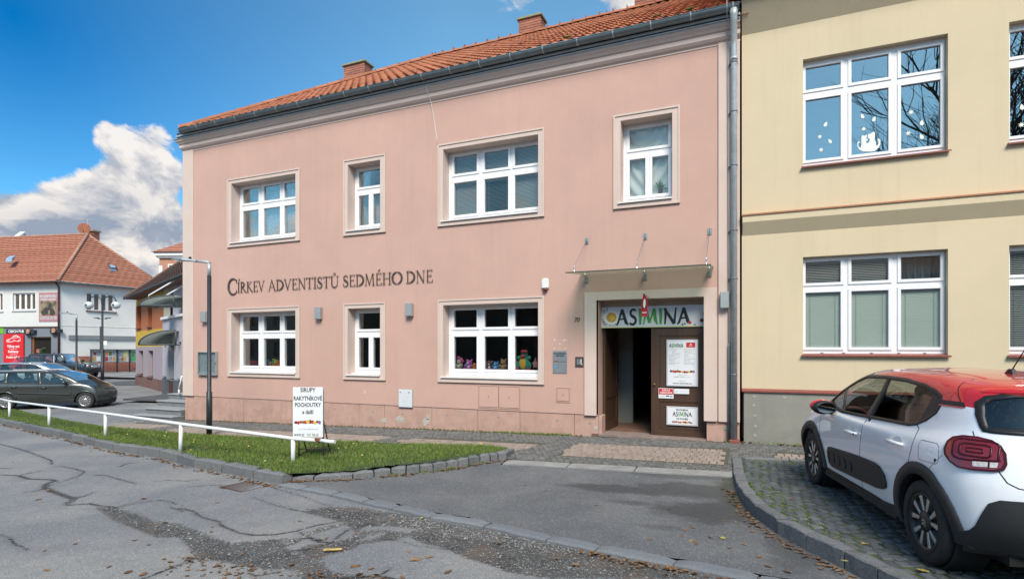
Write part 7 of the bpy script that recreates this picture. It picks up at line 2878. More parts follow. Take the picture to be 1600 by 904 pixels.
# --- stone steps at the corner of the pink building
stp = thing('entrance_steps', 'grey stone corner steps rising to the side door of the pink building', 'steps')
for k, (px, py) in enumerate(((208.8, 646.6), (225.3, 636.3), (243.2, 625), (261, 614.7))):
    off = .165 * (k + 1)
    x, y = gp(px, py, off)
    z = G(x) + off if k == 0 else z + .165
    yb = 13.6
    bb = MB().box(x + .03, -14.478, y + .03, yb, (z - .165), z - .041)
    s_ = bb.build('riser', 'step_stone', stp)
    MB().box(x, -14.478, y, yb + .01, z - .04, z).build('tread', 'step_edge', stp, .008)
    if k == 0:
        MB().box(x + .1, -14.48, y + .06, yb, z - .6, z - .166).build('footing', 'step_stone', stp)
p0, p1 = up(279, 611, 16.6), up(284, 588, 16.6)
t = thing('hand_rail', 'short white hand rail on the stone steps', 'hand rail', (p0.x, p0.y, p0.z))
MB().tube([(0, 0, 0), p1 - p0, p1 - p0 + Vector((.3, .5, .0))], .03, 8).build('bar', 'sill_white', t)
MB().tube([(.02, .0, -.1), (.02, 0, .05)], .025, 8).build('foot', 'sill_white', t)

# --- paving of the square in front of the corner house
def strip(name, pts, z, m, w_=None):
    b = MB()
    P_ = [cw(*p) for p in pts]
    b.prism(P_, z - .06, z, 'z')
    return struct(b.build(name, m))


strip('square_pavement', [(-60, 47), (-34.0, 42.5), (-25, 40), (-20, 44), (-30, 62), (-60, 62)], -.40, mat('far_pavement', (.24, .24, .245), .9, .08, .6, .2, 20))
strip('asphalt_patch', [(-26.2, 38.0), (-19.5, 38.8), (-22.5, 33.6), (-27.5, 33.0)], -.52, mat('asphalt_dark', (.075, .077, .082), .9, .15, 2, .3, 60))
strip('asphalt_patch', [(-16.2, 23.0), (-13.2, 22.2), (-12.8, 24.8), (-16.0, 25.4)], -.42, 'asphalt_dark')

# --- bare trees and houses across the road, behind the view point (mirrored in the panes)
def bare_tree(x, y, h, seed, label):
    rnd = random.Random(seed)
    t = thing('bare_tree', label, 'tree', (x, y, -.2))
    tr = MB()
    br = MB()

    def grow(p, d, l, r, depth):
        q_ = p + d * l
        b = tr if depth < 1 else br
        mid = p.lerp(q_, .5) + Vector((rnd.uniform(-1, 1), rnd.uniform(-1, 1), 0)) * l * .05
        b.tube([p, mid, q_], [r, r * .85, r * .7], 5 if depth < 3 else 3, cap=False)
        if depth >= 6 or r < .004:
            return
        n = 3 if depth < 5 else 2
        for k in range(n + (1 if rnd.random() < .35 else 0)):
            ax = Vector((rnd.uniform(-1, 1), rnd.uniform(-1, 1), rnd.uniform(-.3, .5))).normalized()
            nd = (d + ax * rnd.uniform(.45, .85)).normalized()
            nd.z = nd.z * .8 + .18
            nd.normalize()
            st_ = p.lerp(q_, rnd.uniform(.55, 1.0))
            grow(st_, nd, l * rnd.uniform(.62, .85), r * rnd.uniform(.44, .60), depth + 1)
    grow(Vector((0, 0, 0)), Vector((0, 0, 1)), h * .26, h * .022, 0)
    mat('bark_dark', (.075, .062, .052), .95, .3, 6)
    tr.build('trunk', 'bark_dark', t)
    br.build('crown', 'bark_dark', t)
    return t


bare_tree(10.4, -9.5, 22, 3, 'tall bare tree across the road, mirrored in the right yellow windows')
bare_tree(13.0, -8.0, 21, 5, 'bare tree across the road with a wide crown, right of the tallest')
bare_tree(13.0, -17.0, 22, 8, 'bare tree farther back across the road')
bare_tree(17.0, -6.5, 19, 13, 'rightmost bare tree across the road')
bare_tree(-13, -14.0, 12, 9, 'bare tree across the road facing the pink building')
oph = thing('opposite_house', 'long two-storey house across the road behind the view point', 'building')
b = MB()
hh_ = [(x, x + 1.3, z, z + 1.5) for x in np.arange(-28, 118, 3.4) for z in (.9, 4.0)]
wall_holes(b, -30, 120, -1, 6.4, 0, .3, hh_)
b.box(-30, 120, .31, 9, -1, 6.4)
o_ = b.build('wall', mat('opposite_wall', (.22, .17, .13), .9, .1, 1), oph)
o_.matrix_basis = Matrix.Translation((0, -21, 0)) @ Matrix.Rotation(PI, 4, 'Z')
b = MB().prism([(-.6, 6.4), (4.5, 9.8), (9.6, 6.4)], -30.4, 120.4, 'x')
b.build('roof', 'clay_tile', oph).matrix_basis = o_.matrix_basis.copy()

# ================================================================== CARS
from mathutils.geometry import delaunay_2d_cdt
mat('tyre', (.018, .018, .019), .8, .2, 30, .3, 60, coord='obj')
mat('trim_black', (.014, .014, .016), .45, .1, 20, .15, 300, coord='obj')
mat('plastic_grey', (.018, .019, .021), .6, .12, 20, .2, 300, coord='obj')
mat('gap_black', (.006, .006, .006), .8, 0)
mat('alloy', (.62, .60, .60), .25, .05, 5, metal=.85, coord='obj')
mat('rim_black', (.012, .012, .013), .3, 0)
mat('seat_cloth', (.045, .040, .038), .9, .2, 30, coord='obj')
mat('seat_brown', (.16, .11, .085), .85, .15, 20, coord='obj')
mat('lamp_red', (.19, .006, .010), .08, 0, coat=1.0)
mat('lamp_darkred', (.045, .003, .006), .28, 0, spec=.3)
mat('lamp_clear', (.55, .52, .50), .10, .3, 60, coat=1.0, coord='obj')
mat('under_dark', (.010, .010, .010), .9, 0)
mat('chrome', (.75, .76, .78), .12, 0, metal=1.0)
glass_mat('car_glass', (.50, .52, .50), .85, .04)
glass_mat('car_glass_clear', (.66, .74, .72), .8, .05)


def paint(name, col, metal=0.0, rough=.32, flake=.0):
    m = mat(name, col, rough, .02, 3, metal=metal, coat=1.0, coord='obj')
    return m


paint('paint_white', (.80, .82, .86))
paint('paint_red', (.56, .010, .014))
paint('paint_grey_green', (.050, .056, .052), .35)
paint('paint_silver', (.50, .52, .55), .5)
paint('paint_navy', (.020, .026, .036), .3)
paint('paint_red_far', (.45, .02, .04))


def crom(P0, P1, P2, P3, t):
    return .5 * ((2 * P1) + (-P0 + P2) * t + (2 * P0 - 5 * P1 + 4 * P2 - P3) * t * t + (-P0 + 3 * P1 - 3 * P2 + P3) * t ** 3)


def refine(A, n, ax):
    """Catmull-Rom interpolation of the control net along an axis"""
    A = np.moveaxis(A, ax, 0)
    out = []
    m = len(A)
    for i in range(m - 1):
        p0 = A[i - 1] if i > 0 else 2 * A[0] - A[1]
        p3 = A[i + 2] if i + 2 < m else 2 * A[-1] - A[-2]
        for k in range(n):
            out.append(crom(p0, A[i], A[i + 1], p3, k / n))
    out.append(A[-1])
    return np.moveaxis(np.array(out), 0, ax)


class Body:
    def __init__(s, net, nu=12, nv=9):
        A = np.array(net, float)                     # rows x cols x 3
        s.A = refine(refine(A, nv, 0), nu, 1)
        s.A[..., 1] = np.maximum(s.A[..., 1], 0)
        R_, C_ = s.A.shape[:2]
        ids = np.arange(R_ * C_).reshape(R_, C_)
        Fq = np.stack([ids[:-1, :-1], ids[:-1, 1:], ids[1:, 1:], ids[1:, :-1]], -1).reshape(-1, 4)
        V = s.A.reshape(-1, 3)
        V2 = V * (1, -1, 1)
        s.V = np.vstack([V, V2])
        s.F = np.vstack([Fq[:, ::-1], Fq + len(V)])
        s.cen = s.V[s.F].mean(1)
        s.nr = R_
        s.bvh = BVHTree.FromPolygons([tuple(v) for v in s.V], [tuple(int(i) for i in f) for f in s.F])

    def hit(s, u, z, d):
        """project from outside along horizontal direction d; u across, z up"""
        d3 = Vector((d[0], d[1], 0)).normalized()
        uv = Vector((-d3.y, d3.x, 0)) if abs(d3.x) > .5 and abs(d3.y) < .5 else Vector((abs(d3.y), abs(d3.x) * (1 if d3.x * d3.y < 0 else -1), 0))
        o = uv * u + Vector((0, 0, z)) - d3 * 6
        p, n, i, t_ = s.bvh.ray_cast(o, d3)
        if p is None:
            p, n, i, t_ = s.bvh.find_nearest(uv * u + Vector((0, 0, z)) - d3 * .8)
        if n.dot(d3) > 0:
            n = -n
        return p, n

    def emit(s, name, parent, cuts, classify, mats):
        keep = np.ones(len(s.F), bool)
        for fn in cuts:
            keep &= ~fn(s.cen)
        cls = classify(s.cen)
        Fk = s.F[keep]
        o = npmesh(name, s.V, Fk, mats, True, parent, cls[keep])
        bm = bmesh.new()
        bm.from_mesh(o.data)
        bmesh.ops.remove_doubles(bm, verts=bm.verts, dist=1e-4)
        bmesh.ops.delete(bm, geom=[v for v in bm.verts if not v.link_faces], context='VERTS')
        bmesh.ops.recalc_face_normals(bm, faces=bm.faces)
        bm.to_mesh(o.data)
        bm.free()
        return o

    def patch(s, poly, d, name, m, parent, off=.004, th=.012, step=.035, smooth=True, mirror=False):
        L_ = []
        n = len(poly)
        for i in range(n):
            a, b_ = poly[i], poly[(i + 1) % n]
            l = math.hypot(b_[0] - a[0], b_[1] - a[1])
            k = max(1, int(l / step))
            L_ += [(a[0] + (b_[0] - a[0]) * j / k, a[1] + (b_[1] - a[1]) * j / k) for j in range(k)]
        nb = len(L_)
        A = np.array(L_)
        xs = np.arange(A[:, 0].min(), A[:, 0].max(), step)
        ys = np.arange(A[:, 1].min(), A[:, 1].max(), step)
        X, Y = np.meshgrid(xs, ys)
        Q = np.stack([X.ravel(), Y.ravel()], 1)
        Q = Q[sdist(Q, L_) > step * .45]
        pts = [Vector(p) for p in L_] + [Vector(p) for p in Q]
        r = delaunay_2d_cdt(pts, [(i, (i + 1) % nb) for i in range(nb)], [], 1, 1e-6)
        vs, fs = r[0], r[2]
        V = []
        for v in vs:
            p, nn = s.hit(v.x, v.y, d)
            V.append(p + nn * off)
        b = MB()
        b.add(V, fs, 0, smooth)
        # skirt
        bd = []
        for v in L_:
            p, nn = s.hit(v[0], v[1], d)
            bd += [p + nn * off, p + nn * (off - th)]
        b.add(bd, [(2 * i, 2 * ((i + 1) % nb), 2 * ((i + 1) % nb) + 1, 2 * i + 1) for i in range(nb)], 0, False)
        if mirror:
            b2 = MB()
            b2.v = [(x, -y, z) for x, y, z in b.v]
            b2.f, b2.m, b2.sm = [f[::-1] for f in b.f], b.m, b.sm
            b2.build(name, m, parent)
        return b.build(name, m, parent)

    def ribbon(s, pts, w, d, name, m, parent, off=.002, th=.004, closed=False, mirror=False, step=.03):
        P = resample(pts + ([pts[0]] if closed else []), step)
        P = [(p.x, p.y) for p in P]
        if closed:
            P = P[:-1]
        n = len(P)
        ws = w if isinstance(w, (list, tuple)) else [w] * n
        if len(ws) != n:
            ws = list(np.interp(np.linspace(0, 1, n), np.linspace(0, 1, len(ws)), ws))
        V = []
        for k in range(n):
            p0 = P[k - 1] if (k > 0 or closed) else P[k]
            p1 = P[(k + 1) % n] if (k < n - 1 or closed) else P[k]
            dx, dy = p1[0] - p0[0], p1[1] - p0[1]
            l = math.hypot(dx, dy) or 1
            for s_ in (1, -1):
                q_ = (P[k][0] - dy / l * ws[k] / 2 * s_, P[k][1] + dx / l * ws[k] / 2 * s_)
                h, nn = s.hit(q_[0], q_[1], d)
                V += [h + nn * off, h + nn * (off - th)]
        Fc = []
        for k in range(n if closed else n - 1):
            a, c = 4 * k, 4 * ((k + 1) % n)
            Fc += [(a, c, c + 2, a + 2), (a + 1, c + 1, c, a), (a + 2, c + 2, c + 3, a + 3)]
        b = MB().add(V, Fc, 0, False)
        for i in range(0, len(Fc), 3):
            b.sm[i] = True
        if mirror:
            b2 = MB()
            b2.v = [(x, -y, z) for x, y, z in b.v]
            b2.f, b2.m, b2.sm = [f[::-1] for f in b.f], b.m, b.sm
            b2.build(name, m, parent)
        return b.build(name, m, parent)


SIDE, REAR = (0, -1), (1, 0)


def inpoly(poly, ax=0, cond=None):
    def fn(c):
        m_ = inside(c[:, (ax, 2)], poly) if ax == 0 else inside(np.column_stack([np.abs(c[:, 1]), c[:, 2]]), poly)
        return m_ & cond(c) if cond else m_
    return fn


def arch(xc, r, zc=.315):
    return lambda c: ((c[:, 0] - xc) ** 2 + (c[:, 2] - zc) ** 2 < r * r) & (np.abs(c[:, 1]) > .45)


def wheel(parent, x, y, r=.315, w=.20, side=1, style='twin', mats=('tyre', 'rim_black', 'alloy'), steer=0.0, rim=.66):
    """wheel with tyre, rim, spokes and hub; outer face towards side*y"""
    W_ = bpy.data.objects.new('wheel', None)
    C.objects.link(W_)
    W_.parent = parent
    W_.location = (x, y, r)
    W_.rotation_euler = (0, 0, steer)
    rr = r * rim
    s_ = side
    prof = [(rr, -w * .46), (rr + .012, -w * .5), (r * .90, -w * .5), (r * .965, -w * .46), (r * .995, -w * .36), (r, -w * .15), (r, w * .15), (r * .995, w * .36), (r * .965, w * .46), (r * .90, w * .50),
            (rr + .03, w * .49), (rr + .006, w * .46), (rr, w * .44)]
    ty = MB().lathe([(a, h * s_) for a, h in prof], n=48, axis='y', cap=False)
    ty = ty.build('tyre', mats[0], W_)
    MB().lathe([(r * .72, w * .497 * s_), (r * .722, w * .505 * s_), (r * .74, w * .505 * s_), (r * .742, w * .497 * s_)], n=40, axis='y', cap=False).build('tyre_rib', 'tyre', W_)
    b = MB().lathe([(rr + .002, w * .45 * s_), (rr - .012, w * .455 * s_), (rr - .02, w * .36 * s_), (rr - .03, -w * .2 * s_), (.02, -w * .1 * s_)], n=40, axis='y', cap=False)
    b.build('rim', mats[1] if style == 'twin' else mats[2], W_)
    f0, f1 = w * .40 * s_, w * .30 * s_
    n = 5 if style == 'twin' else 11
    sp = MB()
    for k in range(n):
        a0 = 2 * PI * k / n + .3
        arms = ((-.20, .055), (.20, -.055)) if style == 'twin' else ((-.0, .0),)
        for (da, db) in arms:
            ri, ro = (r * .20, rr - .008)
            wi, wo = (.010, .021) if style == 'twin' else (.014, .036)
            ai = a0 + da * (.9 if style == 'twin' else 1)
            ao = a0 + da * 1.55
            pi_ = (math.cos(ai) * ri, math.sin(ai) * ri)
            po = (math.cos(ao) * ro, math.sin(ao) * ro)
            dx, dz_ = po[0] - pi_[0], po[1] - pi_[1]
            l = math.hypot(dx, dz_)
            nx_, nz_ = -dz_ / l, dx / l
            v = []
            for yy in (f0, f1 - .03 * s_):
                for (p_, w_) in ((pi_, wi), (po, wo)):
                    yo = yy + (0.004 * s_ if p_ is po else 0)
                    v += [(p_[0] + nx_ * w_, yo, p_[1] + nz_ * w_), (p_[0] - nx_ * w_, yo, p_[1] - nz_ * w_)]
            sp.add(v, [(0, 1, 3, 2), (4, 6, 7, 5), (0, 2, 6, 4), (1, 5, 7, 3), (2, 3, 7, 6)])
    sp.build('spokes', mats[2], W_, .002)
    MB().lathe([(r * .27, f1), (r * .26, f0 + .002 * s_), (r * .12, f0 + .006 * s_), (.001, f0 + .006 * s_)], n=24, axis='y').build('hub', mats[1] if style == 'twin' else mats[2], W_)
    if style == 'twin':
        for dz_ in (-.012, .014):
            b = MB()
            stroke_mesh(b, [(-.026, -.018 + dz_), (0, .004 + dz_), (.026, -.018 + dz_)], [.008] * 3, (1, 1), 0, 0, .0, .003)
            b.build('chevron', 'chrome', W_).matrix_basis = Matrix.Translation((0, f0 + .0065 * s_, 0)) @ (wallM(0, 0, 0) if s_ < 0 else Matrix.Rotation(R(180), 4, 'Z') @ wallM(0, 0, 0))
    MB().lathe([(rr * .98, -w * .3 * s_), (rr * .98, -w * .45 * s_), (.05, -w * .45 * s_)], n=20, axis='y', cap=False).build('brake_disc', 'under_dark', W_)
    return W_


def seat(parent, x, y, m, back=.62, head=True, w=.24):
    sb_ = MB().box(x - .25, x + .27, y - w, y + w, .42, .58).build('seat', m, parent, .05, seg=2)
    M_ = Matrix.Translation((x - .22, y, .55)) @ Matrix.Rotation(R(-18), 4, 'Y')
    MB().box(-.08, .06, -w, w, 0, back, 0, M_).build('backrest', m, sb_, .05, seg=2)
    if head:
        MB().ell((x - .43, y, .55 + back * 1.12), (.06, .13, .11), 12).build('headrest', m, sb_)


def mirror_poly(p):
    return [(-x, z) for x, z in p][::-1]


# ------------------------------------------------------------ white hatchback with red roof
HN = [
    [(3.15, 0, .22), (3.10, .45, .22), (2.98, .68, .21), (2.86, .80, .20), (2.10, .82, .20), (1.60, .82, .20), (.95, .82, .20), (.40, .83, .20), (-.28, .80, .22), (-.50, .66, .25), (-.60, .40, .27), (-.62, 0, .27)],
    [(3.22, 0, .42), (3.18, .45, .42), (3.04, .73, .42), (2.90, .845, .42), (2.10, .850, .42), (1.60, .850, .42), (.95, .853, .42), (.40, .862, .42), (-.32, .84, .43), (-.59, .70, .44), (-.69, .42, .45), (-.71, 0, .45)],
    [(3.24, 0, .62), (3.20, .45, .62), (3.06, .74, .63), (2.88, .862, .65), (2.10, .868, .66), (1.60, .868, .66), (.95, .873, .66), (.40, .880, .67), (-.28, .862, .68), (-.57, .73, .68), (-.70, .42, .67), (-.73, 0, .66)],
    [(3.10, 0, .84), (3.06, .42, .845), (2.93, .66, .86), (2.70, .795, .895), (2.15, .850, .905), (1.60, .858, .895), (.95, .862, .89), (.40, .866, .895), (-.25, .835, .905), (-.51, .70, .91), (-.65, .40, .91), (-.68, 0, .91)],
    [(2.52, 0, 1.08), (2.48, .35, 1.07), (2.38, .60, 1.05), (2.25, .755, 1.03), (2.02, .79, .99), (1.52, .80, .968), (.95, .805, .978), (.35, .795, 1.01), (-.20, .745, 1.06), (-.46, .63, 1.04), (-.595, .37, 1.02), (-.625, 0, 1.02)],
    [(2.16, 0, 1.27), (2.13, .33, 1.26), (2.07, .56, 1.235), (1.96, .70, 1.195), (1.70, .735, 1.195), (1.30, .745, 1.20), (.88, .75, 1.21), (.33, .74, 1.225), (-.17, .685, 1.24), (-.41, .57, 1.22), (-.52, .34, 1.21), (-.555, 0, 1.21)],
    [(1.74, 0, 1.42), (1.72, .30, 1.415), (1.66, .50, 1.40), (1.53, .63, 1.365), (1.28, .66, 1.385), (1.00, .67, 1.395), (.65, .672, 1.395), (.25, .66, 1.385), (-.15, .61, 1.352), (-.36, .50, 1.335), (-.46, .29, 1.335), (-.49, 0, 1.34)],
    [(1.38, 0, 1.455), (1.34, .26, 1.45), (1.28, .42, 1.435), (1.16, .50, 1.43), (1.02, .53, 1.435), (.84, .535, 1.442), (.58, .535, 1.445), (.25, .51, 1.438), (-.03, .45, 1.42), (-.2, .36, 1.41), (-.28, .22, 1.405), (-.3, 0, 1.405)],
    [(1.05, 0, 1.468), (1.00, 0, 1.468), (.95, 0, 1.467), (.90, 0, 1.467), (.85, 0, 1.467), (.75, 0, 1.466), (.55, 0, 1.464), (.3, 0, 1.458), (.12, 0, 1.45), (.02, 0, 1.445), (-.05, 0, 1.44), (-.10, 0, 1.437)]]
HATCH_LOC, HATCH_RZ = (2.09, 5.315, .012), math.atan2(.98, -.199)
hb = Body(HN, 12, 9)
CAR = thing('hatchback_car', 'white five-door hatchback with red roof and dark side bumps parked on the setts', 'car', HATCH_LOC, HATCH_RZ)
DLO = [(1.95, .985), (2.17, 1.045), (1.95, 1.185), (1.66, 1.305), (1.45, 1.362), (1.01, 1.374), (.62, 1.368), (.32, 1.343), (.147, 1.308), (.045, 1.269), (.014, 1.21), (.036, 1.152), (.129, 1.085),
       (.241, 1.036), (.337, 1.017), (.875, .998), (1.356, .978), (1.743, .968)]
BW = [(-.665, 1.075), (.665, 1.075), (.66, 1.17), (.64, 1.25), (.60, 1.292), (.5, 1.318), (.25, 1.328), (0, 1.330), (-.25, 1.328), (-.5, 1.318), (-.60, 1.292), (-.64, 1.25), (-.66, 1.17)]
NU, NV = 12, 9
ncol = NU * 11
half = len(hb.F) // 2
fi = np.arange(len(hb.F)) % half
frow, fcol = fi // ncol / NV, fi % ncol / NU
screen = (frow >= 4.1) & (frow < 5.95) & (fcol < 2.75)


def c_hatch(c):
    m_ = np.zeros(len(c), int)
    m_[frow >= 5.99] = 1
    m_[(c[:, 2] > 1.225) & (c[:, 0] < .12)] = 1
    m_[(c[:, 2] > 1.29) & (c[:, 0] < 1.5)] = 1
    m_[(frow >= 4.0) & (frow < 5.99) & (fcol < 4.2) & (fcol > 2.6)] = 2
    m_[(frow >= 4.0) & (frow < 4.12) & (fcol < 2.75)] = 2
    m_[inside(np.column_stack([c[:, 1], c[:, 2]]), shr(BW, .02)) & (c[:, 0] < .02)] = 2
    m_[c[:, 2] < .30] = 2
    return m_


shr = lambda P_, k: [(p[0] + (sum(q_[0] for q_ in P_) / len(P_) - p[0]) * k, p[1] + (sum(q_[1] for q_ in P_) / len(P_) - p[1]) * k) for p in P_]
sidecut = inpoly(shr(DLO, .02), 0, lambda c: (np.abs(c[:, 1]) > .5))
inner = shr(BW, .04)
rearcut = lambda c: inside(np.column_stack([c[:, 1], c[:, 2]]), inner) & (c[:, 0] < .05)
body = hb.emit('body', CAR, [lambda c: screen, sidecut, rearcut, arch(0, .385), arch(2.54, .385)], c_hatch, ['paint_white', 'paint_red', 'trim_black'])
ws_ = npmesh('windscreen', hb.V, hb.F[screen], 'car_glass_clear', True, CAR)
bm = bmesh.new()
bm.from_mesh(ws_.data)
bmesh.ops.delete(bm, geom=[v for v in bm.verts if not v.link_faces], context='VERTS')
bm.to_mesh(ws_.data)
bm.free()
# side glazing
hb.patch(shr(DLO, .012), SIDE, 'side_glass', 'car_glass', CAR, -.006, .003, .05, mirror=True)
hb.ribbon(DLO, .030, SIDE, 'window_trim', 'trim_black', CAR, .004, .012, True, True)
hb.ribbon([(1.09, .985), (.985, 1.15), (.93, 1.25), (.93, 1.36)], [.14, .10, .09, .07], SIDE, 'door_pillar', 'trim_black', CAR, .002, .01, False, True)
hb.ribbon([(1.72, .965), (1.78, 1.08), (1.85, 1.22)], [.030, .03, .035], SIDE, 'quarter_pillar', 'trim_black', CAR, .002, .01, False, True)
hb.patch([(.125, 1.300), (.05, 1.269), (.018, 1.21), (.04, 1.152), (.132, 1.088), (.235, 1.040), (.275, 1.036), (.20, 1.085), (.155, 1.186)], SIDE, 'quarter_panel', 'trim_black', CAR, .003, .01, mirror=True)
hb.ribbon([(2.20, 1.03), (1.95, 1.195), (1.66, 1.322), (1.48, 1.378)], [.045, .04, .04, .03], SIDE, 'pillar_trim', 'trim_black', CAR, .003, .006, False, True)
strip_p = [(.020, .71, 1.250), (-.10, .70, 1.250), (-.19, .672, 1.250), (-.225, .68, 1.214), (-.10, .71, 1.210), (.020, .73, 1.209)]
hb.patch([(p[0], p[2]) for p in strip_p], SIDE, 'pillar_strip', 'trim_black', CAR, .003, .006, mirror=True)
hb.ribbon([(.03, 1.209), (-.215, 1.212)], .008, SIDE, 'red_line', 'paint_red', CAR, .004, .004, False, True)
# rear glazing
hb.patch(shr(BW, .01), REAR, 'rear_window', 'car_glass', CAR, .002, .003, .03)
hb.ribbon(shr(BW, .01), .03, REAR, 'rear_trim', 'trim_black', CAR, .006, .012, True, step=.02)
hb.ribbon([(-.62, 1.085), (.62, 1.085)], .04, REAR, 'rear_trim', 'trim_black', CAR, .004, .012)
DG = (.75, -.66)
du = lambda p: (.66 * p[0] + .75 * p[1], p[2])
# spoiler over the window
b = MB()
n = 14
for i in range(n + 1):
    yv = -.60 + 1.20 * i / n
    xo = -.49 + .30 * (abs(yv) / .60) ** 3.0
    zt = 1.352 - .025 * (abs(yv) / .60) ** 2
    b.v += [(xo + .16, yv, zt + .045), (xo - .075, yv, zt + .004), (xo - .07, yv, zt - .018), (xo + .02, yv, zt - .03)]
for i in range(n):
    for k in range(4):
        b.f.append((4 * i + k, 4 * i + (k + 1) % 4, 4 * i + 4 + (k + 1) % 4, 4 * i + 4 + k))
        b.m.append(0)
        b.sm.append(k == 0)
b.f += [(0, 1, 2, 3), (4 * n, 4 * n + 3, 4 * n + 2, 4 * n + 1)]
b.m += [0, 0]
b.sm += [False, False]
b.build('spoiler', 'paint_red', CAR)
# cladding
for xc in (0, 2.54):
    pts = [(xc + .395 * math.cos(R(a)), .315 + (.395 + (.012 if 60 < a < 120 else 0)) * math.sin(R(a))) for a in range(-12, 193, 9)]
    wd = [.11] + [.092] * 6 + [.092] * 6 + [.12]
    hb.ribbon(pts, wd if xc == 0 else wd[::-1], SIDE, 'arch_cladding', 'plastic_grey', CAR, .012, .05, False, True)
hb.patch([(.44, .20), (2.16, .20), (2.17, .238), (1.155, .281), (.69, .292), (.43, .318)], SIDE, 'sill_cladding', 'plastic_grey', CAR, .012, .03, .06, mirror=True)
bpts = [(-.36, .815, .352), (-.475, .79, .406), (-.513, .776, .45), (-.553, .756, .551), (-.574, .734, .616), (-.61, .69, .648), (-.657, .583, .655), (-.73, .0, .655),
        (-.72, .0, .29), (-.6, .549, .29), (-.49, .713, .285), (-.36, .80, .28)]
hb.patch([du(p) for p in bpts], DG, 'rear_bumper', 'plastic_grey', CAR, .012, .03, .04, mirror=True)
hb.ribbon([du(p) for p in [(-.62, .50, .44), (-.64, .40, .43), (-.70, 0, .43)]], .02, DG, 'bumper_step', 'trim_black', CAR, .018, .02, False, True)
bump = [(1.985, .50), (1.95, .548), (1.90, .560), (1.175, .602), (.78, .612), (.661, .596), (.575, .545), (.548, .475), (.57, .43), (.640, .405), (.744, .388), (1.205, .365), (1.80, .344), (1.90, .346), (1.965, .375), (1.99, .43)]
hb.patch(bump, SIDE, 'side_bump', 'plastic_grey', CAR, .016, .02, mirror=True)
hb.ribbon(shr(bump, .10), .010, SIDE, 'bump_groove', 'trim_black', CAR, .017, .004, True)
for k in range(4):
    hb.patch([(1.82 - k * .155 + .10 * math.cos(2 * PI * i / 12) * .6, .452 + .003 * k + .055 * math.sin(2 * PI * i / 12)) for i in range(12)], SIDE, 'bump_pad', 'plastic_grey', CAR, .024, .012)
hb.ribbon([(1.945, .40), (1.945, .50)], .035, SIDE, 'bump_accent', 'lamp_darkred', CAR, .020, .004)
# shut lines
for L_ in ([(1.121, .985), (1.085, .93), (1.072, .88), (1.085, .80), (1.10, .70), (1.15, .45), (1.13, .30)],
           [(.241, 1.034), (.176, 1.005), (.130, .93), (.130, .85), (.16, .74), (.23, .655), (.31, .58)],
           [(2.12, .99), (2.20, .93), (2.235, .85), (2.24, .72), (2.21, .52), (2.15, .30)], [(-.02, 1.41), (-.05, 1.36), (-.20, 1.214)]):
    hb.ribbon(L_, .006, SIDE, 'shut_line', 'gap_black', CAR, .0012, .004, False, True)
hb.ribbon([du(p) for p in [(-.569, .673, .828), (-.608, .647, .762), (-.637, .599, .734), (-.68, .40, .715), (-.71, .0, .71)]], .007, DG, 'shut_line', 'gap_black', CAR, .0012, .004, False, True)
hb.ribbon([du(p) for p in [(-.344, .702, 1.063), (-.37, .70, 1.02)]], .006, DG, 'shut_line', 'gap_black', CAR, .0012, .004, False, True)
hb.ribbon([(-.25, .87), (-.12, .73), (-.02, .745)], .003, SIDE, 'bumper_seam', 'gap_black', CAR, .001, .003)
fl = [(.037, .936), (-.06, .938), (-.155, .940), (-.195, .92), (-.225, .84), (-.222, .81), (-.20, .795), (.0, .790), (.018, .80), (.045, .91)]
hb.ribbon(fl, .003, SIDE, 'fuel_flap_line', 'gap_black', CAR, .001, .003, True)
hb.patch([(-.190 + .012 * math.cos(i), .822 + .014 * math.sin(i)) for i in range(6)], SIDE, 'flap_latch', 'gap_black', CAR, .002, .003)
# handles
for x0, x1, z in ((1.16, 1.40, .812), (.245, .485, .862)):
    xm = (x0 + x1) / 2
    hb.patch([(xm + .075 * math.cos(2 * PI * i / 14), z + .018 + .032 * math.sin(2 * PI * i / 14)) for i in range(14)], SIDE, 'handle_recess_shade', mat('paint_shadow', (.50, .51, .53), .5, 0), CAR, .0012, .002)  # shade of the handle recess, painted as a grey oval on the door
    p, nn = hb.hit(xm, z, SIDE)
    for sy in (1, -1):
        MB().tube([(x0, (p.y + .004) * sy, z), (x0 + .03, (p.y + .034) * sy, z + .001), (x1 - .03, (p.y + .036) * sy, z - .001), (x1, (p.y + .006) * sy, z - .004)], [.012, .016, .016, .012], 10).build('door_handle', 'paint_white', CAR)
p, nn = hb.hit(1.19, .805, SIDE)
MB().lathe([(.010, 0), (.010, .005)], (1.172, p.y + .034, .808), 10, 'y').build('lock', 'gap_black', CAR)
# tail lamps
tp = [(-.258, .826, .915), (-.246, .801, .967), (-.262, .775, 1.000), (-.32, .742, 1.021), (-.398, .696, 1.026), (-.466, .648, 1.013), (-.514, .625, .983), (-.553, .619, .938), (-.575, .626, .875), (-.580, .645, .840),
      (-.56, .685, .822), (-.485, .77, .813), (-.409, .816, .812), (-.338, .833, .840), (-.283, .834, .880)]
tq = [du(p) for p in tp]
tl = hb.patch(tq, DG, 'tail_lamp', 'lamp_darkred', CAR, .018, .03, .02, mirror=True)
hb.patch(shr(tq, .10), DG, 'lamp_lens', 'lamp_red', tl, .0195, .004, .02)
cx_ = sum(p[0] for p in tq) / len(tq)
rr_ = lambda k, a, b_, cz: [(cx_ - .012 + a * max(-1, min(1, 1.25 * math.cos(2 * PI * i / 24))), cz + b_ * max(-1, min(1, 1.25 * math.sin(2 * PI * i / 24)))) for i in range(24)]
for a, b_, w_ in ((.125, .062, .012), (.085, .036, .012), (.045, .012, .009)):
    hb.ribbon(rr_(0, a, b_, .936), w_, DG, 'lamp_ring', 'lamp_darkred', tl, .021, .004, True, step=.015)
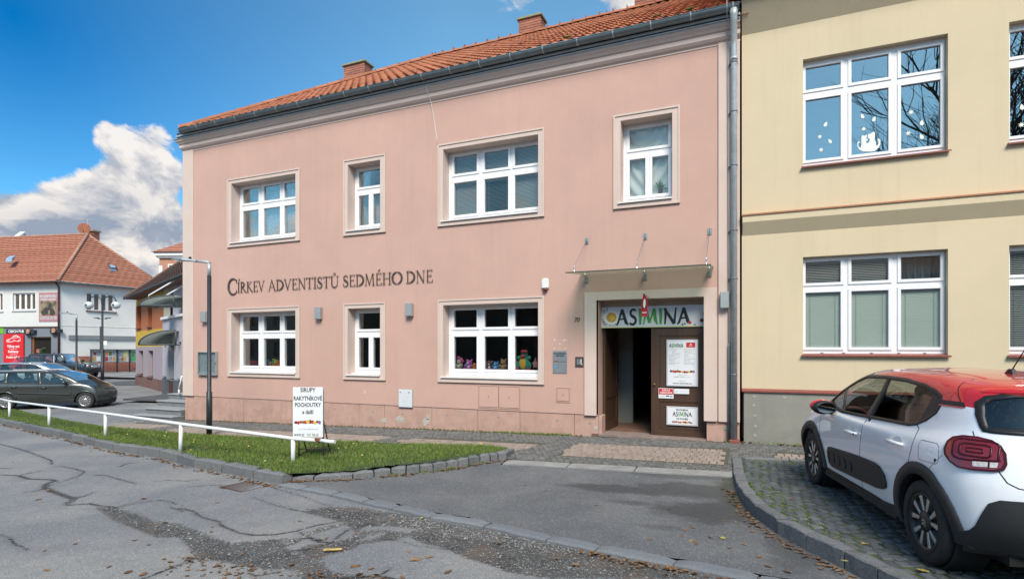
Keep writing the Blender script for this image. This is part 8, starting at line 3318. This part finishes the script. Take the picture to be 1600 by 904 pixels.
hb.ribbon([du(p) for p in [(-.558, .655, .890), (-.47, .765, .880)]], .010, DG, 'lamp_bar', 'lamp_darkred', tl, .0215, .004)
hb.patch([du(p) for p in [(-.552, .665, .879), (-.470, .766, .868), (-.480, .768, .838), (-.556, .672, .846)]], DG, 'reversing_lens', 'lamp_clear', tl, .0225, .004, .02)
hb.ribbon([du(p) for p in [(-.525, .70, .875), (-.528, .702, .84)]], .010, DG, 'lamp_bar', 'lamp_darkred', tl, .0232, .003)
# mirrors
for sy in (1, -1):
    T_ = Matrix.Translation((1.82, .955 * sy, 1.00)) @ Matrix.Rotation(R(8 * sy), 4, 'Z')
    mh = MB().ell((0.02, 0, 0), (.075, .125, .078), 16, 0, T_).build('mirror', 'trim_black', CAR)
    MB().ell((.045, .004 * sy, .012), (.066, .129, .074), 16, 0, T_).build('mirror_cap', 'paint_red', mh)
    b = MB()
    b.prism([(.100 * math.cos(2 * PI * i / 16), .056 * math.sin(2 * PI * i / 16)) for i in range(16)], -.058, -.055, 'x', 0, T_)
    b.build('mirror_glass', 'mirror_face', mh) if 'mirror_face' in MATS else b.build('mirror_glass', mat('mirror_face', (.16, .19, .19), .05, 0, metal=1.0), mh)
    MB().tube([(1.88, .90 * sy, .965), (1.90, .86 * sy, .945), (1.92, .82 * sy, .94)], [.035, .03, .035], 10).build('mirror_arm', 'trim_black', mh)
# roof details
for yv in (.47, -.47):
    pts = []
    for x in np.linspace(1.25, -.05, 12):
        p, n_, i_, t_ = hb.bvh.ray_cast(Vector((x, yv * (1 - .06 * abs(x - .6)), 3)), Vector((0, 0, -1)))
        pts.append(p + Vector((0, 0, -.003)))
    MB().tube(pts, .0075, 5).build('roof_groove', 'paint_red', CAR)
MB().prism([(.06, 0), (.0, .045), (-.035, .045), (-.055, 0)], -.018, .018, 'y').build('antenna_base', 'trim_black', CAR, .006).location = (.19, .16, 1.440)
MB().tube([(.17, .16, 1.475), (-.12, .16, 1.80)], [.005, .0025], 6).build('antenna', 'trim_black', CAR)
MB().tube([(-.63, .0, 1.10), (-.60, .30, 1.13), (-.58, .42, 1.14)], [.012, .009, .006], 6).build('rear_wiper', 'trim_black', CAR)
MB().box(-.66, -.62, -.26, .26, .74, .86).build('number_plate', 'sign_white', CAR, .003)
# cabin
MB().box(-.55, 3.0, -.60, .60, .20, .50).box(-.40, .40, -.60, .60, .50, .80).build('floor_pan', 'under_dark', CAR)
for yv in (.36, -.36):
    seat(CAR, 1.35, yv, 'seat_brown')
for yv in (.36, -.36):
    seat(CAR, .45, yv, 'seat_brown', .60)
MB().box(1.85, 2.30, -.68, .68, .62, .98).build('dashboard', 'seat_cloth', CAR, .06, seg=2)
MB().lathe([(.17, -.012), (.185, 0), (.17, .012), (.155, 0), (.17, -.012)], (0, 0, 0), 20, 'x').build('steering_wheel', 'trim_black', CAR).matrix_basis = Matrix.Translation((1.72, .36, .93)) @ Matrix.Rotation(R(-22), 4, 'Y')
MB().box(-.45, .10, -.62, .62, .93, .96).build('parcel_shelf', 'seat_cloth', CAR)
for x in (0, 2.54):
    for sy in (1, -1):
        wheel(CAR, x, .755 * sy, .315, .205, sy, 'twin', rim=.67)
        MB().lathe([(.36, -.22 * sy), (.36, 0), (.345, 0.0)], (x, .80 * sy, .33), 24, 'y', cap=False).build('wheel_well', 'under_dark', CAR)


# ------------------------------------------------------------ the parked cars on the square
def netmod(net, fn):
    return [[fn(*p) for p in row] for row in net]


def plain_car(name, label, X, Z, ang, net, paint_m, dlo, wb_, r, pillars, extra=None, nu=8, nv=6, wst='plain', rim=.66, glass='car_glass_clear', sills=.30):
    x, y = cw(X, Z)
    t = thing(name, label, 'car', (x, y, G(x)), TH + ang)
    bd = Body(net, nu, nv)
    nc = nu * 11
    hf_ = len(bd.F) // 2
    f_ = np.arange(len(bd.F)) % hf_
    fr_, fc_ = f_ // nc / nv, f_ % nc / nu
    scr = (fr_ >= 4.05) & (fr_ < 5.95) & ((fc_ < 2.75) | (fc_ > 9.2))
    sc2 = inpoly(shr(dlo, .015), 0, lambda c: (np.abs(c[:, 1]) > .45))
    cl = lambda c: np.where(c[:, 2] < sills, 1, 0)
    bd.emit('body', t, [lambda c: scr, sc2, arch(0, r + .045, r), arch(wb_, r + .045, r)], cl, [paint_m, 'plastic_grey'])
    for nm_, mk in (('windscreen', scr & (fc_ < 5)), ('rear_window', scr & (fc_ > 5))):
        o = npmesh(nm_, bd.V, bd.F[mk], glass, True, t)
        bm = bmesh.new()
        bm.from_mesh(o.data)
        bmesh.ops.remove_doubles(bm, verts=bm.verts, dist=1e-4)
        bmesh.ops.delete(bm, geom=[v for v in bm.verts if not v.link_faces], context='VERTS')
        bm.to_mesh(o.data)
        bm.free()
    bd.patch(shr(dlo, .01), SIDE, 'side_glass', glass, t, -.006, .003, .08, mirror=True)
    bd.ribbon(dlo, .035, SIDE, 'window_trim', 'trim_black', t, .004, .012, True, True)
    for pp_, w_ in pillars:
        bd.ribbon(pp_, w_, SIDE, 'door_pillar', paint_m if w_ > .1 else 'trim_black', t, .003, .01, False, True)
    for xc in (0, wb_):
        pts = [(xc + (r + .05) * math.cos(R(a)), r + (r + .05) * math.sin(R(a))) for a in range(-5, 186, 12)]
        bd.ribbon(pts, .03, SIDE, 'arch_lip', paint_m if wst != 'suv' else 'plastic_grey', t, .006, .05, False, True)
        for sy in (1, -1):
            wheel(t, xc, (.80 if wst != 'suv' else .82) * sy - .06 * sy, r, .19 if wst != 'suv' else .24, sy, 'plain', rim=rim)
    MB().box(-.7, wb_ + .28, -.58, .58, .2, .55).build('floor_pan', 'under_dark', t)
    for xx in (1.35, .45):
        for yv in (.36, -.36):
            seat(t, xx, yv, 'seat_cloth')
    if extra:
        extra(bd, t)
    return bd, t


def sx(x, rear, front):
    return x * front if x > 0 else x * rear


EN = netmod(HN, lambda x, y, z: (x + (-.38 if x < .6 else 0) * min(1, (.6 - x) / .6) - max(0, x - 2.72) * .30, y * (1 - max(0, x - 2.5) * .16), z * (.985) - max(0, x - 2.2) * .10))
EDLO = [(1.85, .93), (2.05, .965), (1.80, 1.12), (1.45, 1.30), (1.2, 1.345), (.6, 1.365), (0, 1.355), (-.40, 1.33), (-.62, 1.27), (-.45, 1.10), (-.30, 1.01), (.3, .975), (1.2, .955)]


def ex_estate(bd, t):
    for L_ in ([(1.05, .95), (1.02, .85), (1.06, .5), (1.10, .3)], [(.10, .97), (.05, .8), (.14, .66), (.28, .55)], [(2.02, .93), (2.12, .8), (2.10, .35)]):
        bd.ribbon(L_, .010, SIDE, 'shut_line', 'gap_black', t, .0015, .004, False, True)
    bd.ribbon([(2.05, .545), (1.1, .58), (.42, .61)], .045, SIDE, 'rub_strip', 'trim_black', t, .012, .014, False, True)
    for x0, z in ((1.12, .80), (.18, .845)):
        p, _ = bd.hit(x0 + .1, z, SIDE)
        for sy in (1, -1):
            MB().tube([(x0, p.y * sy, z), (x0 + .03, (p.y + .035) * sy, z), (x0 + .17, (p.y + .035) * sy, z), (x0 + .20, p.y * sy, z)], .015, 6).build('door_handle', 'paint_grey_green', t)
    for sy in (1, -1):
        MB().tube([(1.25, .60 * sy, 1.36), (1.15, .60 * sy, 1.43), (-.55, .57 * sy, 1.42), (-.7, .56 * sy, 1.34)], .018, 8).build('roof_rail', 'galvanised', t)
        mh = MB().ell((1.93, .93 * sy, .99), (.07, .11, .075), 12).build('mirror', 'paint_grey_green', t)
        MB().tube([(1.95, .9 * sy, .95), (1.98, .80 * sy, .92)], .025, 6).build('mirror_arm', 'trim_black', mh)
        bd.patch([(3.08, .655), (2.98, .79), (2.80, .845), (2.66, .862), (2.74, .795), (2.92, .70)], SIDE, 'headlamp', 'lamp_clear', t, .006, .01) if sy == 1 else None


plain_car('estate_car', 'dark grey-green estate car with roof rails, nearest of the parked cars on the square',
          (130 - 800) / F * 20.6 - 2.66, 20.6 - .50 + .86, R(12), EN, 'paint_grey_green', EDLO, 2.54, .305,
          [([(1.08, .95), (.99, 1.34)], .13), ([(-.02, .98), (-.05, 1.36)], .12)], ex_estate)


def ex_silver(bd, t):
    for L_ in ([(1.05, .95), (1.06, .5)], [(2.0, .93), (2.12, .8), (2.10, .35)]):
        bd.ribbon(L_, .010, SIDE, 'shut_line', 'gap_black', t, .0015, .004)
    bd.patch([(3.08, .70), (2.98, .84), (2.80, .90), (2.62, .93), (2.70, .85), (2.90, .76)], SIDE, 'headlamp', 'lamp_clear', t, .006, .01)
    for sy in (1, -1):
        MB().ell((1.97, .95 * sy, 1.02), (.08, .12, .08), 12).build('mirror', 'paint_silver', t)
        MB().tube([(1.3, .60 * sy, 1.47), (1.15, .60 * sy, 1.51), (-.35, .57 * sy, 1.50), (-.5, .56 * sy, 1.44)], .02, 8).build('roof_rail', 'chrome', t)


SN = netmod(EN, lambda x, y, z: (x * 1.04, y, z * 1.06))
plain_car('silver_car', 'silver compact car half hidden between the grey estate and the dark off-road car', (112 - 800) / F * 28.5 - 3.0, 28.4, R(10), SN, 'paint_silver', [(x * 1.04, z * 1.06) for x, z in EDLO], 2.64, .32,
          [([(1.1, 1.0), (1.02, 1.42)], .09), ([(-.02, 1.02), (-.05, 1.44)], .09)], ex_silver)


ON = [
    [(3.30, 0, .45), (3.28, .50, .45), (3.20, .80, .45), (3.05, .86, .45), (2.20, .88, .42), (1.60, .88, .42), (.95, .88, .42), (.40, .88, .42), (-.35, .88, .45), (-.75, .84, .48), (-.80, .50, .48), (-.80, 0, .48)],
    [(3.34, 0, .65), (3.32, .50, .65), (3.24, .84, .65), (3.08, .90, .65), (2.20, .90, .65), (1.60, .90, .65), (.95, .90, .65), (.40, .90, .65), (-.35, .90, .65), (-.80, .86, .65), (-.86, .50, .65), (-.86, 0, .65)],
    [(3.32, 0, .90), (3.30, .50, .90), (3.22, .84, .90), (3.06, .91, .90), (2.20, .92, .90), (1.60, .92, .90), (.95, .92, .90), (.40, .92, .90), (-.35, .92, .90), (-.80, .88, .90), (-.86, .50, .90), (-.86, 0, .90)],
    [(3.20, 0, 1.10), (3.18, .48, 1.10), (3.12, .76, 1.09), (3.00, .84, 1.09), (2.20, .89, 1.13), (1.60, .90, 1.14), (.95, .90, 1.14), (.40, .90, 1.14), (-.35, .90, 1.14), (-.78, .86, 1.14), (-.84, .50, 1.14), (-.84, 0, 1.14)],
    [(2.15, 0, 1.20), (2.14, .40, 1.20), (2.10, .62, 1.19), (2.02, .78, 1.18), (1.85, .84, 1.18), (1.50, .85, 1.18), (.95, .85, 1.18), (.35, .85, 1.18), (-.35, .85, 1.18), (-.76, .80, 1.18), (-.82, .45, 1.18), (-.82, 0, 1.18)],
    [(1.92, 0, 1.50), (1.91, .40, 1.50), (1.88, .58, 1.49), (1.80, .72, 1.48), (1.65, .77, 1.48), (1.35, .78, 1.48), (.90, .78, 1.48), (.33, .78, 1.48), (-.35, .78, 1.48), (-.70, .74, 1.48), (-.76, .42, 1.48), (-.76, 0, 1.48)],
    [(1.70, 0, 1.77), (1.69, .36, 1.77), (1.66, .54, 1.76), (1.58, .66, 1.75), (1.45, .70, 1.75), (1.20, .71, 1.76), (.80, .71, 1.76), (.30, .71, 1.76), (-.30, .71, 1.76), (-.62, .66, 1.75), (-.68, .38, 1.75), (-.68, 0, 1.75)],
    [(1.50, 0, 1.82), (1.48, .30, 1.82), (1.42, .46, 1.82), (1.36, .54, 1.81), (1.25, .58, 1.82), (1.05, .58, 1.82), (.70, .58, 1.82), (.28, .58, 1.82), (-.25, .58, 1.82), (-.50, .54, 1.82), (-.55, .3, 1.82), (-.55, 0, 1.82)],
    [(1.30, 0, 1.84), (1.25, 0, 1.84), (1.20, 0, 1.84), (1.10, 0, 1.84), (1.05, 0, 1.84), (.90, 0, 1.84), (.60, 0, 1.84), (.3, 0, 1.84), (0, 0, 1.84), (-.2, 0, 1.84), (-.3, 0, 1.84), (-.35, 0, 1.84)]]


def ex_suv(bd, t):
    bd.patch([(3.02, .93), (2.92, .93), (2.92, 1.00), (3.02, 1.00)], SIDE, 'indicator', mat('amber', (.70, .16, .01), .2, 0), t, .012, .02)
    MB().box(3.22, 3.46, -.88, .88, .52, .78).build('front_bumper', 'trim_black', t, .04)
    MB().tube([(3.42, -.5, .7), (3.5, -.45, 1.0), (3.5, .45, 1.0), (3.42, .5, .7)], .03, 8).build('bull_bar', 'chrome', t)
    MB().box(3.28, 3.37, -.6, .6, .82, 1.02).build('grille', 'chrome', t, .01)
    for sy in (1, -1):
        MB().lathe([(.02, .09), (.11, .07), (.12, 0)], (3.26, .60 * sy, .95), 14, 'x').build('headlamp', 'lamp_clear', t)
        MB().box(1.86, 1.98, .95 * sy - .09, .95 * sy + .09, 1.20, 1.36).build('mirror', 'trim_black', t, .02)
        MB().box(1.2, 1.24, .885 * sy - .02 * sy, .90 * sy, 1.2, 1.70).build('pillar_mark', 'sign_white', t) if sy == -1 else None
    MB().box(.0, 3.0, -.5, .5, .40, .55).build('red_undertray', 'paint_red_far', t)


plain_car('off_road_car', 'tall dark navy off-road car with amber indicator at the back of the parked row', (124 - 800) / F * 39.2 - 2.75, 39.6, R(4), ON, 'paint_navy',
          [(1.82, 1.22), (1.90, 1.23), (1.72, 1.52), (1.50, 1.70), (.6, 1.71), (-.45, 1.71), (-.58, 1.5), (-.62, 1.24), (.6, 1.22)], 2.70, .37,
          [([(1.12, 1.2), (1.10, 1.72)], .12), ([(.20, 1.2), (.20, 1.72)], .12)], ex_suv, wst='suv', rim=.55, sills=.60)
plain_car('red_car', 'bright red car almost hidden behind the dark off-road car', (103 - 800) / F * 42.6 - 3.0, 43.0, R(4), EN, 'paint_red_far', EDLO, 2.54, .305, [([(1.08, .95), (.99, 1.34)], .09)])
